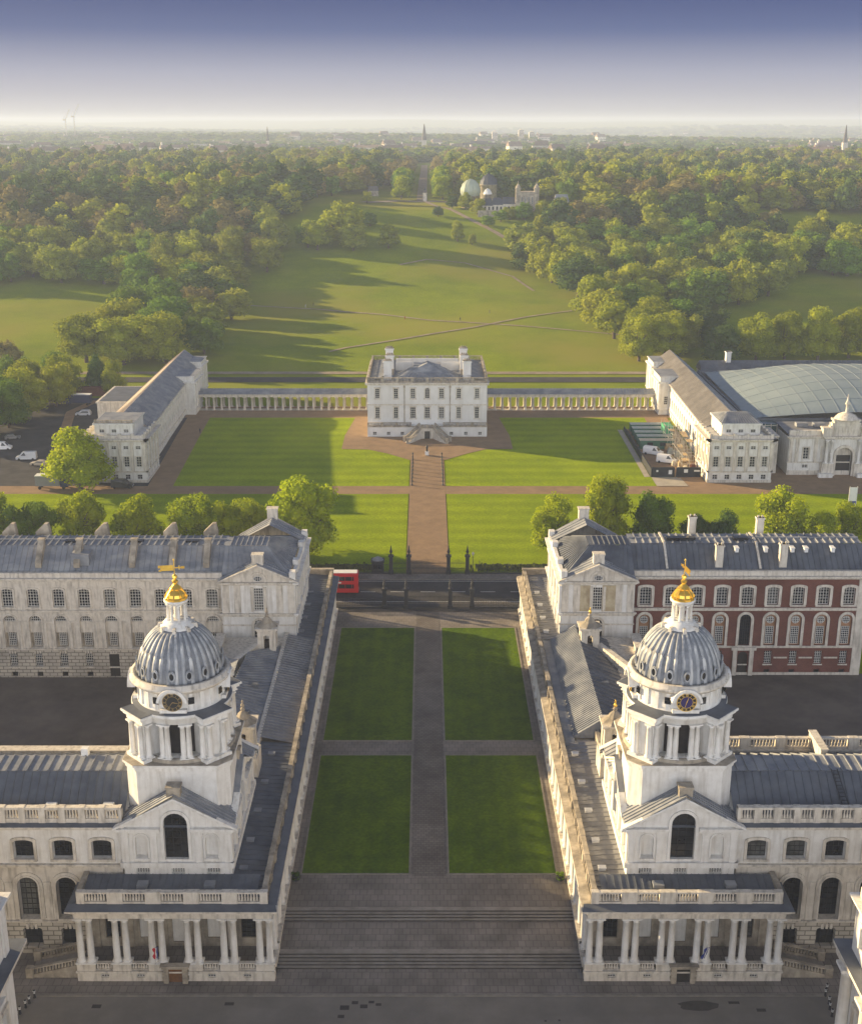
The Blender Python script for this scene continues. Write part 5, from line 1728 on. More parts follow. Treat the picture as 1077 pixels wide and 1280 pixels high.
# ================================================================ the white villa and its colonnades
def white_house():
    T = thing('white_house', (0, 369, 5.2), 'white two storey villa with horseshoe front steps and six chimneys, centre of the scene', 'house')
    a, b, F, B, G = -17.3, 17.3, 351.0, 386.5, 5.15
    Z1 = 20.3
    m = MB()
    cs = [-14.42, -9.06, -4.13, 0.02, 4.12, 9.14, 14.4]
    W = Wall(0, F, 0)
    h = []
    for i, u in enumerate(cs):
        big = 2 <= i <= 4
        h.append(('arch' if i == 3 else 'rect', u, 16.1, 1.25 if not big else 1.35, 2.9 if i != 3 else 3.1))
        h.append(('rect', u, 10.2, 1.25 if not big else 1.55, 3.3))
    W.facade(m, a, b, 8.6, Z1, h, depth=0.35)
    W.facade(m, a, b, G - 0.4, 8.6, [], depth=0.2)
    for sgn in (-1, 1):
        Ws = Wall(sgn * 17.3, B if sgn < 0 else F, -PI / 2 if sgn < 0 else PI / 2)
        Ws.facade(m, 0, B - F, G - 0.4, Z1, [('rect', 3.5 + 4.7 * k, 16.1, 1.25, 2.9) for k in range(7)] + [('rect', 3.5 + 4.7 * k, 10.2, 1.25, 3.3) for k in range(7)], depth=0.35)
    Wb = Wall(17.3, B, PI); Wb.facade(m, 0, 34.6, G - 0.4, Z1, [('rect', 3.5 + 4.7 * k, 16.1, 1.25, 2.9) for k in range(7)], depth=0.35)
    m.build('wall', M['render'], T)
    m = MB(); m.box(a + 0.4, b - 0.4, F + 0.4, B - 0.4, G, Z1 - 0.6); m.build('interior', M['dark'], T)
    for k_, u, z_, w_, hh in h: put_window(W, k_, u, z_, w_, hh, T, 2 if w_ < 1.5 else 3, 5, 0.08, 0.3)
    for sgn in (-1, 1):
        Ws = Wall(sgn * 17.3, B if sgn < 0 else F, -PI / 2 if sgn < 0 else PI / 2)
        for k in range(7):
            put_window(Ws, 'rect', 3.5 + 4.7 * k, 16.1, 1.25, 2.9, T, 2, 5, 0.08, 0.3); put_window(Ws, 'rect', 3.5 + 4.7 * k, 10.2, 1.25, 3.3, T, 2, 5, 0.08, 0.3)
    m = MB()
    for k_, u, z_, w_, hh in h:
        W.ring(m, k_, u, z_, w_, hh, 0.22, 0.1); W.ubox(m, u - w_ / 2 - 0.35, u + w_ / 2 + 0.35, -0.22, 0, z_ - 0.25, z_)
        W.ubox(m, u - w_ / 2 - 0.35, u + w_ / 2 + 0.35, -0.3, 0, z_ + hh + 0.22, z_ + hh + 0.42) if k_ == 'rect' else None
    W.ubox(m, a - 0.1, b + 0.1, -0.18, 0, 14.1, 14.45)
    W.ubox(m, -6.6, 6.6, -0.12, 0.0, 14.45, 20.3)if False else None
    for sgn in (-1, 1): m.box(sgn * 17.3, sgn * 17.45, F, B, 14.1, 14.45)
    cornice(m, W, a, b, 20.0, 0.7, 0.6); m.box(a - 0.6, b + 0.6, F, B + 0.6, 20.0, 20.7)
    m.build('mouldings', M['stone'], T)
    for u in (-6.6, 6.6):
        m = MB(); m.box(u - 0.12, u + 0.12, F - 0.22, F - 0.02, 8.8, 20.0); m.box(u - 0.25, u + 0.25, F - 0.3, F - 0.02, 19.3, 19.8); m.build('drainpipe', M['stone_d'], T)
    m = MB()
    for (p, q) in (((a, F + 0.2), (b, F + 0.2)), ((a, B - 0.2), (b, B - 0.2)), ((a + 0.2, F), (a + 0.2, B)), ((b - 0.2, F), (b - 0.2, B))):
        balustrade(m, p, q, 20.7, 1.5, 4.4, 0.8, 0.45, 0.42)
    m.build('balustrade', M['stone_d'], T)
    # roof: flat leads round a raised middle with a lit well behind
    m = MB()
    m.face([(a + 0.4, F + 0.4, 20.75), (b - 0.4, F + 0.4, 20.75), (b - 0.4, B - 0.4, 20.75), (a + 0.4, B - 0.4, 20.75)])
    for s_ in (-1, 1):
        lead_roof(m, (s_ * 16.2, F + 2.5, 20.9), (s_ * 16.2, B - 2.5, 20.9), (s_ * 12.0, B - 4, 22.2), (s_ * 12.0, F + 4, 22.2), 20, 0.1, 0.12)
        lead_roof(m, (s_ * 12, F + 4, 22.2), (s_ * 12, B - 4, 22.2), (s_ * 9.6, B - 5, 21.0), (s_ * 9.6, F + 5, 21.0), 16, 0.1, 0.12)
    lead_roof(m, (-9.6, F + 2, 20.9), (9.6, F + 2, 20.9), (4, F + 9, 23.6), (-4, F + 9, 23.6), 14, 0.1, 0.12)
    lead_roof(m, (-9.6, F + 2, 20.9), (-9.6, F + 12, 20.9), (-4, F + 10, 23.6), (-4, F + 9, 23.6), 6, 0.1, 0.12)
    lead_roof(m, (9.6, F + 12, 20.9), (9.6, F + 2, 20.9), (4, F + 9, 23.6), (4, F + 10, 23.6), 6, 0.1, 0.12)
    m.face([(-4, F + 9, 23.6), (4, F + 9, 23.6), (4, F + 10, 23.6), (-4, F + 10, 23.6)])
    m.build('lead_roof', M['lead'], T)
    m = MB()
    W2 = Wall(0, F + 7.6, 0)
    m.face([(-6, F + 5.8, 22.2), (6, F + 5.8, 22.2), (0, F + 9, 24.8)])
    m.face([(-6, F + 5.8, 22.2), (0, F + 9, 24.8), (0, F + 14, 24.6), (-6, F + 14, 22.2)]); m.face([(0, F + 9, 24.8), (6, F + 5.8, 22.2), (6, F + 14, 22.2), (0, F + 14, 24.6)])
    m.box(-4.0, 4.0, F + 11, F + 14, 20.8, 24.0)
    m.build('hall_roof', M['lead'], T)
    m = MB()
    for s_ in (-1, 1): m.box(s_ * 9.5, s_ * 2.0 if False else s_ * 4.4, F + 18, F + 18.4, 20.8, 23.4)
    m.box(-9.5, 9.5, F + 24, F + 24.4, 20.8, 23.4)
    m.build('court_wall', M['render'], T)
    for (X_, Y_, zt) in ((-11.5, F + 5, 26.6), (11.6, F + 5, 26.6), (-11.0, F + 11, 27.2), (10.9, F + 11, 27.2), (-11.3, F + 17, 28.2), (10.8, F + 17, 28.2)):
        m = MB(); m.box(X_ - 1.15, X_ + 1.15, Y_ - 0.7, Y_ + 0.7, 20.8, zt - 0.4)
        m.box(X_ - 1.35, X_ + 1.35, Y_ - 0.9, Y_ + 0.9, zt - 0.9, zt - 0.6)
        m.build('chimney', M['render'], T)
        m = MB(); m.box(X_ - 1.2, X_ + 1.2, Y_ - 0.75, Y_ + 0.75, zt - 0.4, zt - 0.1)
        for q in (-0.6, 0, 0.6): m.cyl(X_ + q, Y_, 0.2, zt - 0.1, zt + 0.3, 8)
        m.build('chimney_pots', M['stone_d'], T)
    m = MB(); m.box(-13, -9.8, F + 8.0, F + 9.0, 20.8, 23.0); m.build('roof_housing', M['stone_d'], T); m = MB(); m.box(9.8, 13, F + 8.0, F + 9.0, 20.8, 23.0)
    m.build('roof_housing', M['stone_d'], T)
    # terrace with basement
    m = MB()
    Wt = Wall(0, 348.9, 0)
    bs = [-15.2, -11.2, -7.2, 7.0, 11.2, 15.3]
    Wt.facade(m, a, b, G - 0.4, 8.4, [('rect', u, 5.7, 1.1, 1.0) for u in bs], depth=0.3)
    for s_ in (-1, 1): m.face([(s_ * 17.3, 348.9, G - .4), (s_ * 17.3, F, G - .4), (s_ * 17.3, F, 8.4), (s_ * 17.3, 348.9, 8.4)])
    m.face([(a, 348.9, 8.4), (b, 348.9, 8.4), (b, F, 8.4), (a, F, 8.4)])
    m.build('terrace_wall', M['render'], T)
    for u in bs: put_window(Wt, 'rect', u, 5.7, 1.1, 1.0, T, 2, 2, 0.08, 0.25, name='basement_window')
    m = MB()
    balustrade(m, (a, 349.1), (-4.6, 349.1), 8.4, 1.0, 4, 0.7, 0.4, 0.4); balustrade(m, (4.6, 349.1), (b, 349.1), 8.4, 1.0, 4, 0.7, 0.4, 0.4)
    Wt.ubox(m, a - .1, b + .1, -0.12, 0, 8.1, 8.4)
    m.build('terrace_balustrade', M['stone_d'], T)
    # horseshoe stair: two curved flights climbing to the middle
    m = MB(); mb_ = MB()
    R0, R1 = 3.6, 5.6
    cy = 347.3
    N_ = 14
    for s_ in (-1, 1):
        for k in range(N_):
            t0 = PI * 0.5 + (PI * 0.62) * k / N_ - 0.0; t1 = PI * 0.5 + PI * 0.62 * (k + 1) / N_
            zt = 8.3 - (k + 1) * (8.3 - 5.35) / N_
            P = [(s_ * -R_ * math.cos(t) * 1.0, cy - R_ * math.sin(t) + 3.0) for R_, t in ((R0, t0), (R1, t0), (R1, t1), (R0, t1))]
            # flights start at the centre top and sweep outwards and forwards
            P = [(s_ * (1.2 + 4.4 * (k + e) / N_) + s_ * d * 0.9, 348.8 - (1 - d) * 2.0 - 5.4 * math.sin((k + e) / N_ * PI / 2) ** 1.5) for e, d in ((0, 0), (0, 1), (1, 1), (1, 0))]
            if s_ > 0: P = P[::-1]
            m.prism([(p[0], p[1]) for p in P][::-1], 5.0, zt)
        for d in (0.0, 1.05):
            pts = []
            for k in range(N_ + 1):
                zt = 8.4 - k * (8.3 - 5.35) / N_
                pts.append((s_ * (1.2 + 4.4 * k / N_) + s_ * d * 0.9, 348.8 - (1 - d) * 2.0 - 5.4 * math.sin(k / N_ * PI / 2) ** 1.5, zt))
            for p, q in zip(pts, pts[1:]):
                mb_.bar((p[0], p[1], p[2] + 0.9), (q[0], q[1], q[2] + 0.9), 0.35, 0.25)
                mb_.bar((p[0], p[1], p[2] - 0.2), (p[0], p[1], p[2] + 0.9), 0.18)
            p = pts[-1]; mb_.box(p[0] - 0.4, p[0] + 0.4, p[1] - 0.4, p[1] + 0.4, 5.0, 6.8)
    m.box(-2.6, 2.6, 346.6, 348.9, 5.0, 8.3)
    m.build('horseshoe_steps', M['stone'], T)
    balustrade(mb_, (-2.6, 346.7), (2.6, 346.7), 8.3, 1.0, 2.6, 0.6, 0.35, 0.4)
    mb_.build('stair_balustrade', M['stone_d'], T)
    m = MB(); m.box(-0.75, 0.75, 346.5, 346.62, 5.2, 7.4); m.build('lower_door', M['wood_d'], T)


M['render'] = mat('white lime render', (0.72, 0.71, 0.68), 0.85, 0.05, 0.25, second=(0.62, 0.61, 0.58), coord='World', streak=((0.5, 0.5, 0.08), (0.48, 0.46, 0.42), 0.5))


def long_colonnade(sx):
    T = thing('open_colonnade', (sx * 45, 384, 5.2), 'open colonnade with glazed looking roof linking villa to the %s' % ('left wing' if sx < 0 else 'right wing'), 'colonnade', 'colonnades beside the white villa')
    a, b = sorted((sx * 17.6, sx * 75)); m = MB()
    m.box(a, b, 382.3, 388.2, 4.9, 5.45)
    m.build('plinth', M['stone'], T)
    n = 23
    for k in range(n):
        x_ = sx * (19.0 + k * 2.42)
        put_column(x_, 383.0, 5.45, 4.2, 0.36, T, 'stone', seg=8)
        put_column(x_, 387.6, 5.45, 4.2, 0.36, T, 'stone', seg=8)
    m = MB(); m.box(a, b, 382.5, 383.5, 9.65, 10.3); m.box(a, b, 387.1, 388.1, 9.65, 10.3); m.box(a, b, 382.2, 388.4, 10.3, 10.55); m.build('entablature', M['stone'], T)
    m = MB()
    lead_roof(m, (a, 382.3, 10.6), (b, 382.3, 10.6), (b, 385.3, 11.9), (a, 385.3, 11.9), 62, 0.12, 0.16)
    lead_roof(m, (b, 388.3, 10.6), (a, 388.3, 10.6), (a, 385.3, 11.9), (b, 385.3, 11.9), 62, 0.12, 0.16)
    m.build('roof', M['lead'], T)


def wing(sx):
    """long three storey museum wing"""
    T = thing('long_wing', (sx * 78, 350, 4.3), 'long three storey pale wing with %s' % ('grey lead roof, beside the car park on the left' if sx < 0 else 'brown slate roof, beside the building compound on the right'), 'building', 'long wings either side of the villa')
    F, B, G = 304.3, 412.0, 4.3
    xf = 71.4   # inner front corner
    a, b = sorted((sx * 71.6, sx * 87.9))
    # end pavilion facing the viewer
    W = Wall(a, F, 0); L_ = b - a; Y1 = 319.0
    cs = [L_ / 2 + q * 3.1 for q in (-2, -1, 0, 1, 2)]
    m = MB()
    h0 = [('rect', u, 5.1, 1.3, 1.3) for u in cs]; h1 = [('rect', u, 8.4, 1.35, 2.7) for u in cs]; h2 = [('rect', u, 13.0, 1.3, 0.9) for u in cs]
    W.facade(m, 0, L_, G - 0.5, 15.2, h0 + h1 + h2, depth=0.35)
    ls = Y1 - F
    Ws = Wall(sx * 71.6, Y1 if sx > 0 else F, -PI / 2 if sx > 0 else PI / 2)
    cw = [2.4 + 3.3 * k for k in range(4)]
    hs = [('rect', u, 5.1, 1.3, 1.3) for u in cw] + [('rect', u, 8.4, 1.35, 2.7) for u in cw] + [('rect', u, 13.0, 1.3, 0.9) for u in cw]
    Ws.facade(m, 0, ls, G - 0.5, 15.2, hs, depth=0.35)
    xo = sx * 87.9
    Wo = Wall(xo, F if sx > 0 else Y1, PI / 2 if sx > 0 else -PI / 2); Wo.facade(m, 0, ls, G - .5, 15.2, hs, depth=0.35)
    m.build('pavilion_wall', M['stone_w'], T)
    for q in h0 + h1 + h2: put_window(W, *q, T, 2, 4 if q[4] > 2 else 2, 0.08, 0.3)
    for q in hs: put_window(Ws, *q, T, 2, 4 if q[4] > 2 else 2, 0.08, 0.3)
    m = MB()
    for k in range(6): u = cs[0] + (k - 0.5) * 3.1; W.ubox(m, u - 0.4, u + 0.4, -0.22, 0, 7.4, 14.3); W.ubox(m, u - 0.5, u + 0.5, -0.3, 0, 14.3, 14.8)
    for k in range(5): u = cw[0] + (k - 0.5) * 3.3; Ws.ubox(m, u - 0.35, u + 0.35, -0.22, 0, 7.4, 14.6)
    for q in h1: W.ring(m, *q, 0.2, 0.14)
    for WW, l in ((W, L_), (Ws, ls), (Wo, ls)): cornice(m, WW, 0, l, 15.0, 0.8, 0.9); cornice(m, WW, 0, l, 7.0, 0.35, 0.3); WW.ubox(m, 0, l, -0.15, 0.05, G - .5, 5.0)
    for WW, l in ((W, L_), (Ws, ls), (Wo, ls)):
        WW.ubox(m, 0, l, 0.25, 0.7, 15.8, 16.6)
        n = round(l / 3.1)
        for k in range(n + 1): WW.ubox(m, max(0, k * l / n - 0.4), min(l, k * l / n + 0.4), 0.15, 0.8, 15.8, 17.0)
    m.build('mouldings', M['stone'], T)
    m = MB()
    xa, xb = sorted((sx * 74.9, sx * 84.6))
    Wa = Wall(xa, F + 1.6, 0); ca = [(xb - xa) / 2 + q * 3.1 for q in (-1, 0, 1)]
    Wa.facade(m, 0, xb - xa, 15.6, 19.2, [('rect', u, 17.0, 1.3, 0.9) for u in ca], depth=0.3)
    m.box(xa, xb, F + 1.62, Y1 - 1, 15.6, 19.1); m.v[-8:] = [(p[0], max(p[1], F + 2.1), p[2]) for p in m.v[-8:]]
    m.box(xa - 0.4, xb + 0.4, F + 1.2, Y1 - 0.6, 19.1, 19.5)
    m.face([(a, F + 1, 15.7), (b, F + 1, 15.7), (b, Y1, 15.7), (a, Y1, 15.7)])
    m.box(xa, xa + 0.3, F + 1.62, F + 2.2, 15.6, 19.1); m.box(xb - 0.3, xb, F + 1.62, F + 2.2, 15.6, 19.1)
    m.build('attic_block', M['stone_w'], T)
    for u in ca: put_window(Wa, 'rect', u, 17.0, 1.3, 0.9, T, 2, 2, 0.08, 0.25)
    m = MB()
    if sx > 0:
        xm = (xa + xb) / 2; c1 = (xa - 0.3, F + 1.3); c2 = (xb + 0.3, F + 1.3); c3 = (xb + 0.3, Y1 - .7); c4 = (xa - .3, Y1 - .7)
        r1 = (xm - 2.5, F + 7, 21.3); r2 = (xm + 2.5, F + 7, 21.3)
        lead_roof(m, (*c1, 19.5), (*c2, 19.5), r2, r1, 14, 0.15, 0.16); lead_roof(m, (*c2, 19.5), (*c3, 19.5), r2, r2, 8, 0.1, 0.14)
        lead_roof(m, (*c4, 19.5), (*c1, 19.5), r1, r1, 8, 0.1, 0.14); lead_roof(m, (*c3, 19.5), (*c4, 19.5), r1, r2, 10, 0.1, 0.14)
        m.build('hipped_roof', M['lead'], T)
    else:
        m.face([(xa - .3, F + 1.3, 19.54), (xb + .3, F + 1.3, 19.54), (xb + .3, Y1 - .7, 19.54), (xa - .3, Y1 - .7, 19.54)])
        m.build('flat_roof', M['lead'], T)
        m = MB(); balustrade(m, (xa, F + 1.7), (xb, F + 1.7), 19.5, 0.8, 3.2, 0.8, 0.4, 0.4); m.build('attic_balustrade', M['stone_d'], T)
    # long body, canted slightly outwards towards the park
    def bx(y_): return 73.6 + (y_ - 319) * 0.028
    m = MB()
    i_ = sx * bx(F); j_ = sx * bx(B)
    p0 = (sx * bx(Y1), Y1); p1 = (sx * bx(B), B)
    LL = math.hypot(p1[0] - p0[0], p1[1] - p0[1]); an = math.atan2(p1[1] - p0[1], p1[0] - p0[0])
    if sx > 0: Wl = Wall(p1[0], p1[1], an + PI)
    else: Wl = Wall(p0[0], p0[1], an)
    gu = (lambda u: u) if sx < 0 else (lambda u: LL - u)
    ul = [gu(2.2 + 3.55 * k) for k in range(25)]
    cross = 383 - Y1
    ul = [u for u in ul if not (cross - 6 < gu(u) < cross + 8)]
    hl = [('rect', u, 8.4, 1.35, 2.7) for u in ul] + [('rect', u, 13.0, 1.3, 1.0) for u in ul] + [('rect', u, 5.3, 1.3, 1.2) for u in ul]
    Wl.facade(m, 0, LL, G - 0.5, 15.0, hl, depth=0.35)
    m.build('side_wall', M['stone_w'], T)
    for k_, u, z_, w_, hh in hl: put_window(Wl, k_, u, z_, w_, hh, T, 2, 3, 0.08, 0.3)
    m = MB(); cornice(m, Wl, 0, LL, 14.8, 0.5, 0.6, ends=False); cornice(m, Wl, 0, LL, 7.0, 0.3, 0.25, ends=False)
    ob = sx * (bx(F) + 12.6); 
    for (q0, q1) in ((Y1, B),):
        m.box(min(sx * 86.5, sx * 86.1), max(sx * 86.5, sx * 86.1), q0, q1, G - 0.5, 15.0)
    m.box(*sorted((sx * bx(B), sx * 86.5)), B - 0.3, B, G, 15.0)
    m.build('cornice', M['stone'], T)
    m = MB()
    key = 'lead_g' if sx < 0 else 'slate'
    e0 = (sx * (bx(Y1) - 0.3), Y1 - 1.0, 15.4); e1 = (sx * (bx(B) - 0.3), B, 15.4)
    r0 = (sx * (bx(Y1) + 6.4), Y1 - 1.0, 19.6); r1 = (sx * (bx(B) + 5.2), B, 19.6)
    o0 = (sx * (bx(Y1) + 13.0), Y1 - 1, 15.4); o1 = (sx * (bx(B) + 10.6), B, 15.4)
    if sx < 0: lead_roof(m, e0, e1, r1, r0, 74, 0.12, 0.14)
    else: m.face([e0, e1, r1, r0])
    m.build('inner_slope', M[key if sx > 0 else 'lead'], T)
    m = MB(); (lead_roof(m, o0, o1, r1, r0, 60, 0.1, 0.12)) ; m.face([e0, r0, o0]); m.face([e1, o1, r1])
    m.build('outer_slope', M['lead_tan' if sx < 0 else 'lead'], T)
    # cross pavilions: one where the colonnade meets the wing, one at the far end
    for (ya, yb, zz, pj) in ((376.5, 388.5, 17.2, 3.2), (402, 412.5, 17.0, 1.6)):
        c0, c1 = sorted((sx * (bx(ya) - pj), sx * (bx(ya) + 4)))
        m = MB(); m.box(c0, c1, ya, yb, G - 0.5, 15.2); m.box(c0 - 0.6, c1 + 0.6, ya - 0.6, yb + 0.6, 15.2, 15.8); m.box(c0 + .1, c1, ya + .1, yb - .1, 15.8, zz)
        m.box(c0 - 0.25, c1 + 0.25, ya - 0.25, yb + 0.25, 7.0, 7.4); m.box(c0 - .2, c1 + .2, ya - .2, yb + .2, zz, zz + 0.3)
        for q in (ya + 0.5, (ya + yb) / 2 - 1.9, (ya + yb) / 2 + 1.9, yb - 0.5):
            xx = c0 if sx > 0 else c1
            m.box(xx - 0.2, xx + 0.2, q - 0.35, q + 0.35, 7.4, 14.8)
        for q in (c0 + 0.5, c1 - 0.5, (c0 + c1) / 2): m.box(q - 0.35, q + 0.35, ya - 0.2, ya, 7.4, 14.8)
        m.build('cross_pavilion', M['stone_w'], T)
        m = MB(); m.face([(c0 - .1, ya - .1, zz + .32), (c1 + .1, ya - .1, zz + .32), (c1 + .1, yb + .1, zz + .32), (c0 - .1, yb + .1, zz + .32)]); m.build('pavilion_roof', M['lead'], T)
        Wc = Wall(c0, ya, 0)
        for u in ((c1 - c0) / 2 - 1.5,): put_window(Wc, 'rect', u, 8.6, 1.2, 2.6, T, 2, 4, 0.08, -0.03)
    m = MB()
    if sx < 0:
        for (xa, xb, ya, yb, zt) in ((-96, -86.4, 352, 374, 14.5), (-92, -86.4, 331, 338, 11.5)):
            m.mark(); m.box(xa, xb, ya, yb, 4, zt); m.box(xa - .3, xb, ya - .3, yb + .3, zt, zt + 0.4)
        m.build_split('rear_extension', M['stone'], T)
        m = MB()
        for (xa, xb, ya, yb, zt) in ((-95.6, -87, 352.4, 373.6, 14.94), (-91.6, -87, 331.4, 337.6, 11.94)): m.mark(); m.face([(xa, ya, zt), (xb, ya, zt), (xb, yb, zt), (xa, yb, zt)])
        m.build_split('extension_roof', M['lead_d'], T)


M['lead_tan'] = mat('tan roofing felt', (0.40, 0.33, 0.26), 0.8, 0.15, 0.3, coord='World')


def museum():
    T = thing('museum_front', (108, 318, 4.3), 'stone museum front with a tall arched doorway and carved attic, at the right edge', 'building')
    F, G = 311.2, 4.3
    a, b = 93.9, 140.0; L_ = b - a
    W = Wall(a, F, 0)
    dc = 108.2 - a
    m = MB()
    us = [4.6, 9.4] + [dc + 9.3 + 4.8 * k for k in range(5)]
    h = [('rect', u, 8.6, 1.5, 3.2) for u in us] + [('rect', u, 6.2, 1.5, 1.0) for u in us if u != 9.4]
    W.facade(m, 0, dc - 5.2, G - .5, 14.3, [q for q in h if q[1] < dc - 5.5], depth=0.4)
    W.facade(m, dc + 5.2, L_, G - .5, 14.3, [q for q in h if q[1] > dc + 5.5], depth=0.4)
    W.facade(m, dc - 5.2, dc + 5.2, G - .5, 14.6, [('arch', dc, 4.4, 4.2, 7.6)], depth=1.4, v=-0.8)
    m.face([(a, F, G - .5), (a, F + 30, G - .5), (a, F + 30, 14.3), (a, F, 14.3)])
    m.box(a + dc - 5.2, a + dc - 5.0, F - .8, F, G - .5, 14.6); m.box(a + dc + 5.0, a + dc + 5.2, F - .8, F, G - .5, 14.6)
    m.build('wall', M['stone_w'], T)
    for q in h: put_window(W, *q, T, 2, 4 if q[4] > 2 else 2, 0.1, 0.35)
    m = MB()
    cornice(m, W, 0, L_, 14.1, 0.8, 0.9); cornice(m, W, 0, L_, 7.7, 0.3, 0.3); W.ubox(m, -0.1, L_, -0.15, 0, G - .5, 5.6)
    W.ubox(m, 0, L_, 0.2, 0.8, 14.9, 15.9); W.ubox(m, 0, L_, 0.1, 0.9, 15.9, 16.3)
    for u in us: W.ring(m, 'rect', u, 8.6, 1.5, 3.2, 0.25, 0.2)
    for u in (0.6, 2.2, 7.0, 11.6 - 4.6 + 4.2): W.ubox(m, u - 0.4, u + 0.4, -0.25, 0, 8.0, 14.1)
    W.ring(m, 'arch', dc, 4.4, 4.2, 7.6, 0.7, 1.1)
    Wd = Wall(a, F - 0.8, 0)
    cornice(m, Wd, dc - 5.2, dc + 5.2, 14.2, 0.8, 0.7)
    W.ubox(m, dc - 3.2, dc + 3.2, -0.6, 1.5, 15.0, 19.0); W.ubox(m, dc - 3.5, dc + 3.5, -0.9, 1.8, 18.9, 19.4)
    for s_ in (-1, 1):
        for k in range(5): W.ubox(m, dc + s_ * (3.2 + k * 0.5), dc + s_ * (3.7 + k * 0.5), -0.4, 1.0, 15.0, 18.4 - k * 0.75)
        W.ubox(m, dc + s_ * 5.0 - 1.1, dc + s_ * 5.0 + 1.1, -1.2, 0.8, 14.9, 17.0); W.ubox(m, dc + s_ * 5.0 - 1.3, dc + s_ * 5.0 + 1.3, -1.4, 1, 17.0, 17.3)
        W.ubox(m, dc + s_ * 4.2 - 1.6, dc + s_ * 4.2 + 1.6, -1.7, 0, 4.0, 7.9)
    for k in range(5): W.ubox(m, dc - 2.0 + k * 0.85, dc - 1.5 + k * 0.85, -0.75, -0.6, 15.9, 17.6)
    m.lathe(a + dc, F + 0.5, [(3.2, 19.4), (2.4, 20.3), (1.2, 20.9), (0.4, 21.1), (0.35, 23.0), (0.7, 23.2), (0.3, 24.2), (0.08, 25.8)], 8)
    m.build('stonework', M['stone'], T)
    for s_ in (-1, 1):
        for q in (3.5, 4.9): put_column(a + dc + s_ * q, F - 1.45, 7.9, 6.3, 0.42, T, 'stone_w', seg=12)
    m = MB()
    W.ubox(m, dc - 2.1, dc + 2.1, 0.5, 0.6, 4.4, 9.6); m.build('entrance_door', M['wood_d'], T)
    m = MB(); W.poly(m, [(dc + p, 4.4 + q) for p, q in outline('arch', 4.2, 7.6)], 0.55); m.build('tympanum', M['stone'], T)
    m = MB(); m.face([(a, F + .8, 15.0), (b, F + .8, 15.0), (b, F + 14, 15.4), (a, F + 14, 15.4)]); m.build('flat_roof', M['lead_g'], T)
    m = MB()
    for k in range(9): m.box(a + 4 + k * 4.6, a + 7.0 + k * 4.6, F + 8, F + 10, 15.3, 16.3)
    m.build('roof_monitors', M['lead'], T)
    # steps flares beside the door
    m = MB()
    for s_ in (-1, 1): W.ubox(m, dc + s_ * 5.0 - 1.8, dc + s_ * 5.0 + 1.8, -3.0, -1.7, 4.2, 5.4)
    m.build('plinth_blocks', M['stone_w'], T)
    # gap building with glazed link
    T2 = thing('glazed_link', (91, 320, 4.3), 'narrow glazed link set back between the right wing and museum front', 'building')
    m = MB(); m.box(88.6, 93.4, 322, 340, 4, 15.5); m.build('glass_wall', M['glass_g'], T2)
    m = MB()
    for k in range(6): m.box(88.5, 93.5, 321.85, 322, 4 + k * 2.2, 4.15 + k * 2.2)
    for k in range(4): m.box(88.6 + k * 1.6, 88.75 + k * 1.6, 321.83, 321.98, 4, 15.5)
    m.box(90.2, 91.4, 312.5, 322, 4, 14.2); m.box(90.0, 91.6, 312.3, 322, 14.2, 14.6)
    m.build('link_frame', M['stone'], T2)
    # great glazed court roof
    T3 = thing('glass_court_roof', (112, 360, 14), 'huge shallow blue grey glazed court roof behind the museum front', 'glass roof')
    nu, nv = 26, 18
    m = MB()

    def S(i, j):
        u = i / nu; v = j / nv
        xl = 87.4 + 0.8 * v * 2; xr = 140
        x_ = xl + (xr - xl) * u
        y_ = 327 + 64 * v
        s1 = 1 - (2 * v - 1) ** 2 * 0.85
        cu = min(1, (u / 0.75)) ; rise = 6.8 * math.sin(PI / 2 * min(1, u * 1.6)) * (s1 ** 0.7)
        return (x_, y_, 14.6 + 1.2 + rise)
    vs = [S(i, j) for j in range(nv + 1) for i in range(nu + 1)]
    fs = [(j * (nu + 1) + i, j * (nu + 1) + i + 1, (j + 1) * (nu + 1) + i + 1, (j + 1) * (nu + 1) + i) for j in range(nv) for i in range(nu)]
    m.idx(vs, fs, False)
    m.build('glazing', M['glass_roof'], T3)
    m = MB()
    for i in range(0, nu + 1, 2):
        for j in range(nv):
            p, q = Vector(S(i, j)), Vector(S(i, j + 1)); m.bar(p + Vector((0, 0, .06)), q + Vector((0, 0, .06)), 0.12, 0.06)
    for j in range(0, nv + 1, 2):
        for i in range(nu):
            p, q = Vector(S(i, j)), Vector(S(i + 1, j)); m.bar(p + Vector((0, 0, .05)), q + Vector((0, 0, .05)), 0.1, 0.06)
    m.build('glazing_bars', M['bar_grey'], T3)
    m = MB(); m.box(87.0, 140, 326.3, 326.9, 13.5, 16.0); m.box(86.6, 87.3, 326.4, 392, 13.5, 16.0); m.box(87, 140, 391.2, 392.5, 13, 16.3); m.build('roof_edge', M['lead_d'], T3)
    m = MB(); m.box(87.3, 140, 329, 391, 3.5, 13.4); m.build('court_walls', M['stone'], T3)
    T4 = thing('rear_gallery', (115, 400, 5), 'dark roofed low gallery range running behind the glazed court roof', 'building')
    m = MB(); m.box(90, 150, 398, 408, 4, 14.5); m.build('wall', M['stone'], T4)
    m = MB(); lead_roof(m, (89.6, 397.6, 14.5), (150, 397.6, 14.5), (150, 403, 17.6), (89.6, 403, 17.6), 40, 0.1, 0.14); lead_roof(m, (150, 408.4, 14.5), (89.6, 408.4, 14.5), (89.6, 403, 17.6), (150, 403, 17.6), 40, 0.1, 0.14); m.face([(89.6, 397.6, 14.5), (89.6, 403, 17.6), (89.6, 408.4, 14.5)]); m.build('roof', M['lead_d'], T4)
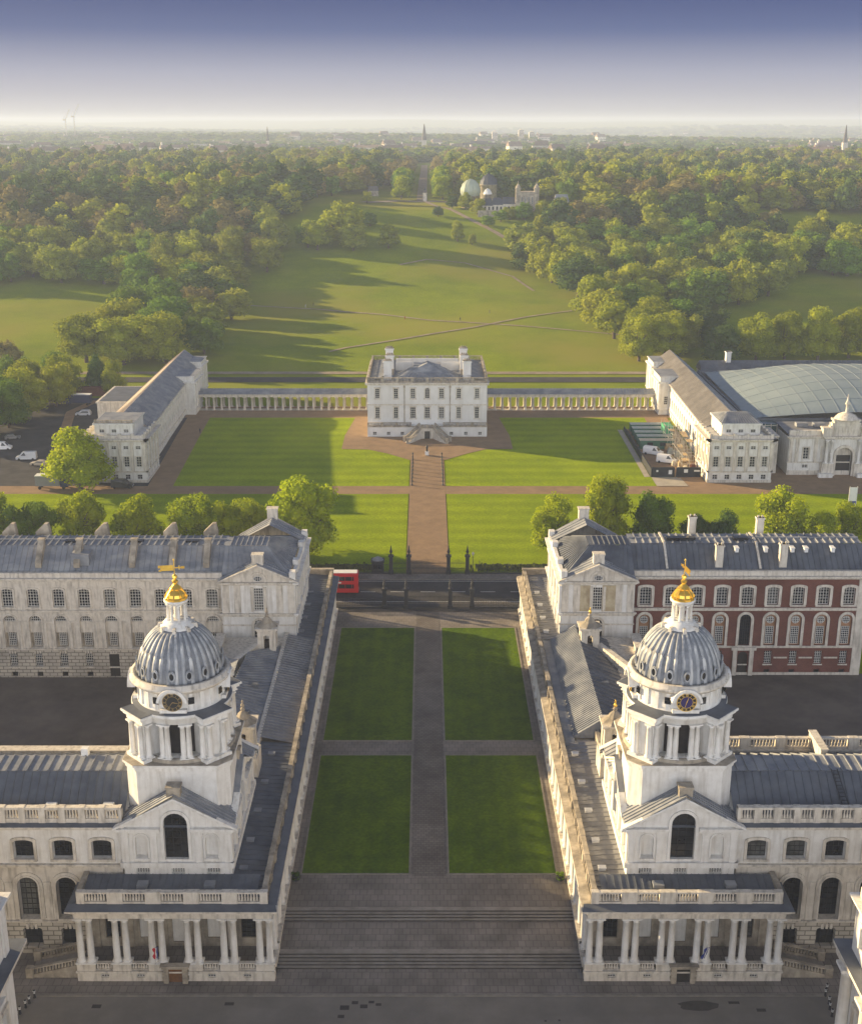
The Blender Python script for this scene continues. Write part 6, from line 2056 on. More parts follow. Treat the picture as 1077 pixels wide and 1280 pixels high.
    for x_ in (99,):
        m = MB(); m.box(x_ - 0.8, x_ + 0.8, 402, 404, 16, 20.5); m.box(x_ - 1, x_ + 1, 401.8, 404.2, 20.2, 20.5); m.build('chimney', M['render'], T4)


M['glass_g'] = mat('greenish glass', (0.05, 0.09, 0.085), 0.1, 0.2, 0.5, spec=0.6, coord='World')
M['glass_roof'] = mat('court roof glass', (0.25, 0.30, 0.305), 0.4, 0.1, 0.08, second=(0.20, 0.25, 0.26), spec=0.6, coord='World')
M['bar_grey'] = mat('pale glazing bar', (0.27, 0.31, 0.34), 0.6, 0.05, 1.0)

near_corner(-1); near_corner(1)
white_house()
for sx in (-1, 1): long_colonnade(sx); wing(sx)
museum()


# ================================================================ gates, railings and small things
def gate_pier(x_, y_, T):
    z = g1(y_)
    m = MB()
    m.box(x_ - 0.5, x_ + 0.5, y_ - 0.5, y_ + 0.5, z, z + 0.8); m.box(x_ - 0.38, x_ + 0.38, y_ - 0.38, y_ + 0.38, z + 0.8, z + 3.9); m.box(x_ - 0.55, x_ + 0.55, y_ - 0.55, y_ + 0.55, z + 3.9, z + 4.2)
    m.lathe(x_, y_, [(0.3, z + 4.2), (0.14, z + 4.5), (0.36, z + 5.0), (0.2, z + 5.3), (0.06, z + 6.3)], 8)
    m.build('gate_pier', M['iron'], T)


def railing(T, x0, x1, y_, h=2.3):
    m = MB(); z = g1(y_)
    m.box(x0, x1, y_ - 0.15, y_ + 0.15, z, z + 0.35)
    for zz in (0.55, h - 0.25): m.box(x0, x1, y_ - 0.03, y_ + 0.03, z + zz, z + zz + 0.06)
    n = int(abs(x1 - x0) / 0.32)
    for k in range(n + 1):
        x_ = x0 + (x1 - x0) * k / n; m.box(x_ - 0.025, x_ + 0.025, y_ - 0.025, y_ + 0.025, z + 0.3, z + h)
    m.build('railing', M['iron'], T)


for (Y_, lab) in ((222.6, 'black iron gates and railings on the near side of the road'), (240.7, 'black iron gates and railings on the far side of the road')):
    T = thing('entrance_gates', (0.2, Y_, g1(Y_)), lab, 'gate', 'pair of iron gates across the road')
    ps = (-8.4, -4.2, 4.3, 8.5) if Y_ < 230 else (-7.6, -3.9, 4.3, 8.2)
    for p in ps: gate_pier(p, Y_, T)
    for (p, q) in zip(ps, ps[1:]):
        m = MB(); z = g1(Y_)
        n = int((q - p - 1) / 0.24)
        for k in range(n + 1):
            x_ = p + 0.5 + (q - p - 1) * k / n; m.box(x_ - 0.025, x_ + 0.025, Y_ - 0.025, Y_ + 0.025, z + 0.1, z + 2.6 + 0.7 * math.sin(PI * k / n))
        for zz in (0.2, 1.3, 2.4): m.box(p + 0.5, q - 0.5, Y_ - 0.04, Y_ + 0.04, z + zz, z + zz + 0.08)
        m.build('gate_leaf', M['iron'], T)
    railing(T, -17.4 if Y_ < 230 else -60, ps[0] - 0.5, Y_); railing(T, ps[-1] + 0.5, 17.4 if Y_ < 230 else 60, Y_)

# low border of plants and hedge along the far railings
m = MB()
rnd = random.Random(5)
for sx in (-1, 1):
    for k in range(2600):
        x_ = sx * rnd.uniform(10, 62); y_ = 243.4 + rnd.gauss(0, 0.7); z = g1(y_); s = rnd.uniform(0.12, 0.3); h = rnd.uniform(0.15, 0.8)
        a = rnd.uniform(0, PI)
        m.face([(x_ - s * math.cos(a), y_ - s * math.sin(a), z + h - s), (x_ + s * math.cos(a), y_ + s * math.sin(a), z + h - s * 0.6), (x_ + s * math.cos(a) * .6, y_ + s * math.sin(a) + .1, z + h + s), (x_ - s * math.cos(a), y_ - s * math.sin(a) + .1, z + h + s)])
tag(m.build('flower_border', M['rough']), 'ragged border of low green plants behind the far railings', 'plants', kind='stuff')

# guard box
T = thing('gate_kiosk', (-10.4, 242.2, 2.7), 'black square kiosk with a pale domed top beside the far gates', 'kiosk')
m = MB(); m.box(-11.6, -9.2, 241.1, 243.3, 2.7, 5.4); m.box(-11.8, -9.0, 240.9, 243.5, 5.4, 5.6); m.build('booth', M['iron'], T)
m = MB(); m.box(-11.3, -9.5, 241.07, 241.1, 3.9, 5.0); m.build('booth_window', M['glass'], T)
m = MB(); m.lathe(-10.4, 242.2, [(1.2, 5.6), (1.0, 5.9), (0.45, 6.15), (0.1, 6.3)], 12); m.build('dome_top', M['lead'], T)


def lamp_post(x_, y_, lab, h=5.0):
    z = hz(x_, y_)
    T = thing('street_lamp', (x_, y_, z), lab, 'street lamp')
    m = MB(); m.lathe(x_, y_, [(0.16, z), (0.14, z + 0.8), (0.07, z + 1.0), (0.05, z + h)], 8); m.bar((x_ - 0.35, y_, z + h * 0.9), (x_ + 0.35, y_, z + h * 0.9), 0.05); m.build('post', M['iron'], T)
    m = MB(); m.lathe(x_, y_, [(0.12, z + h), (0.28, z + h + 0.5), (0.3, z + h + 0.55), (0.05, z + h + 0.8)], 6); m.build('lantern', M['frame'], T)


for (x_, y_, lab) in ((-34.8, 243.5, 'lamp post in the lawn border beside the left pavilion roof'), (30.2, 243.5, 'tall lamp post in the border beside the right pavilion'), (9.4, 242, 'short dark lamp beside the right gate pier'),):
    lamp_post(x_, y_, lab, 5.6 if x_ != 9.4 else 3.6)

# flags on the porticoes
for sx, lab in ((-1, 'furled red and white flag on a leaning pole on the left portico'), (1, 'furled blue and white flag on a leaning pole on the right portico')):
    cx = sx * 28.5 + (-2.2 if sx < 0 else 1.6)
    T = thing('flagpole', (cx, 116.8, 2.4), lab, 'flagpole')
    m = MB(); m.bar((cx, 116.8, 2.3), (cx + 0.5, 115.2, 6.2), 0.09); m.lathe(cx + 0.5, 115.2, [(0.02, 6.1), (0.12, 6.2), (0.02, 6.35)], 6); m.build('pole', M['frame'], T)
    m = MB()
    for i, (c0, c1) in enumerate(((0, 0.35), (0.35, 0.7), (0.7, 1.05))):
        m.mi = i % 3
        for k in range(8):
            z0 = 5.8 - k * 0.26; z1 = z0 - 0.26
            w0 = 0.18 + 0.1 * math.sin(k * 1.3 + i); w1 = 0.18 + 0.1 * math.sin((k + 1) * 1.3 + i)
            xx = cx + 0.45 - (5.8 - z0) * 0.12; xx1 = cx + 0.45 - (5.8 - z1) * 0.12; y0 = 115.3 + (5.8 - z0) * 0.4 - 0.15 + i * 0.07; y1 = 115.3 + (5.8 - z1) * 0.4 - 0.15 + i * 0.07
            m.face([(xx - w0 + i * .12, y0, z0), (xx + w0 * .3 + i * .12, y0, z0), (xx1 + w1 * .3 + i * .12, y1, z1), (xx1 - w1 + i * .12, y1, z1)])
    m.build('flag', [M['flag_red'], M['white'], M['flag_blue']] if sx < 0 else [M['flag_blue'], M['white'], M['flag_blue']], T)
# ================================================================ trees
def leaf(name, a, b, tr=0.35, var=0.16, scale=0.45):
    return mat(name, a, 0.75, 0.2, scale, second=b, coord='Object', objvar=var, transl=tr, spec=0.04, detail=3)


M['lf_lime'] = leaf('fresh lime leaves', (0.42, 0.46, 0.006), (0.23, 0.29, 0.006), 0.42)
M['lf_yel'] = leaf('yellow green leaves', (0.36, 0.38, 0.02), (0.23, 0.26, 0.018), 0.38)
M['lf_green'] = leaf('mid green leaves', (0.19, 0.29, 0.022), (0.115, 0.185, 0.018), 0.33)
M['lf_dark'] = leaf('dark green leaves', (0.10, 0.155, 0.03), (0.06, 0.10, 0.02), 0.25)
M['lf_olive'] = leaf('olive leaves', (0.32, 0.34, 0.035), (0.20, 0.23, 0.028), 0.33)
M['lf_copper'] = leaf('copper leaves', (0.27, 0.225, 0.07), (0.18, 0.15, 0.05), 0.3)
M['bark'] = mat('bark', (0.11, 0.085, 0.06), 0.95, 0.3, 1.5)
M['blossom'] = mat('cream blossom', (0.60, 0.56, 0.42), 0.8, 0.1, 1.0)


def crown_mesh(name, seed, n, lf, shape='round', lobes=14, core=True):
    """unit-ish crown: 10 m across, spanning z 2..12"""
    r = random.Random(seed)
    m = MB()
    L_ = []
    for k in range(lobes):
        for _ in range(30):
            u = r.uniform(-1, 1); a = r.uniform(0, 2 * PI); rad = r.uniform(0.15, 1) ** 0.6
            x_ = rad * math.sqrt(1 - u * u) * math.cos(a); y_ = rad * math.sqrt(1 - u * u) * math.sin(a); z_ = rad * u
            if shape == 'round': break
            if math.hypot(x_, y_) < 0.95 - 0.75 * (z_ + 1) / 2: break
        rr = r.uniform(1.15, 2.1) * (1.0 if shape == 'round' else 1.15 - 0.35 * (z_ + 1) / 2)
        L_.append((x_ * 3.6, y_ * 3.6, 6.9 + z_ * (3.9 if shape == 'round' else 4.8), rr))
    L_.append((0, 0, 7.0, 2.6)); L_.append((0, 0, 4.2, 2.6))
    for a in range(5): L_.append((2.5 * math.cos(a * 1.257 + seed), 2.5 * math.sin(a * 1.257 + seed), 3.6 + r.uniform(-.4, .8), 1.9))
    if core:
        for (x_, y_, z_, rr) in L_:
            q = rr * 0.72
            m.lathe(x_, y_, [(q * 0.05, z_ - q), (q * 0.75, z_ - q * 0.6), (q, z_), (q * 0.75, z_ + q * 0.6), (q * 0.05, z_ + q)], 6, False, cap=False, a0=r.random())
    tot = sum(l[3] ** 2 for l in L_)
    for (x_, y_, z_, rr) in L_:
        for k in range(int(n * rr * rr / tot)):
            u = r.uniform(-0.75, 1); a = r.uniform(0, 2 * PI); s = math.sqrt(1 - u * u)
            d = Vector((s * math.cos(a), s * math.sin(a), u))
            p = Vector((x_, y_, z_)) + d * rr * r.uniform(0.72, 1.12)
            nrm = (d + Vector((r.gauss(0, .55), r.gauss(0, .55), r.gauss(0, .55)))).normalized()
            t = nrm.cross(Vector((r.gauss(0, 1), r.gauss(0, 1), r.gauss(0, 1)))).normalized()
            b = nrm.cross(t); w_ = lf * r.uniform(0.6, 1.3); h_ = lf * r.uniform(0.45, 0.9)
            m.face([p - t * w_ / 2, p - b * h_ / 2, p + t * w_ / 2, p + b * h_ / 2])
    me = m.mesh(name, M['lf_green'])
    return me


def trunk_mesh(seed):
    r = random.Random(seed); m = MB()
    m.tube([(0, 0, -0.6), (0.02, 0, 0.6), (0.1, 0.05, 2.5), (0.0, 0.1, 5.0), (0.1, 0, 7.5)], [0.42, 0.33, 0.28, 0.2, 0.08], 7)
    for k in range(7):
        a = r.uniform(0, 2 * PI); z0 = r.uniform(2.2, 4.5); l = r.uniform(2.2, 3.8)
        m.tube([(0.05, 0.03, z0), (l * 0.45 * math.cos(a), l * 0.45 * math.sin(a), z0 + l * 0.5), (l * math.cos(a + .2), l * math.sin(a + .2), z0 + l * 1.1)], [0.16, 0.11, 0.04], 5)
    return m.mesh('trunk', M['bark'])


TR = [trunk_mesh(k) for k in range(3)]
NEAR = [crown_mesh('crown', 100 + k, 9500, 0.42, lobes=19) for k in range(4)]
NEARC = crown_mesh('crown', 130, 9500, 0.42, 'cone', 22)
MID = [crown_mesh('crown', 200 + k, 3600, 0.62, lobes=15) for k in range(6)]
MIDC = crown_mesh('crown', 230, 3000, 0.6, 'cone', 15)
FARM = [crown_mesh('crown', 300 + k, 1100, 1.0, lobes=12) for k in range(5)]
LOW = [crown_mesh('crown', 400 + k, 320, 1.7, lobes=9) for k in range(3)]
trnd = random.Random(77)
TREE_COUNT = 0
PROTO = {}


def tree(x_, y_, h, w_, me, key, label, group=None, name='tree', zoff=0.0):
    """h total height, w crown width"""
    global TREE_COUNT
    TREE_COUNT += 1
    z = hz(x_, y_) + zoff
    T = thing(name, (x_, y_, z), label, 'tree', group, rz=trnd.uniform(0, 2 * PI))
    sx_, sz_ = w_ / 9.4, h / 12.0
    T.scale = (1, 1, 1)
    for nm, m_, mk in (('crown', me, key), ('trunk', TR[TREE_COUNT % 3], 'bark')):
        o = bpy.data.objects.new(nm, m_); col.objects.link(o); o.parent = T
        o.scale = (sx_, sx_ * trnd.uniform(0.9, 1.1), sz_); o.location = (0, 0, -0.07 * h)
        if nm == 'crown':
            o.material_slots[0].link = 'OBJECT'; o.material_slots[0].material = M[key]
        PROTO[(m_.name, key)] = o
    return T


G_ = {'lf_lime': 'bright lime green', 'lf_yel': 'yellow green', 'lf_green': 'mid green', 'lf_dark': 'dark green', 'lf_olive': 'olive', 'lf_copper': 'copper brown'}
# trees just beyond the far ranges and beside the road
row = [(-97, 257, 15, 15, 'lf_lime', 0, 'lime tree behind the left range roof at the left edge'), (-86, 253, 14, 13, 'lf_green', 1, 'dusky tree behind the left range, second from the left edge'),
       (-75, 255, 15.5, 12, 'lf_lime', 2, 'lime tree behind the left range, below the left wing'), (-62.5, 252, 14.5, 13, 'lf_lime', 3, 'lime tree behind the left range, level with the gold vane'),
       (-51, 254, 14.5, 12, 'lf_lime', 0, 'rounded lime tree behind the left range near its gabled end'), (-41, 253, 15, 12, 'lf_lime', 1, 'lime tree just left of the biggest tree behind the left range'),
       (-26.8, 252, 20.5, 16.5, 'lf_lime', 2, 'biggest tree behind the left range, spreading over the lawn by the gabled pavilion'),
       (27.2, 253, 14.5, 11, 'lf_lime', 3, 'lime tree at the lawn edge beside the right gabled pavilion'), (38.5, 255, 19, 13, 'lf_lime', 0, 'tallest tree behind the brick range near the gabled pavilion'),
       (48.8, 255, 15.5, 11, 'lf_green', 1, 'mid green tree between tall tree and chimney behind the brick range'), (58, 252, 10.5, 8.5, 'lf_dark', 2, 'small dark green tree behind the brick range'),
       (64, 252, 11, 7.5, 'lf_dark', 3, 'small dark tree right of another small one behind the brick range'), (76.5, 254, 16.5, 13.5, 'lf_lime', 1, 'broad tree behind the brick range in front of the right wing'),
       (84.5, 250, 12, 9, 'lf_lime', 2, 'bushy lime tree behind the brick range roof end'), (92, 254, 13, 10, 'lf_lime', 0, 'lime tree behind the brick range at the right edge')]
for x_, y_, h, w_, k, v, lab in row: tree(x_, y_, h, w_, NEAR[v], k, lab)
tree(-87.5, 299, 20.5, 19.5, NEARC, 'lf_lime', 'large lime green tree of spreading cone shape in front of the left wing')
# left avenue beside the car park
for i, (x_, y_, h, w_, k) in enumerate([(-127, 338, 17, 14, 'lf_green'), (-132, 352, 17, 15, 'lf_yel'), (-125, 360, 17, 15, 'lf_green'), (-124, 374, 17, 15, 'lf_yel'), (-133, 372, 17, 15, 'lf_green'), (-119, 388, 16.5, 14, 'lf_yel'), (-128, 390, 17, 15, 'lf_yel'), (-120, 402, 16, 14, 'lf_yel')]):
    tree(x_, y_, h, w_, NEAR[i % 4], k, '%s avenue tree by the car park, at the left edge' % ('yellow green' if k == 'lf_yel' else 'shaded green'), 'avenue trees by the left car park')
tree(-138, 408, 15, 13, NEAR[1], 'lf_green', 'round green tree behind the left avenue, nearest the copper tree')
tree(-126, 414, 15, 12, NEAR[2], 'lf_green', 'round green tree behind the left avenue, nearest the conifer')
tree(-149, 436, 15, 14, MID[2], 'lf_copper', 'copper brown tree at the left edge below the open field')
tree(-111, 409, 16, 8, MIDC, 'lf_dark', 'dark conifer standing behind the car park on the left', name='conifer_tree')
tree(-104, 404, 13, 9, NEAR[3], 'lf_yel', 'pale young tree beside the dark conifer')
# clump left of the park lawn
cl = [(-128, 460, 21, 19, 'lf_yel'), (-113, 456, 22, 20, 'lf_yel'), (-98, 458, 22, 19, 'lf_yel'), (-121, 476, 20, 18, 'lf_yel'), (-104, 477, 20, 18, 'lf_green'), (-86, 474, 17, 13, 'lf_green'), (-90, 498, 18, 15, 'lf_olive'), (-106, 500, 21, 18, 'lf_green'), (-122, 502, 20, 17, 'lf_yel'), (-95, 520, 19, 15, 'lf_olive'), (-112, 524, 21, 17, 'lf_green'), (-128, 528, 20, 17, 'lf_green'), (-100, 542, 18, 16, 'lf_copper'), (-86, 545, 17, 15, 'lf_olive'), (-118, 550, 20, 16, 'lf_green')]
for i, (x_, y_, h, w_, k) in enumerate(cl):
    w_ *= 1.25
    tree(x_, y_, h, w_, (NEAR if i < 6 else MID)[i % 4], k, ('large round %s tree in the clump behind the left wing' if w_ > 22 else '%s tree in the clump edging the park lawn') % G_[k], 'clump of trees left of the park lawn')
# trees scattered on the slope and lawn
for (x_, y_, h, w_, k, lab) in [(-47, 704, 27, 27, 'lf_yel', 'big domed tree on the grassy slope left of the villa axis'), (-60, 692, 20, 19, 'lf_yel', 'tree at the slope foot left of the big domed tree'), (-40, 688, 16, 16, 'lf_olive', 'open branched tree at the foot of the slope'),
                               (-21, 694, 15, 15, 'lf_yel', 'lone small tree at the slope foot near the centre'), (17.5, 712, 14, 9, 'lf_yel', 'lone yellowish tree on the slope below the observatory'), (25.5, 706, 8, 5, 'lf_yel', 'small pale bush on slope right of the lone yellowish tree'),
                               (7, 765, 7, 8, 'lf_dark', 'dark bush at the hilltop beside the viewing terrace'), (-38, 815, 9, 8, 'lf_yel', 'small tree on the hilltop left of the avenue'), (-66, 700, 16, 16, 'lf_green', 'green tree joining the left wood to the slope'), (-33, 740, 9, 10, 'lf_green', 'scrubby tree halfway up the slope')]:
    tree(x_, y_, h, w_, MID[TREE_COUNT % 6], k, lab)
# yellow clump right of the lawn, dark tree and the row at the right edge
for (x_, y_, h, w_, k) in [(58, 642, 23, 18, 'lf_yel'), (68, 616, 23, 18, 'lf_yel'), (63, 628, 22, 18, 'lf_yel'), (76, 630, 21, 17, 'lf_yel'), (56, 662, 20, 17, 'lf_yel'), (72, 656, 20, 16, 'lf_olive')]:
    tree(x_, y_, h, w_, MID[TREE_COUNT % 6], k, 'tall yellow tree in the clump right of the park lawn', 'yellow clump right of the park lawn')
tree(110, 458, 17, 16, NEAR[2], 'lf_dark', 'dark rounded chestnut tree with pale blossom behind the right wing')
for (x_, y_, h, w_) in [(124, 462, 21, 17), (136, 466, 21, 17), (148, 464, 22, 18), (161, 468, 22, 18), (174, 465, 22, 18), (186, 470, 21, 17)]:
    tree(x_, y_, h, w_, NEAR[TREE_COUNT % 4], 'lf_yel', 'yellow green tree in the row behind the court roof, right edge', 'row of trees behind the glazed court roof')
for (x_, y_, h, w_, k) in [(80, 462, 19, 15, 'lf_yel'), (90, 466, 20, 16, 'lf_yel'), (98, 474, 19, 15, 'lf_olive'), (84, 482, 19, 16, 'lf_yel'), (76, 500, 20, 16, 'lf_yel'), (92, 498, 20, 16, 'lf_yel'), (74, 522, 21, 17, 'lf_yel'), (86, 530, 20, 17, 'lf_green'), (102, 500, 19, 16, 'lf_green'), (72, 548, 22, 17, 'lf_yel'), (112, 490, 18, 15, 'lf_dark'), (84, 560, 21, 17, 'lf_olive')]:
    w_ *= 1.2
    tree(x_, y_, h, w_, (NEAR if y_ < 500 else MID)[TREE_COUNT % 4], k, '%s tree in the grove right of the park lawn' % G_[k], 'grove right of the park lawn')


for (x_, y_, h, w_, k, lab) in [(31, 770, 12, 11, 'lf_yel', 'yellow tree in front of the pale green observatory dome'), (58, 755, 12, 12, 'lf_green', 'green tree below the turreted observatory house'), (68, 752, 14, 12, 'lf_yel', 'bright tree below the right turret of the observatory house'), (44, 752, 8, 10, 'lf_green', 'low green tree below the observatory terrace wall'), (80, 757, 14, 13, 'lf_olive', 'olive tree in front of the blue roofed pavilion'), (16, 790, 9, 9, 'lf_dark', 'dark tree left of the pale green dome'), (36, 742, 8, 9, 'lf_green', 'bushy tree on the bank under the observatory'), (24, 784, 12, 11, 'lf_olive', 'olive tree hiding the foot of the pale green dome'), (50, 757, 9, 10, 'lf_yel', 'yellowish tree below the middle of the observatory range'), (88, 790, 17, 15, 'lf_green', 'large green tree behind the blue roofed pavilion')]:
    tree(x_, y_, h, w_, MID[TREE_COUNT % 6], k, lab)


def inside(p, poly):
    c = False; n = len(poly)
    for i in range(n):
        (x1, y1), (x2, y2) = poly[i], poly[(i + 1) % n]
        if (y1 > p[1]) != (y2 > p[1]) and p[0] < (x2 - x1) * (p[1] - y1) / (y2 - y1) + x1: c = not c
    return c


WL = [(-560, 604), (-145, 604), (-104, 556), (-92, 566), (-94, 630), (-80, 645), (-74, 690), (-86, 725), (-80, 765), (-66, 850), (-34, 935), (-30, 1150), (-30, 1560), (-950, 1560)]
WR = [(47, 668), (66, 600), (78, 560), (100, 520), (110, 478), (125, 490), (150, 580), (176, 596), (260, 604), (480, 604), (900, 1560), (24, 1560), (20, 870), (50, 800), (80, 795), (84, 740), (58, 715)]
holes = [[(160, 880), (235, 868), (240, 1000), (150, 1000)], [(178, 735), (300, 735), (310, 770), (190, 775)], [(170, 596), (260, 596), (260, 628), (180, 632)], [(20, 745), (90, 745), (92, 830), (24, 830)],
         [(330, 1160), (420, 1160), (420, 1260), (330, 1260)], [(300, 800), (420, 790), (430, 850), (310, 860)]]
pts = []
r9 = random.Random(31)
y = 560.0
while y < 1560:
    sp = 14.5 if y < 700 else (15.5 if y < 1000 else 17.5)
    x = -900.0
    vis = 0.36 * y + 40
    while x < 900:
        p = (x + r9.uniform(-.45, .45) * sp, y + r9.uniform(-.45, .45) * sp)
        if abs(p[0]) < vis and (inside(p, WL) or inside(p, WR)) and not any(inside(p, h) for h in holes): pts.append(p)
        x += sp
    y += sp
pts.sort(key=lambda p: p[1])
pts = [p for p in pts if r9.random() > 0.07]
KW = (['lf_green'] * 5 + ['lf_olive'] * 5 + ['lf_yel'] * 5 + ['lf_dark'] * 3) * 2 + ['lf_copper'] 
NI = 278 - TREE_COUNT


def size_word(h): return 'tall' if h > 21 else ('low' if h < 17 else 'medium')


rest = []
ind = 0
for p in pts:
    h = r9.uniform(14, 24); w_ = r9.uniform(15, 26)
    k = r9.choice(KW)
    if p[0] < 0 and r9.random() < 0.3: k = 'lf_olive' if r9.random() < .5 else 'lf_green'
    if ind < NI:
        ind += 1
        where = ('at the front edge of the left wood' if p[1] < 650 else 'within the left wood') if p[0] < -70 else ('beside the park lawn in the right wood' if p[0] < 110 else ('at the front edge of the right wood' if p[1] < 650 else 'within the right wood'))
        lab = '%s %s tree %s' % (size_word(h), G_[k], where)
        me = MIDC if r9.random() < 0.05 else MID[r9.randrange(6)]
        tree(p[0], p[1], h, w_, me, k, lab, 'woodland: ' + lab)
    else: rest.append((p, h, w_, k))

# the avenue of dense trees running away along the axis
for s_ in (-1, 1):
    for k in range(7):
        tree(-3 + s_ * 14, 858 + k * 21, 19, 16, MID[k % 6], 'lf_lime' if k % 3 == 0 else 'lf_green', 'dense tree lining the %s side of the hilltop avenue' % ('left' if s_ < 0 else 'right'), 'trees on the %s side of the avenue' % ('left' if s_ < 0 else 'right'))
    for k in range(16):
        y_ = 1005 + k * 26
        x_ = -3 + s_ * 15
        rest.append(((x_, y_), 17, 15, 'lf_green')); rest.append(((x_ + s_ * 11, y_ + 8), 17, 15, 'lf_green'))


def scatter(name, label, pts_, protos, cat):
    """one object of geometry-node instances for trees nobody could count"""
    me = bpy.data.meshes.new(name)
    me.from_pydata([(p[0][0], p[0][1], hz(*p[0]) - 1.2) for p in pts_], [], [])
    for an, ty in (('sc', 'FLOAT_VECTOR'), ('rot', 'FLOAT'), ('pick', 'INT')): me.attributes.new(an, ty, 'POINT')
    me.attributes['sc'].data.foreach_set('vector', [c for p in pts_ for c in (p[2] / 9.0, p[2] / 9.0, p[1] / 12.0)])
    me.attributes['rot'].data.foreach_set('value', [r9.uniform(0, 6.28) for p in pts_])
    me.attributes['pick'].data.foreach_set('value', [p[4] if len(p) > 4 else 0 for p in pts_])
    o = bpy.data.objects.new(name, me); col.objects.link(o)
    ng = bpy.data.node_groups.new(name, 'GeometryNodeTree')
    ng.interface.new_socket('Geometry', in_out='INPUT', socket_type='NodeSocketGeometry')
    ng.interface.new_socket('Geometry', in_out='OUTPUT', socket_type='NodeSocketGeometry')
    gi = ng.nodes.new('NodeGroupInput'); go = ng.nodes.new('NodeGroupOutput')
    m2p = ng.nodes.new('GeometryNodeMeshToPoints'); ng.links.new(gi.outputs[0], m2p.inputs[0])
    iop = ng.nodes.new('GeometryNodeInstanceOnPoints'); ng.links.new(m2p.outputs[0], iop.inputs['Points'])
    g2 = ng.nodes.new('GeometryNodeGeometryToInstance')
    for q in reversed(protos):
        oi = ng.nodes.new('GeometryNodeObjectInfo'); oi.inputs['Object'].default_value = q; oi.inputs['As Instance'].default_value = False
        ng.links.new(oi.outputs['Geometry'], g2.inputs[0])
    ng.links.new(g2.outputs[0], iop.inputs['Instance'])
    # one instance per prototype: gather them separately
    ng.nodes.remove(g2)
    jn = ng.nodes.new('GeometryNodeJoinGeometry')
    for nd in [n_ for n_ in ng.nodes if n_.type == 'OBJECT_INFO']:
        nd.inputs['As Instance'].default_value = True
    for nd in reversed([n_ for n_ in ng.nodes if n_.type == 'OBJECT_INFO']):
        # drop the prototype's own placement, keep only its mesh
        g2i = ng.nodes.new('GeometryNodeGeometryToInstance')
        nd.inputs['As Instance'].default_value = False
        sp_ = ng.nodes.new('GeometryNodeSetMaterial'); sp_.inputs['Material'].default_value = nd.inputs['Object'].default_value.material_slots[0].material
        ng.links.new(nd.outputs['Geometry'], sp_.inputs['Geometry']); ng.links.new(sp_.outputs[0], g2i.inputs[0]); ng.links.new(g2i.outputs[0], jn.inputs[0])
    ng.links.new(jn.outputs[0], iop.inputs['Instance'])
    iop.inputs['Pick Instance'].default_value = True

    def attr(nm, ty):
        a = ng.nodes.new('GeometryNodeInputNamedAttribute'); a.data_type = ty; a.inputs['Name'].default_value = nm
        return [s for s in a.outputs if s.enabled][0]
    ng.links.new(attr('pick', 'INT'), iop.inputs['Instance Index'])
    ng.links.new(attr('sc', 'FLOAT_VECTOR'), iop.inputs['Scale'])
    cx_ = ng.nodes.new('ShaderNodeCombineXYZ'); ng.links.new(attr('rot', 'FLOAT'), cx_.inputs[2]); ng.links.new(cx_.outputs[0], iop.inputs['Rotation'])
    ng.links.new(iop.outputs[0], go.inputs[0])
    md = o.modifiers.new('scatter', 'NODES'); md.node_group = ng
    return tag(o, label, cat, kind='stuff')


KS = ['lf_green', 'lf_olive', 'lf_yel', 'lf_dark', 'lf_copper']
# prototypes are trees that stand in the view themselves: hilltop trees with the lighter crowns
protF = []
lt = [((-64, 862), 'left wood corner nearest the avenue'), ((24, 876), 'right of the avenue behind the domes'), ((84, 838), 'right of the white observatory house'), ((92, 812), 'just right of the observatory terrace'), ((-72, 842), 'left wood edge on the hilltop')]
for k, mesh_ in zip(KS, FARM):
    (xx, yy), lab = lt[KS.index(k)]
    T = tree(xx, yy, 16, 14, mesh_, k, '%s hilltop tree, %s' % (G_[k], lab)); protF.append([c for c in T.children if c.name.startswith('crown')][0])
protL = []
for k, mesh_ in zip(('lf_green', 'lf_olive', 'lf_dark'), LOW):
    T = tree(trnd.uniform(-20, 90), 1590 + 15 * len(protL), 14, 13, mesh_, k, 'distant %s tree beyond the park wall near the axis' % G_[k]); protL.append([c for c in T.children if c.name.startswith('crown')][0])
for i, c_ in enumerate(protF): c_['_'] = i
rest = [(p, h, w_, k, KS.index(k)) for p, h, w_, k in rest]
scatter('woodland', 'dense far part of the park woodland running to the skyline', rest, protF, 'woodland')
# distant suburbs: belts of trees thinning towards the hills
far = []
y = 1570.0
while y < 9500:
    sp = 16 + (y - 1500) * 0.011
    x = -y * 0.37 - 100
    while x < y * 0.37 + 100:
        dens = 0.5 + 0.5 * math.sin(x * 0.006 + y * 0.0023) * math.sin(y * 0.0041 - x * 0.002 + 1)
        open_ = (1600 < y < 2050 and (x < -170 or 60 < x < 420) and r9.random() < 0.86)
        if r9.random() < 0.35 + 0.5 * dens and not open_:
            s_ = 12 + sp * 0.45
            far.append(((x + r9.uniform(-.5, .5) * sp, y + r9.uniform(-.5, .5) * sp), r9.uniform(9, 17) * (1 + (y - 1500) / 16000), s_ * r9.uniform(0.8, 1.3), 0, r9.choice((0, 0, 1, 2))))
        x += sp
    y += sp
scatter('distant_trees', 'hazy belts of trees across the far suburbs', far, protL, 'woodland')

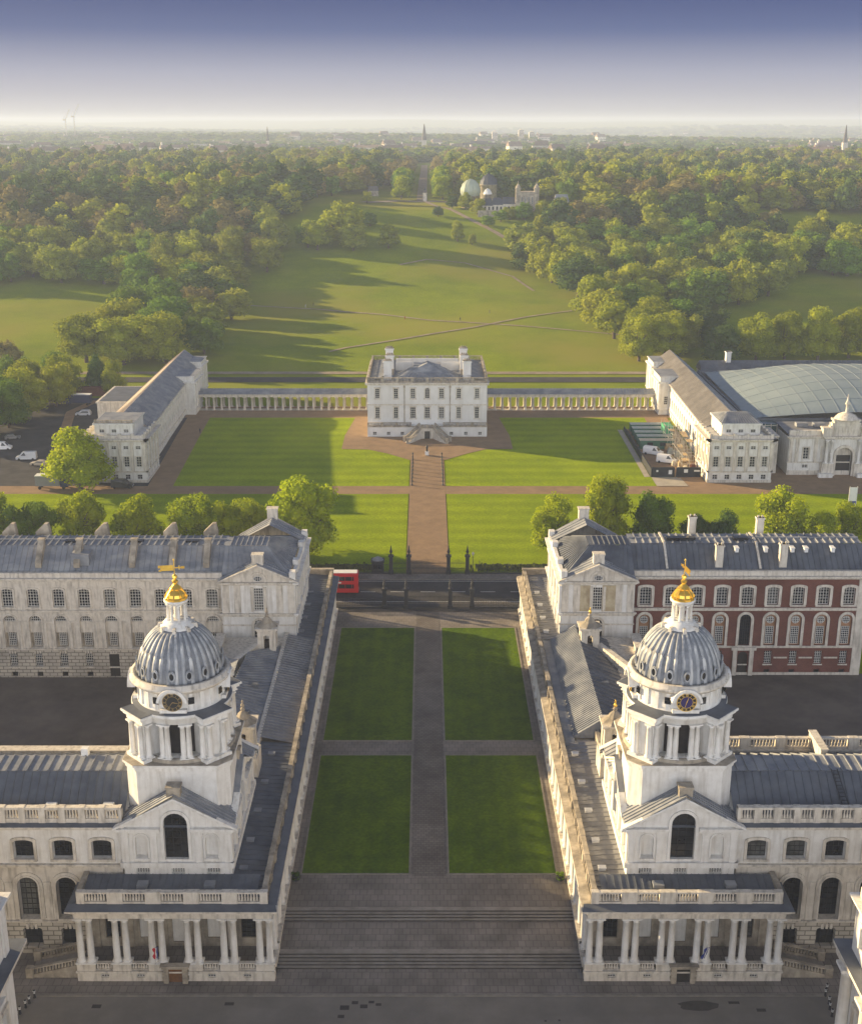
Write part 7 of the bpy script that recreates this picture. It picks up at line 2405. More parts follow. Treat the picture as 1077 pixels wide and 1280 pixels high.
# ================================================================ far buildings
def gabled(m, x_, y_, z, w_, d, h, rh, rot=0.0, ridge='x'):
    i0 = len(m.v); m.mi = 0
    m.box(-w_ / 2, w_ / 2, -d / 2, d / 2, -3, h)
    m.mi = 1
    A = [(-w_ / 2 - .4, -d / 2 - .4, h), (w_ / 2 + .4, -d / 2 - .4, h), (w_ / 2 + .4, d / 2 + .4, h), (-w_ / 2 - .4, d / 2 + .4, h)]
    r0, r1 = (-w_ / 2 + .5, 0, h + rh), (w_ / 2 - .5, 0, h + rh)
    m.face([A[0], A[1], r1, r0]); m.face([A[2], A[3], r0, r1]); m.face([A[1], A[2], r1]); m.face([A[3], A[0], r0])
    m.mi = 0
    c_, s_ = math.cos(rot), math.sin(rot)
    m.xf(i0, lambda p: (x_ + p.x * c_ - p.y * s_, y_ + p.x * s_ + p.y * c_, z + p.z))


M['far_wall'] = mat('pale house wall', (0.55, 0.50, 0.43), 0.9, 0.2, 0.2, objvar=0.3)
M['far_roof'] = mat('house roof', (0.20, 0.14, 0.11), 0.9, 0.2, 0.2, objvar=0.3)
hm = []
for k in range(4):
    m = MB(); gabled(m, 0, 0, 0, (14, 24, 18, 34)[k], (10, 11, 14, 13)[k], (7, 8, 10, 9)[k], (4, 4, 5, 3)[k]); m.mi = 0
    w0, d0, h0 = (14, 24, 18, 34)[k], (10, 11, 14, 13)[k], (7, 8, 10, 9)[k]
    m.box(-w0 / 2 + 1, -w0 / 2 + 3, -1, 1, h0, h0 + 5.5)
    m.mi = 2
    for f in range(2):
        for q in range(int(w0 / 3)): m.box(-w0 / 2 + 1.2 + q * 3, -w0 / 2 + 2.5 + q * 3, -d0 / 2 - 0.06, -d0 / 2, 1.5 + f * 3.2, 3.3 + f * 3.2)
    hm.append(m.mesh('house', [M['far_wall'], M['far_roof'], M['glass']]))
hr = random.Random(12)
for k in range(230):
    y_ = 1700 + (hr.random() ** 1.6) * 5200
    x_ = hr.uniform(-0.36, 0.36) * y_
    o = link('house', hm[k % 4], None, (x_, y_, hz(x_, y_)), hr.uniform(-0.5, 0.5), (1.2, 1.2, hr.uniform(0.9, 1.5)))
    side = 'left' if x_ < -250 else ('right' if x_ > 250 else 'middle')
    kind = ('small gabled house', 'pale terrace of houses', 'tall gabled house', 'long low pale building')[k % 4]
    lab = 'distant %s among trees on the %s skyline' % (kind, side)
    tag(o, lab, 'house', lab)
for (x_, y_, w_, h, lab) in [(165, 3100, 13, 26, 'leftmost of the faint pale tower blocks on the skyline'), (188, 3080, 16, 20, 'squat middle tower block on the hazy skyline'), (232, 3150, 13, 27, 'tower block right of the squat one on the hazy skyline'), (255, 3120, 13, 24, 'rightmost of the faint pale tower blocks on the skyline'),
                            (95, 2300, 62, 16, 'broad dark distant block on skyline right of avenue'), (-440, 2450, 130, 9, 'long white distant roof on the left skyline')]:
    T = thing('tower_block' if w_ < 20 else 'large_building', (x_, y_, hz(x_, y_)), lab, 'building')
    z = hz(x_, y_)
    m = MB(); m.box(x_ - w_ / 2, x_ + w_ / 2, y_ - 8, y_ + 8, z - 3, z + h); m.box(x_ - w_ / 4, x_ + w_ / 4, y_ - 3, y_ + 3, z + h, z + h + 3); m.build('wall', M['far_wall' if w_ != 62 else 'slate'], T)
    m = MB()
    for f in range(int(h / 3)):
        m.box(x_ - w_ / 2 + 0.5, x_ + w_ / 2 - 0.5, y_ - 8.1, y_ - 8, z + 1 + f * 3, z + 2.3 + f * 3)
    m.build('windows', M['glass'], T)


def spire(x_, y_, h, lab, w_=8):
    z = hz(x_, y_)
    T = thing('church', (x_, y_, z), lab, 'church')
    m = MB(); m.box(x_ - w_ / 2, x_ + w_ / 2, y_ - w_ / 2, y_ + w_ / 2, z - 2, z + h * 0.45); m.build('tower', M['stone'], T)
    m = MB(); m.lathe(x_, y_, [(w_ * 0.55, z + h * 0.45), (w_ * 0.08, z + h * 0.97), (0.05, z + h)], 8, False); m.build('spire', M['slate'], T)
    m = MB(); gabled(m, x_ + 16, y_ + 2, z, 26, 12, 9, 6); m.build('nave', [M['stone'], M['slate']], T)


spire(-3, 2150, 48, 'far church spire rising at the end of the avenue')
spire(617, 1900, 46, 'dark church spire among trees on the right skyline', 7)
spire(-276, 2250, 44, 'faint needle spire on the left of the skyline', 5)
# cranes
for (x_, y_, h, j, lab) in ((-950, 3500, 58, 38, 'faint tower crane with raised jib on the left horizon'), (-990, 3560, 50, 34, 'smaller faint tower crane at the far left horizon')):
    z = hz(x_, y_)
    T = thing('tower_crane', (x_, y_, z), lab, 'crane')
    m = MB()
    for a in (-1, 1):
        for b in (-1, 1): m.bar((x_ + a, y_ + b, z), (x_ + a, y_ + b, z + h), 0.3)
    for k in range(int(h / 3)): m.bar((x_ - 1, y_ - 1, z + k * 3), (x_ + 1, y_ - 1, z + k * 3 + 3), 0.3)
    m.build('mast', M['crane'] if 'crane' in M else M['far_wall'], T)
    m = MB(); m.box(x_ - 7, x_ + 2, y_ - 1.5, y_ + 1.5, z + h, z + h + 3.5); m.build('cab', M['far_wall'], T)
    m = MB(); m.bar((x_, y_, z + h + 2), (x_ + j * 0.42, y_, z + h + j * 0.9), 1.3); m.bar((x_ - 6, y_, z + h + 3), (x_ - 1, y_, z + h + 12), 0.6); m.bar((x_ - 1, y_, z + h + 12), (x_ + j * 0.42, y_, z + h + j * 0.9), 0.3); m.build('jib', M['far_wall'], T)

# ================================================================ observatory on the hill
def dome_building(x_, y_, r, zb, zt, mt, lab, onion=False, wall='stone_d'):
    T = thing('domed_observatory', (x_, y_, hz(x_, y_)), lab, 'observatory')
    m = MB(); m.lathe(x_, y_, [(r * .95, hz(x_, y_) - 3), (r * .95, zb), (r * 1.03, zb), (r * 1.03, zb + 0.6)], 20); m.build('drum_wall', M[wall], T)
    m = MB()
    H_ = zt - zb
    if onion: prof = [(r * .92, zb + .6), (r * 1.05, zb + H_ * .25), (r * 1.04, zb + H_ * .45), (r * .85, zb + H_ * .7), (r * .5, zb + H_ * .9), (0.1, zb + H_)]
    else: prof = [(r, zb + .6), (r * .93, zb + H_ * .35), (r * .6, zb + H_ * .75), (0.1, zb + H_)]
    m.lathe(x_, y_, prof, 28); m.build('dome', M[mt], T)
    m = MB()
    for k in range(14):
        a = 2 * PI * k / 14; m.tube([(x_ + q * 1.01 * math.cos(a), y_ + q * 1.01 * math.sin(a), z_) for q, z_ in prof], 0.12, 4)
    m.build('dome_ribs', M[mt], T)


M['dome_pale'] = mat('pale green dome', (0.36, 0.41, 0.32), 0.6, 0.05, 0.5)
M['dome_dark'] = mat('dark slate dome', (0.06, 0.07, 0.09), 0.6, 0.1, 0.5)
dome_building(27.5, 796, 5.9, 47.8, 58.6, 'dome_pale', 'pale green onion shaped observatory dome on the wooded hill', True)
dome_building(40, 822, 5.6, 53.5, 61, 'dome_dark', 'dark pointed observatory dome behind the pale green one')
dome_building(37.5, 782, 2.6, 49.5, 53.5, 'white', 'small white ball dome on the observatory roof', False)
T = thing('observatory_house', (61, 772, 43), 'tall pale observatory house with two corner turrets on the hill', 'observatory')
m = MB(); W = Wall(55.5, 768, 0)
W.facade(m, 0, 10.5, 36, 51.5, [('rect', 2.1 + 2.1 * k, 45, 1.1, 4.2) for k in range(4)], depth=0.4)
m.box(55.5, 66, 768.6, 779, 36, 51.5); m.box(55.2, 66.3, 767.8, 779.3, 51.5, 52.2); W.ubox(m, 0, 10.5, -.2, 0, 43.4, 44)
m.build('wall', M['stone_d'], T)
for k in range(4): put_window(W, 'rect', 2.1 + 2.1 * k, 45, 1.1, 4.2, T, 2, 5, 0.1, 0.35)
for x_ in (55.2, 66.4):
    m = MB(); m.box(x_ - 1.4, x_ + 1.4, 767.4, 770.6, 36, 54); m.box(x_ - 1.7, x_ + 1.7, 767.1, 770.9, 54, 54.5); m.lathe(x_, 769, [(1.5, 54.5), (1.4, 55.4), (0.6, 56.4), (0.15, 57), (0.1, 58.6)], 8); m.build('turret', M['stone_d'], T)
T = thing('observatory_range', (48, 770, 43), 'low gabled red and white observatory range left of the turreted house', 'observatory')
m = MB()
for (x_, w_, h) in ((36, 8, 44), (43, 6, 44.5), (50, 8, 45)):
    gabled(m, x_, 774, 38, w_, 9, h - 38, 4)
m.build('wall', [M['stone'], M['dome_dark']], T)
m = MB()
for k in range(9): m.box(32.6 + k * 2.4, 33.7 + k * 2.4, 769.4, 769.5, 41.5, 43.5)
m.build('windows', M['glass'], T)
m = MB(); m.box(31, 56, 764, 764.6, 36, 41.5); m.build('terrace_wall', M['stone_d'], T)
T = thing('garden_pavilion', (82, 772, 42), 'small blue roofed pavilion right of the turreted observatory house', 'pavilion')
m = MB(); gabled(m, 82, 774, 40, 8, 8, 6.5, 4); m.build('wall', [M['stone'], M['lead']], T)
T = thing('statue_monument', (-1, 846, 43), 'stone statue on a plinth at the near end of the hilltop avenue', 'statue')
m = MB(); m.box(-2.2, 0.2, 845, 847.4, 42, 47); m.box(-2.5, 0.5, 844.7, 847.7, 47, 47.4); m.build('plinth', M['stone'], T)
m = MB(); m.lathe(-1, 846.2, [(0.5, 47.4), (0.42, 48.6), (0.62, 49.4), (0.6, 50), (0.2, 50.4), (0.26, 50.8), (0.1, 51.1)], 8); m.build('figure', M['dome_dark'], T)
T = thing('park_cottage', (-36.5, 878, 43.6), 'small white cottage at the hilltop left of the avenue', 'house')
m = MB(); gabled(m, -36.5, 878, hz(-36.5, 878), 7, 5, 3.5, 3); m.build('wall', [M['stone_d'], M['slate']], T)
T = thing('tea_house', (367, 1235, 41), 'low tan pavilion house among the trees at the upper right', 'house')
m = MB(); gabled(m, 367, 1235, hz(367, 1235), 34, 12, 6, 4); m.build('wall', [M['far_wall'], M['far_roof']], T)

# ================================================================ park paths
ribbon('park_path', [(1.2, 509), (20, 522), (45, 545), (80.7, 571)], 1.5, M['path'])
ribbon('park_path', [(-50, 566), (-20, 553), (1.3, 538), (40, 524), (82, 506)], 1.5, M['path'])
ribbon('park_path', [(-88, 575), (-70, 571), (-50, 566)], 1.3, M['path'])
ribbon('park_path', [(-38, 478), (-32, 485), (-12, 499), (1.2, 509)], 1.5, M['path'])
ribbon('park_path', [(48, 712), (40, 730), (30, 750), (20, 772), (8, 800), (0, 840)], 3.2, M['path'])
ribbon('park_path', [(-14, 655), (0, 668), (20, 664), (44, 640), (52, 606)], 1.6, M['path'])
ribbon('avenue_path', [(-3, 850), (-3, 1000), (-2.5, 1200), (-2, 1500)], 7, M['path'])
ribbon('viewing_terrace', [(-40, 820), (-20, 842), (10, 845), (30, 825)], 9, M['path'])
ribbon('car_park_path', [(-86, 301.5), (-104, 340), (-112, 380), (-108, 396)], 3, M['gravel'])
# ================================================================ vehicles
def car_meshes(kind):
    """body, glass, wheel, lamp meshes; car points along +X, origin at ground centre"""
    L_, Wd, H_ = {'car': (4.4, 1.8, 1.5), 'suv': (4.7, 1.9, 1.8), 'van': (5.4, 2.0, 2.3)}[kind]
    if kind == 'van': prof = [(-L_ / 2, .35), (L_ / 2, .35), (L_ / 2, .95), (L_ / 2 - .9, 1.25), (L_ / 2 - 1.7, H_ - .1), (L_ / 2 - 2.1, H_), (-L_ / 2 + .1, H_), (-L_ / 2, H_ - .3)]
    elif kind == 'suv': prof = [(-L_ / 2, .35), (L_ / 2, .35), (L_ / 2, .9), (L_ / 2 - .9, 1.1), (L_ / 2 - 1.7, H_ - .06), (L_ / 2 - 2.2, H_), (-L_ / 2 + .4, H_), (-L_ / 2, 1.1)]
    else: prof = [(-L_ / 2, .3), (L_ / 2, .3), (L_ / 2, .75), (L_ / 2 - 1.1, .95), (L_ / 2 - 1.9, H_ - .05), (L_ / 2 - 2.6, H_), (-L_ / 2 + .9, H_ - .05), (-L_ / 2 + .15, .98), (-L_ / 2, .9)]
    m = MB(); n = len(prof)

    def yw(z): return Wd / 2 - max(0, z - 0.95) * 0.22
    A = [(x_, -yw(z_), z_) for x_, z_ in prof]; B = [(x_, yw(z_), z_) for x_, z_ in prof]
    m.face(A); m.face(B[::-1])
    for i in range(n): j = (i + 1) % n; m.face([A[j], A[i], B[i], B[j]])
    body = m.mesh('body', M['white'])
    m = MB()
    top = H_ - 0.12; lo = 1.02 if kind != 'van' else 1.35
    xf = L_ / 2 - (1.25 if kind == 'van' else 1.3); xb = -L_ / 2 + (0.5 if kind != 'van' else 2.7)
    for s_ in (-1, 1):
        q = [(xb, lo), (xf - .1, lo), (xf - .85, top - .05), (xb + .3, top - .05)]
        f = [(x_, s_ * (yw(z_) + 0.02), z_) for x_, z_ in q]; m.face(f if s_ < 0 else f[::-1])
    p0 = prof[3]; p1 = prof[4]
    for (pa, pb, off) in ((p0, p1, 0.03),):
        m.face([(pa[0] + off - .1, -yw(pa[1]) + .15, pa[1] + .1), (pa[0] + off - .1, yw(pa[1]) - .15, pa[1] + .1), (pb[0] + off + .05, yw(pb[1]) - .15, pb[1] - .03), (pb[0] + off + .05, -yw(pb[1]) + .15, pb[1] - .03)])
    glass = m.mesh('windows', M['glass'])
    m = MB()
    for (r_, y0, y1) in ((0.34, -0.11, 0.11),):
        a = [(r_ * math.cos(2 * PI * k / 12), y0, r_ * math.sin(2 * PI * k / 12)) for k in range(12)]; b = [(p[0], y1, p[2]) for p in a]
        m.face(a); m.face(b[::-1])
        for k in range(12): m.face([a[k], b[k], b[(k + 1) % 12], a[(k + 1) % 12]])
    wheel = m.mesh('wheel', M['black'])
    m = MB(); m.box(-0.05, 0.05, -0.2, 0.2, -0.09, 0.09); lamp = m.mesh('headlight', M['white'])
    return body, glass, wheel, lamp, L_, Wd


_cars = {}


def car(kind, x_, y_, deg, paint, label, group='vehicles parked in the left car park'):
    if kind not in _cars: _cars[kind] = car_meshes(kind)
    body, glass, wheel, lamp, L_, Wd = _cars[kind]
    z = hz(x_, y_) + 0.06
    T = thing({'car': 'car', 'suv': 'car', 'van': 'van'}[kind], (x_, y_, z), label, 'van' if kind == 'van' else 'car', group, rz=R(deg))
    WP[T.name] = Vector((0, 0, 0))
    o = link('body', body, T); o.material_slots[0].link = 'OBJECT'; o.material_slots[0].material = paint
    link('windows', glass, T)
    for a in (-1, 1):
        for b in (-1, 1): link('wheel', wheel, T, (a * (L_ / 2 - .85), b * (Wd / 2 - .1), .34))
        link('headlight', lamp, T, (L_ / 2 + .0, a * (Wd / 2 - .35), .68))
    return T


P = {k: mat('car paint ' + k, c, 0.3, 0.03, 1.0, spec=0.5) for k, c in dict(silver=(0.5, 0.52, 0.55), black=(0.02, 0.02, 0.025), white=(0.75, 0.75, 0.75), beige=(0.45, 0.38, 0.28), navy=(0.03, 0.04, 0.10), grey=(0.2, 0.2, 0.21)).items()}
car('suv', -106.7, 375, 182, P['silver'], 'silver car parked beyond the big lime green tree on the left')
car('suv', -98.4, 381, 60, P['navy'], 'dark car beside the left wing behind its rooftop pavilion')
car('van', -119, 335, 5, P['white'], 'white van at the left edge under the avenue trees')
car('van', -109, 325, 184, P['silver'], 'silver grey van parked left of the big lime green tree')
car('car', -104, 319.5, 170, P['beige'], 'beige car half under the big lime green tree')
car('car', -95, 307, 175, P['silver'], 'silver car behind the dark box lorry by the tree foot')
car('van', -77, 299.6, 0, P['black'], 'black van beside the near corner of the left wing')
car('car', -119.5, 346, 20, P['grey'], 'grey car behind the white van at the left edge')
car('car', -113.5, 398, 95, P['navy'], 'dark car near the lorry at the far end of the car park')


def lorry(x_, y_, deg, label, roofm):
    z = hz(x_, y_) + 0.06
    T = thing('lorry', (x_, y_, z), label, 'lorry', 'box lorries in the left car park', rz=R(deg)); WP[T.name] = Vector((0, 0, 0))
    m = MB(); m.box(-4, 2, -1.25, 1.25, 0.9, 3.5); m.build('cargo_box', P['grey'] if roofm == 'white' else P['navy'], T, (0, 0, 0))
    m = MB(); m.box(-4.05, 2.05, -1.3, 1.3, 3.5, 3.6); m.build('roof', M['white'], T, (0, 0, 0))
    m = MB(); m.box(2.15, 4, -1.15, 1.15, 0.6, 2.7); m.build('cab', P['navy'], T, (0, 0, 0))
    m = MB(); m.box(4.0, 4.03, -1.0, 1.0, 1.6, 2.5); m.build('windscreen', M['glass'], T, (0, 0, 0))
    w_ = _cars['van'][2]
    for a in (-3, 3.0):
        for b in (-1.1, 1.1): link('wheel', w_, T, (a, b, .42), 0, (1.25, 1.2, 1.25))


lorry(-94.5, 299.3, 2, 'dark box lorry with a white roof at the foot of the big lime green tree', 'white')
lorry(-112, 390, 178, 'dark box lorry with pale roof edge at the far end of the car park', 'grey')
m = MB(); m.box(-122, -101, 404, 405, 5, 8.2); m.box(-122.2, -100.8, 403.8, 405.2, 8.2, 8.5); tag(m.build('garden_wall', M['brick']), 'low brick wall closing the far end of the left car park', 'wall')
T = thing('double_decker_bus', (-19.3, 231, 2.7), 'red double decker bus on the road, half hidden by the left colonnade end', 'bus')
bx0, bx1, by0, by1, bz = -24.9, -13.8, 229.7, 232.2, 2.75
m = MB()
pr = [(by0, bz + .35), (by1, bz + .35), (by1, bz + 4.1), (by1 - .25, bz + 4.35), (by0 + .25, bz + 4.35), (by0, bz + 4.1)]
A = [(bx0, a, b) for a, b in pr]; B = [(bx1, a, b) for a, b in pr]
m.face(A[::-1]); m.face(B)
for i in range(6): j = (i + 1) % 6; m.face([A[i], A[j], B[j], B[i]])
m.build('body', M['red'], T)
m = MB(); m.box(bx0 + .25, bx1 - .25, by0 + .3, by1 - .3, bz + 4.35, bz + 4.42); m.build('roof_panel', M['white'], T)
for (za, zb) in ((1.25, 2.1), (2.85, 3.7)):
    m = MB(); m.box(bx0 + .4, bx1 - .9, by0 - .02, by0, bz + za, bz + zb); m.build('side_windows', M['glass'], T)
    m = MB(); m.box(bx1, bx1 + .02, by0 + .25, by1 - .25, bz + za, bz + zb); m.build('rear_window', M['glass'], T)
m = MB()
for k in range(7): m.box(bx0 + 1.7 + k * 1.35, bx0 + 1.78 + k * 1.35, by0 - .03, by0 - .015, bz + 1.25, bz + 3.7)
m.build('window_pillars', M['red'], T)
m = MB(); m.box(bx0 + 1, bx1 - 3.4, by0 - .03, by0 - .01, bz + 2.3, bz + 2.6); m.build('advert_strip', M['white'], T)
for xx in (bx0 + 2.4, bx1 - 2.4):
    for yy in (by0 + .2, by1 - .2): link('wheel', _cars['van'][2], T, (xx, yy, bz + .45), 0, (1.35, 1.3, 1.35))
for yy in (by0 + .25, by1 - .25):
    m = MB(); m.box(bx1, bx1 + .03, yy - .12, yy + .12, bz + .8, bz + 1.1); m.build('tail_light', M['flag_red'], T)

# ================================================================ building compound by the right wing
T = thing('site_hoarding', (64.5, 309.5, 4.3), 'dark hoarding fence with notices across the front of the building compound', 'hoarding')
m = MB(); m.box(58.3, 64.2, 309, 309.3, 4.2, 7.0); m.box(64.6, 71.0, 309, 309.3, 4.2, 7.0); m.box(58.1, 58.4, 309, 356, 4.2, 6.6); m.build('panel', M['hoard'], T)
for (x_, z_, w_, h_) in ((62.6, 5.2, 0.9, 1.1), (66.6, 5.6, 1.0, 0.9), (69.2, 5.9, 1.5, 0.4), (59.4, 5.8, 0.5, 0.5)):
    m = MB(); m.box(x_, x_ + w_, 308.95, 309, z_, z_ + h_); m.build('notice', M['white'], T)
cabs = [(356.0, 'green', 'farthest'), (351.2, 'pale', 'second farthest'), (346.4, 'green', 'middle'), (341.6, 'pale', 'second nearest'), (336.8, 'cream', 'nearest')]
for (y_, c_, w_) in cabs:
    x0_ = 59.6 - (338.6 - y_) * 0.02
    T = thing('site_cabin', (x0_ + 5, y_, 4.9), '%s of the five site cabins in the building compound, %s roof' % (w_, c_ if c_ != 'green' else 'grey green'), 'cabin', 'site cabins in the building compound')
    m = MB(); m.box(x0_, x0_ + 9.6, y_ - 1.25, y_ + 1.25, 4.8, 7.4); m.build('cabin_wall', M['cabin_green'], T)
    m = MB(); lead_roof(m, (x0_ - .1, y_ - 1.35, 7.42), (x0_ + 9.7, y_ - 1.35, 7.42), (x0_ + 9.7, y_ + 1.35, 7.5), (x0_ - .1, y_ + 1.35, 7.5), 10, 0.05, 0.08); m.build('cabin_roof', M['cab_' + ('pale' if c_ != 'cream' else 'cream')], T)
    m = MB(); m.box(x0_ + 2, x0_ + 3.6, y_ - 1.28, y_ - 1.25, 5.9, 6.9); m.box(x0_ + 5.6, x0_ + 7.2, y_ - 1.28, y_ - 1.25, 5.9, 6.9); m.build('cabin_window', M['glass'], T)
car('van', 62.3, 330.0, -30, P['white'], 'white van parked inside the building compound', None)
car('van', 64.6, 322.0, -25, P['white'], 'smaller white van just behind the hoarding of the building compound', None)
T = thing('scaffolding', (69.5, 328, 4.8), 'tangle of scaffolding poles and boards against the right wing', 'scaffolding')
m = MB(); sr = random.Random(4)
for k in range(9):
    for q in (0, 1, 2): m.bar((67.0 + q * 1.9, 314 + k * 3.4, 4.6), (67.0 + q * 1.9, 314 + k * 3.4, 4.8 + (8.2, 6.5, 7.4)[k % 3] - (0.4 * q)), 0.09)
for k in range(8):
    for z_ in (6.6, 8.8, 11.0):
        if sr.random() < 0.75: m.bar((67.0, 314 + k * 3.4, z_), (67.0, 317.4 + k * 3.4, z_), 0.08)
        if sr.random() < 0.75: m.bar((67.0, 314 + k * 3.4, z_), (70.8, 314 + k * 3.4, z_), 0.08)
        if sr.random() < 0.5: m.bar((68.9, 314 + k * 3.4, z_ - 2), (68.9, 317.4 + k * 3.4, z_), 0.07)
m.build('poles', M['pole'], T)
for k in range(10):
    m = MB(); x_ = sr.uniform(67, 69.5); y_ = 314 + k * 2.9; z_ = sr.choice((6.6, 8.8, 11.0)); m.box(x_, x_ + sr.uniform(1, 2), y_, y_ + 3.0, z_, z_ + 0.08); m.build('board', M['board'], T)
T = thing('debris_netting', (69, 345, 5), 'green netted scaffold bay at the far end of the compound', 'netting')
m = MB(); m.box(67.8, 70.2, 343, 349, 4.8, 9.5); m.build('net', M['net'], T)
m = MB()
for a in (67.8, 70.2):
    for b in (343, 349): m.bar((a, b, 4.7), (a, b, 10.2), 0.12)
m.build('poles', M['pole'], T)
for k in range(14):
    x_ = sr.uniform(66, 70.5); y_ = sr.uniform(312, 341); s_ = sr.uniform(0.5, 1.2)
    m = MB(); m.box(x_ - s_, x_ + s_, y_ - s_ * .7, y_ + s_ * .7, 4.5, 4.8 + s_); m.box(x_ - s_ * .8, x_ + s_ * .3, y_ - s_ * .5, y_ + s_ * .5, 4.8 + s_, 5.1 + s_ * 1.3)
    cc = sr.choice(('board', 'cab_cream', 'cab_pale', 'brick'))
    lb = {'board': 'pile of timber boards', 'cab_cream': 'heap of cream sacks', 'cab_pale': 'pale pallet stack', 'brick': 'stack of bricks'}[cc]
    tag(m.build('material_stack', M[cc]), lb + ' lying in the building compound', 'building materials', lb + ' in the building compound')
m = MB(); m.face([(58.2, 300.9, 4.35), (66.2, 300.9, 4.35), (65.6, 308.9, 4.4), (58.2, 308.9, 4.4)]); tag(m.build('concrete_pad', M['pad']), kind='structure')
sheet('boardwalk', (56.4, 57.9, 56.4, 57.9, 309, 357), M['pad'], dz=0.08)
for (x_, y_) in ((100.9, 280.6),):
    z = hz(x_, y_); T = thing('banner_flag', (x_, y_, z), 'tall white banner on posts on the grass before the museum front', 'banner')
    m = MB(); m.bar((x_ - .9, y_, z), (x_ - .9, y_, z + 6.4), .14); m.bar((x_ + .9, y_, z), (x_ + .9, y_, z + 6.4), .14); m.build('banner_post', M['frame'], T)
    m = MB(); m.box(x_ - .85, x_ + .85, y_ - .04, y_ + .04, z + 2.8, z + 6.2); m.build('banner_cloth', M['white'], T)
    m = MB(); m.box(x_ - .85, x_ + .85, y_ - .05, y_ + .05, z + 2.0, z + 2.8); m.build('banner_foot', M['flag_blue'], T)

# ================================================================ bollards, urns, people
bm_ = MB(); bm_.lathe(0, 0, [(0.16, 0), (0.16, 0.12), (0.12, 0.15), (0.11, 0.85), (0.15, 0.88), (0.13, 1.0), (0.02, 1.08)], 8)
bol = bm_.mesh('post', M['black'])
bm_ = MB(); bm_.lathe(0, 0, [(0.125, 0.62), (0.125, 0.76)], 8); bm_.lathe(0, 0, [(0.16, 0.87), (0.16, 0.93)], 8); ban = bm_.mesh('white_band', M['white'])
for s_, side, ps in ((-1, 'left', [(-43.7, 114.2), (-44.2, 112.6), (-44.0, 113.3), (-44.6, 110.9), (-44.5, 111.6)]), (1, 'right', [(44.3, 115.3), (43.9, 114.5), (43.9, 113.2), (43.7, 112.3), (43.6, 111.2)])):
    for (x_, y_) in ps:
        T = thing('bollard', (x_, y_, 0.02), 'black bollard with white bands by the %s portico stair' % side, 'bollard', 'banded bollards by the %s portico stair' % side)
        link('post', bol, T, (x_, y_, 0.02)); link('white_band', ban, T, (x_, y_, 0.02))
pm = MB(); pm.lathe(0, 0, [(0.28, 0), (0.28, 0.3), (0.14, 0.4), (0.12, 1.6), (0.22, 1.75), (0.2, 1.95), (0.04, 2.15)], 8)
pmesh = pm.mesh('walk_post', M['iron'])
for s_, side in ((-1, 'left'), (1, 'right')):
    for k in range(8):
        y_ = 301.8 + k * 3.3; x_ = s_ * 3.95
        o = link('walk_post', pmesh, None, (x_, y_, hz(x_, y_) + 0.05))
        tag(o, 'dark iron post lining the %s side of the gravel walk before the villa' % side, 'post', 'iron posts on the %s side of the walk' % side)
T = thing('garden_statue', (-0.1, 329.2, 5.1), 'small pale statue on a plinth before the villa steps', 'statue')
m = MB(); m.box(-.6, .4, 328.7, 329.7, 5.0, 6.0); m.build('plinth', M['white'], T)
m = MB(); m.lathe(-.1, 329.2, [(.3, 6.0), (.22, 6.7), (.34, 7.2), (.3, 7.5), (.1, 7.65), (.15, 7.85), (.03, 8.0)], 8); m.build('figure', M['iron'], T)
for (x_, y_, lab) in ((-16.7, 134.2, 'round dark shrub in a pot at the corner of the left lawn'), (16.5, 134.2, 'round green shrub in a pot at the corner of the right lawn')):
    T = thing('potted_shrub', (x_, y_, 1.6), lab, 'potted shrub', 'potted shrubs at the lawn corners')
    m = MB(); m.lathe(x_, y_, [(.35, 1.55), (.45, 2.2), (.5, 2.25)], 10); m.build('pot', M['iron'], T)
    o = link('foliage', LOW[0], T, (x_, y_, 1.35), 0, (0.11, 0.11, 0.16)); o.material_slots[0].link = 'OBJECT'; o.material_slots[0].material = M['lf_dark' if x_ < 0 else 'lf_green']
    o.scale = (0.13, 0.13, 0.13)


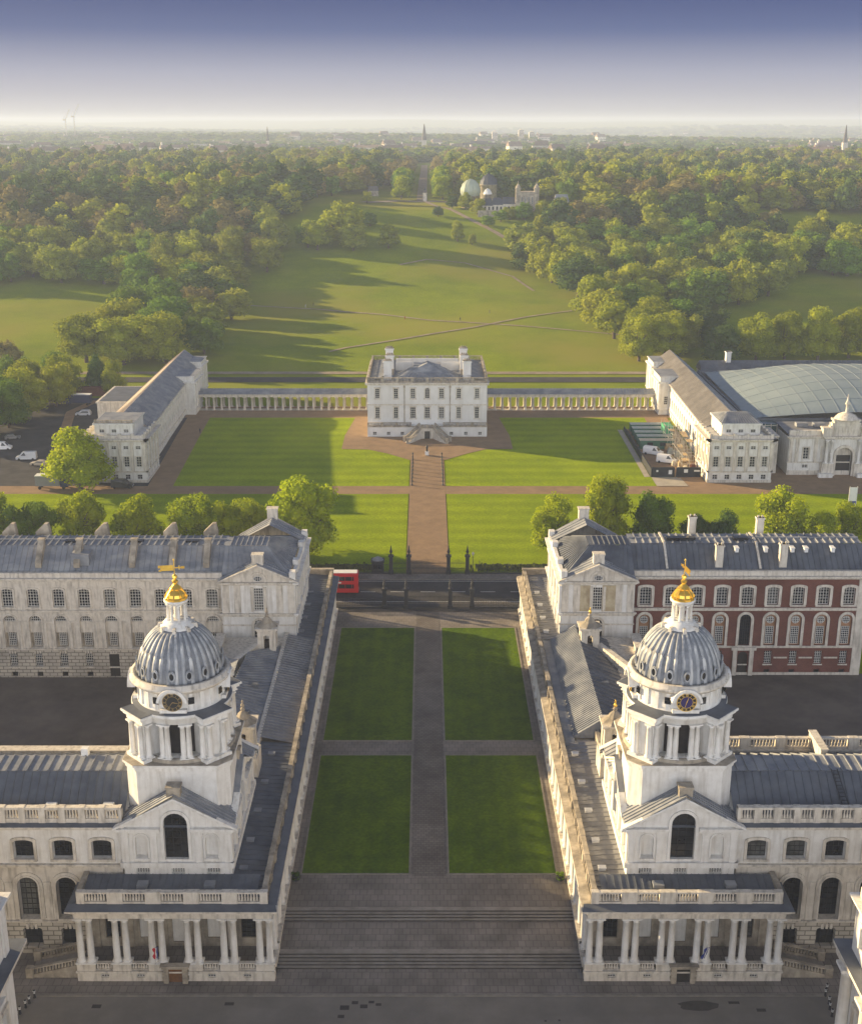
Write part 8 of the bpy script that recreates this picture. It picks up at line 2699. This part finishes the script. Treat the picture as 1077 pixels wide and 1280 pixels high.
def person(x_, y_, coat, trousers, label, rz=0.0):
    """one continuous figure, mid stride"""
    z = hz(x_, y_) + 0.1
    V = [(0, 0, .95), (0, 0, 1.2), (0, 0, 1.43), (0, 0, 1.52), (0, 0, 1.72), (-.19, 0, 1.42), (-.25, .08, 1.15), (-.24, .2, .92), (.19, 0, 1.42), (.25, -.08, 1.15), (.24, -.02, .9), (-.1, 0, .9), (-.1, .16, .5), (-.1, .1, .07), (-.1, .28, .04), (.1, 0, .9), (.1, -.1, .5), (.1, -.28, .1), (.1, -.12, .04)]
    E = [(0, 1), (1, 2), (2, 3), (3, 4), (2, 5), (5, 6), (6, 7), (2, 8), (8, 9), (9, 10), (0, 11), (11, 12), (12, 13), (13, 14), (0, 15), (15, 16), (16, 17), (17, 18)]
    rad = [.15, .15, .14, .06, .1, .075, .05, .035, .075, .05, .035, .1, .07, .045, .04, .1, .07, .045, .04]
    me = bpy.data.meshes.new('person'); me.from_pydata(V, E, [])
    o = bpy.data.objects.new('person', me); col.objects.link(o); o.location = (x_, y_, z); o.rotation_euler = (0, 0, rz)
    sk = o.modifiers.new('skin', 'SKIN')
    for i, sv in enumerate(me.skin_vertices[0].data): sv.radius = (rad[i], rad[i] * 0.8); sv.use_root = (i == 0)
    o.modifiers.new('sub', 'SUBSURF').levels = 1
    me.materials.append(coat)
    return tag(o, label, 'person')


M['coat_dark'] = mat('dark coat', (0.03, 0.03, 0.04), 0.9, 0.1, 2.0); M['coat_red'] = mat('red jacket', (0.35, 0.04, 0.04), 0.9, 0.1, 2.0); M['coat_pale'] = mat('pale jacket', (0.5, 0.48, 0.42), 0.9, 0.1, 2.0)
person(-52.2, 572, M['coat_dark'], None, 'walker in dark clothes on the park path at the left of the lawn', 1.2)
person(-55.5, 568.5, M['coat_pale'], None, 'walker in pale clothes on the park path at the left of the lawn', 1.4)
person(14.5, 535, M['coat_dark'], None, 'walker in dark clothes on the path right of the villa chimneys', 1.0)
person(28, 552, M['coat_dark'], None, 'walker in dark clothes farther up the crossing park path', 2.0)
person(-9.5, 540, M['coat_red'], None, 'walker in a red jacket on the path above the villa', 1.6)
person(-66.5, 352, M['coat_dark'], None, 'walker in dark clothes on the side walk by the left wing', 0.3)
person(9.0, 241.6, M['coat_dark'], None, 'person in dark clothes standing beside the right gate pier', 0.0)

# ================================================================ haze
m = MB(); m.box(-11000, 11000, -400, 17500, -3, 134)
hzm = bpy.data.materials.new('haze'); hzm.use_nodes = True
N = hzm.node_tree.nodes; N.clear()
pv = N.new('ShaderNodeVolumePrincipled'); mo = N.new('ShaderNodeOutputMaterial')
pv.inputs['Color'].default_value = (0.63, 0.74, 1.0, 1)
pv.inputs['Density'].default_value = 0.00018
pv.inputs['Anisotropy'].default_value = 0.1
hzm.node_tree.links.new(pv.outputs[0], mo.inputs['Volume'])
tag(m.build('haze', hzm), 'thin morning haze over the whole park and suburbs', 'haze', kind='stuff')
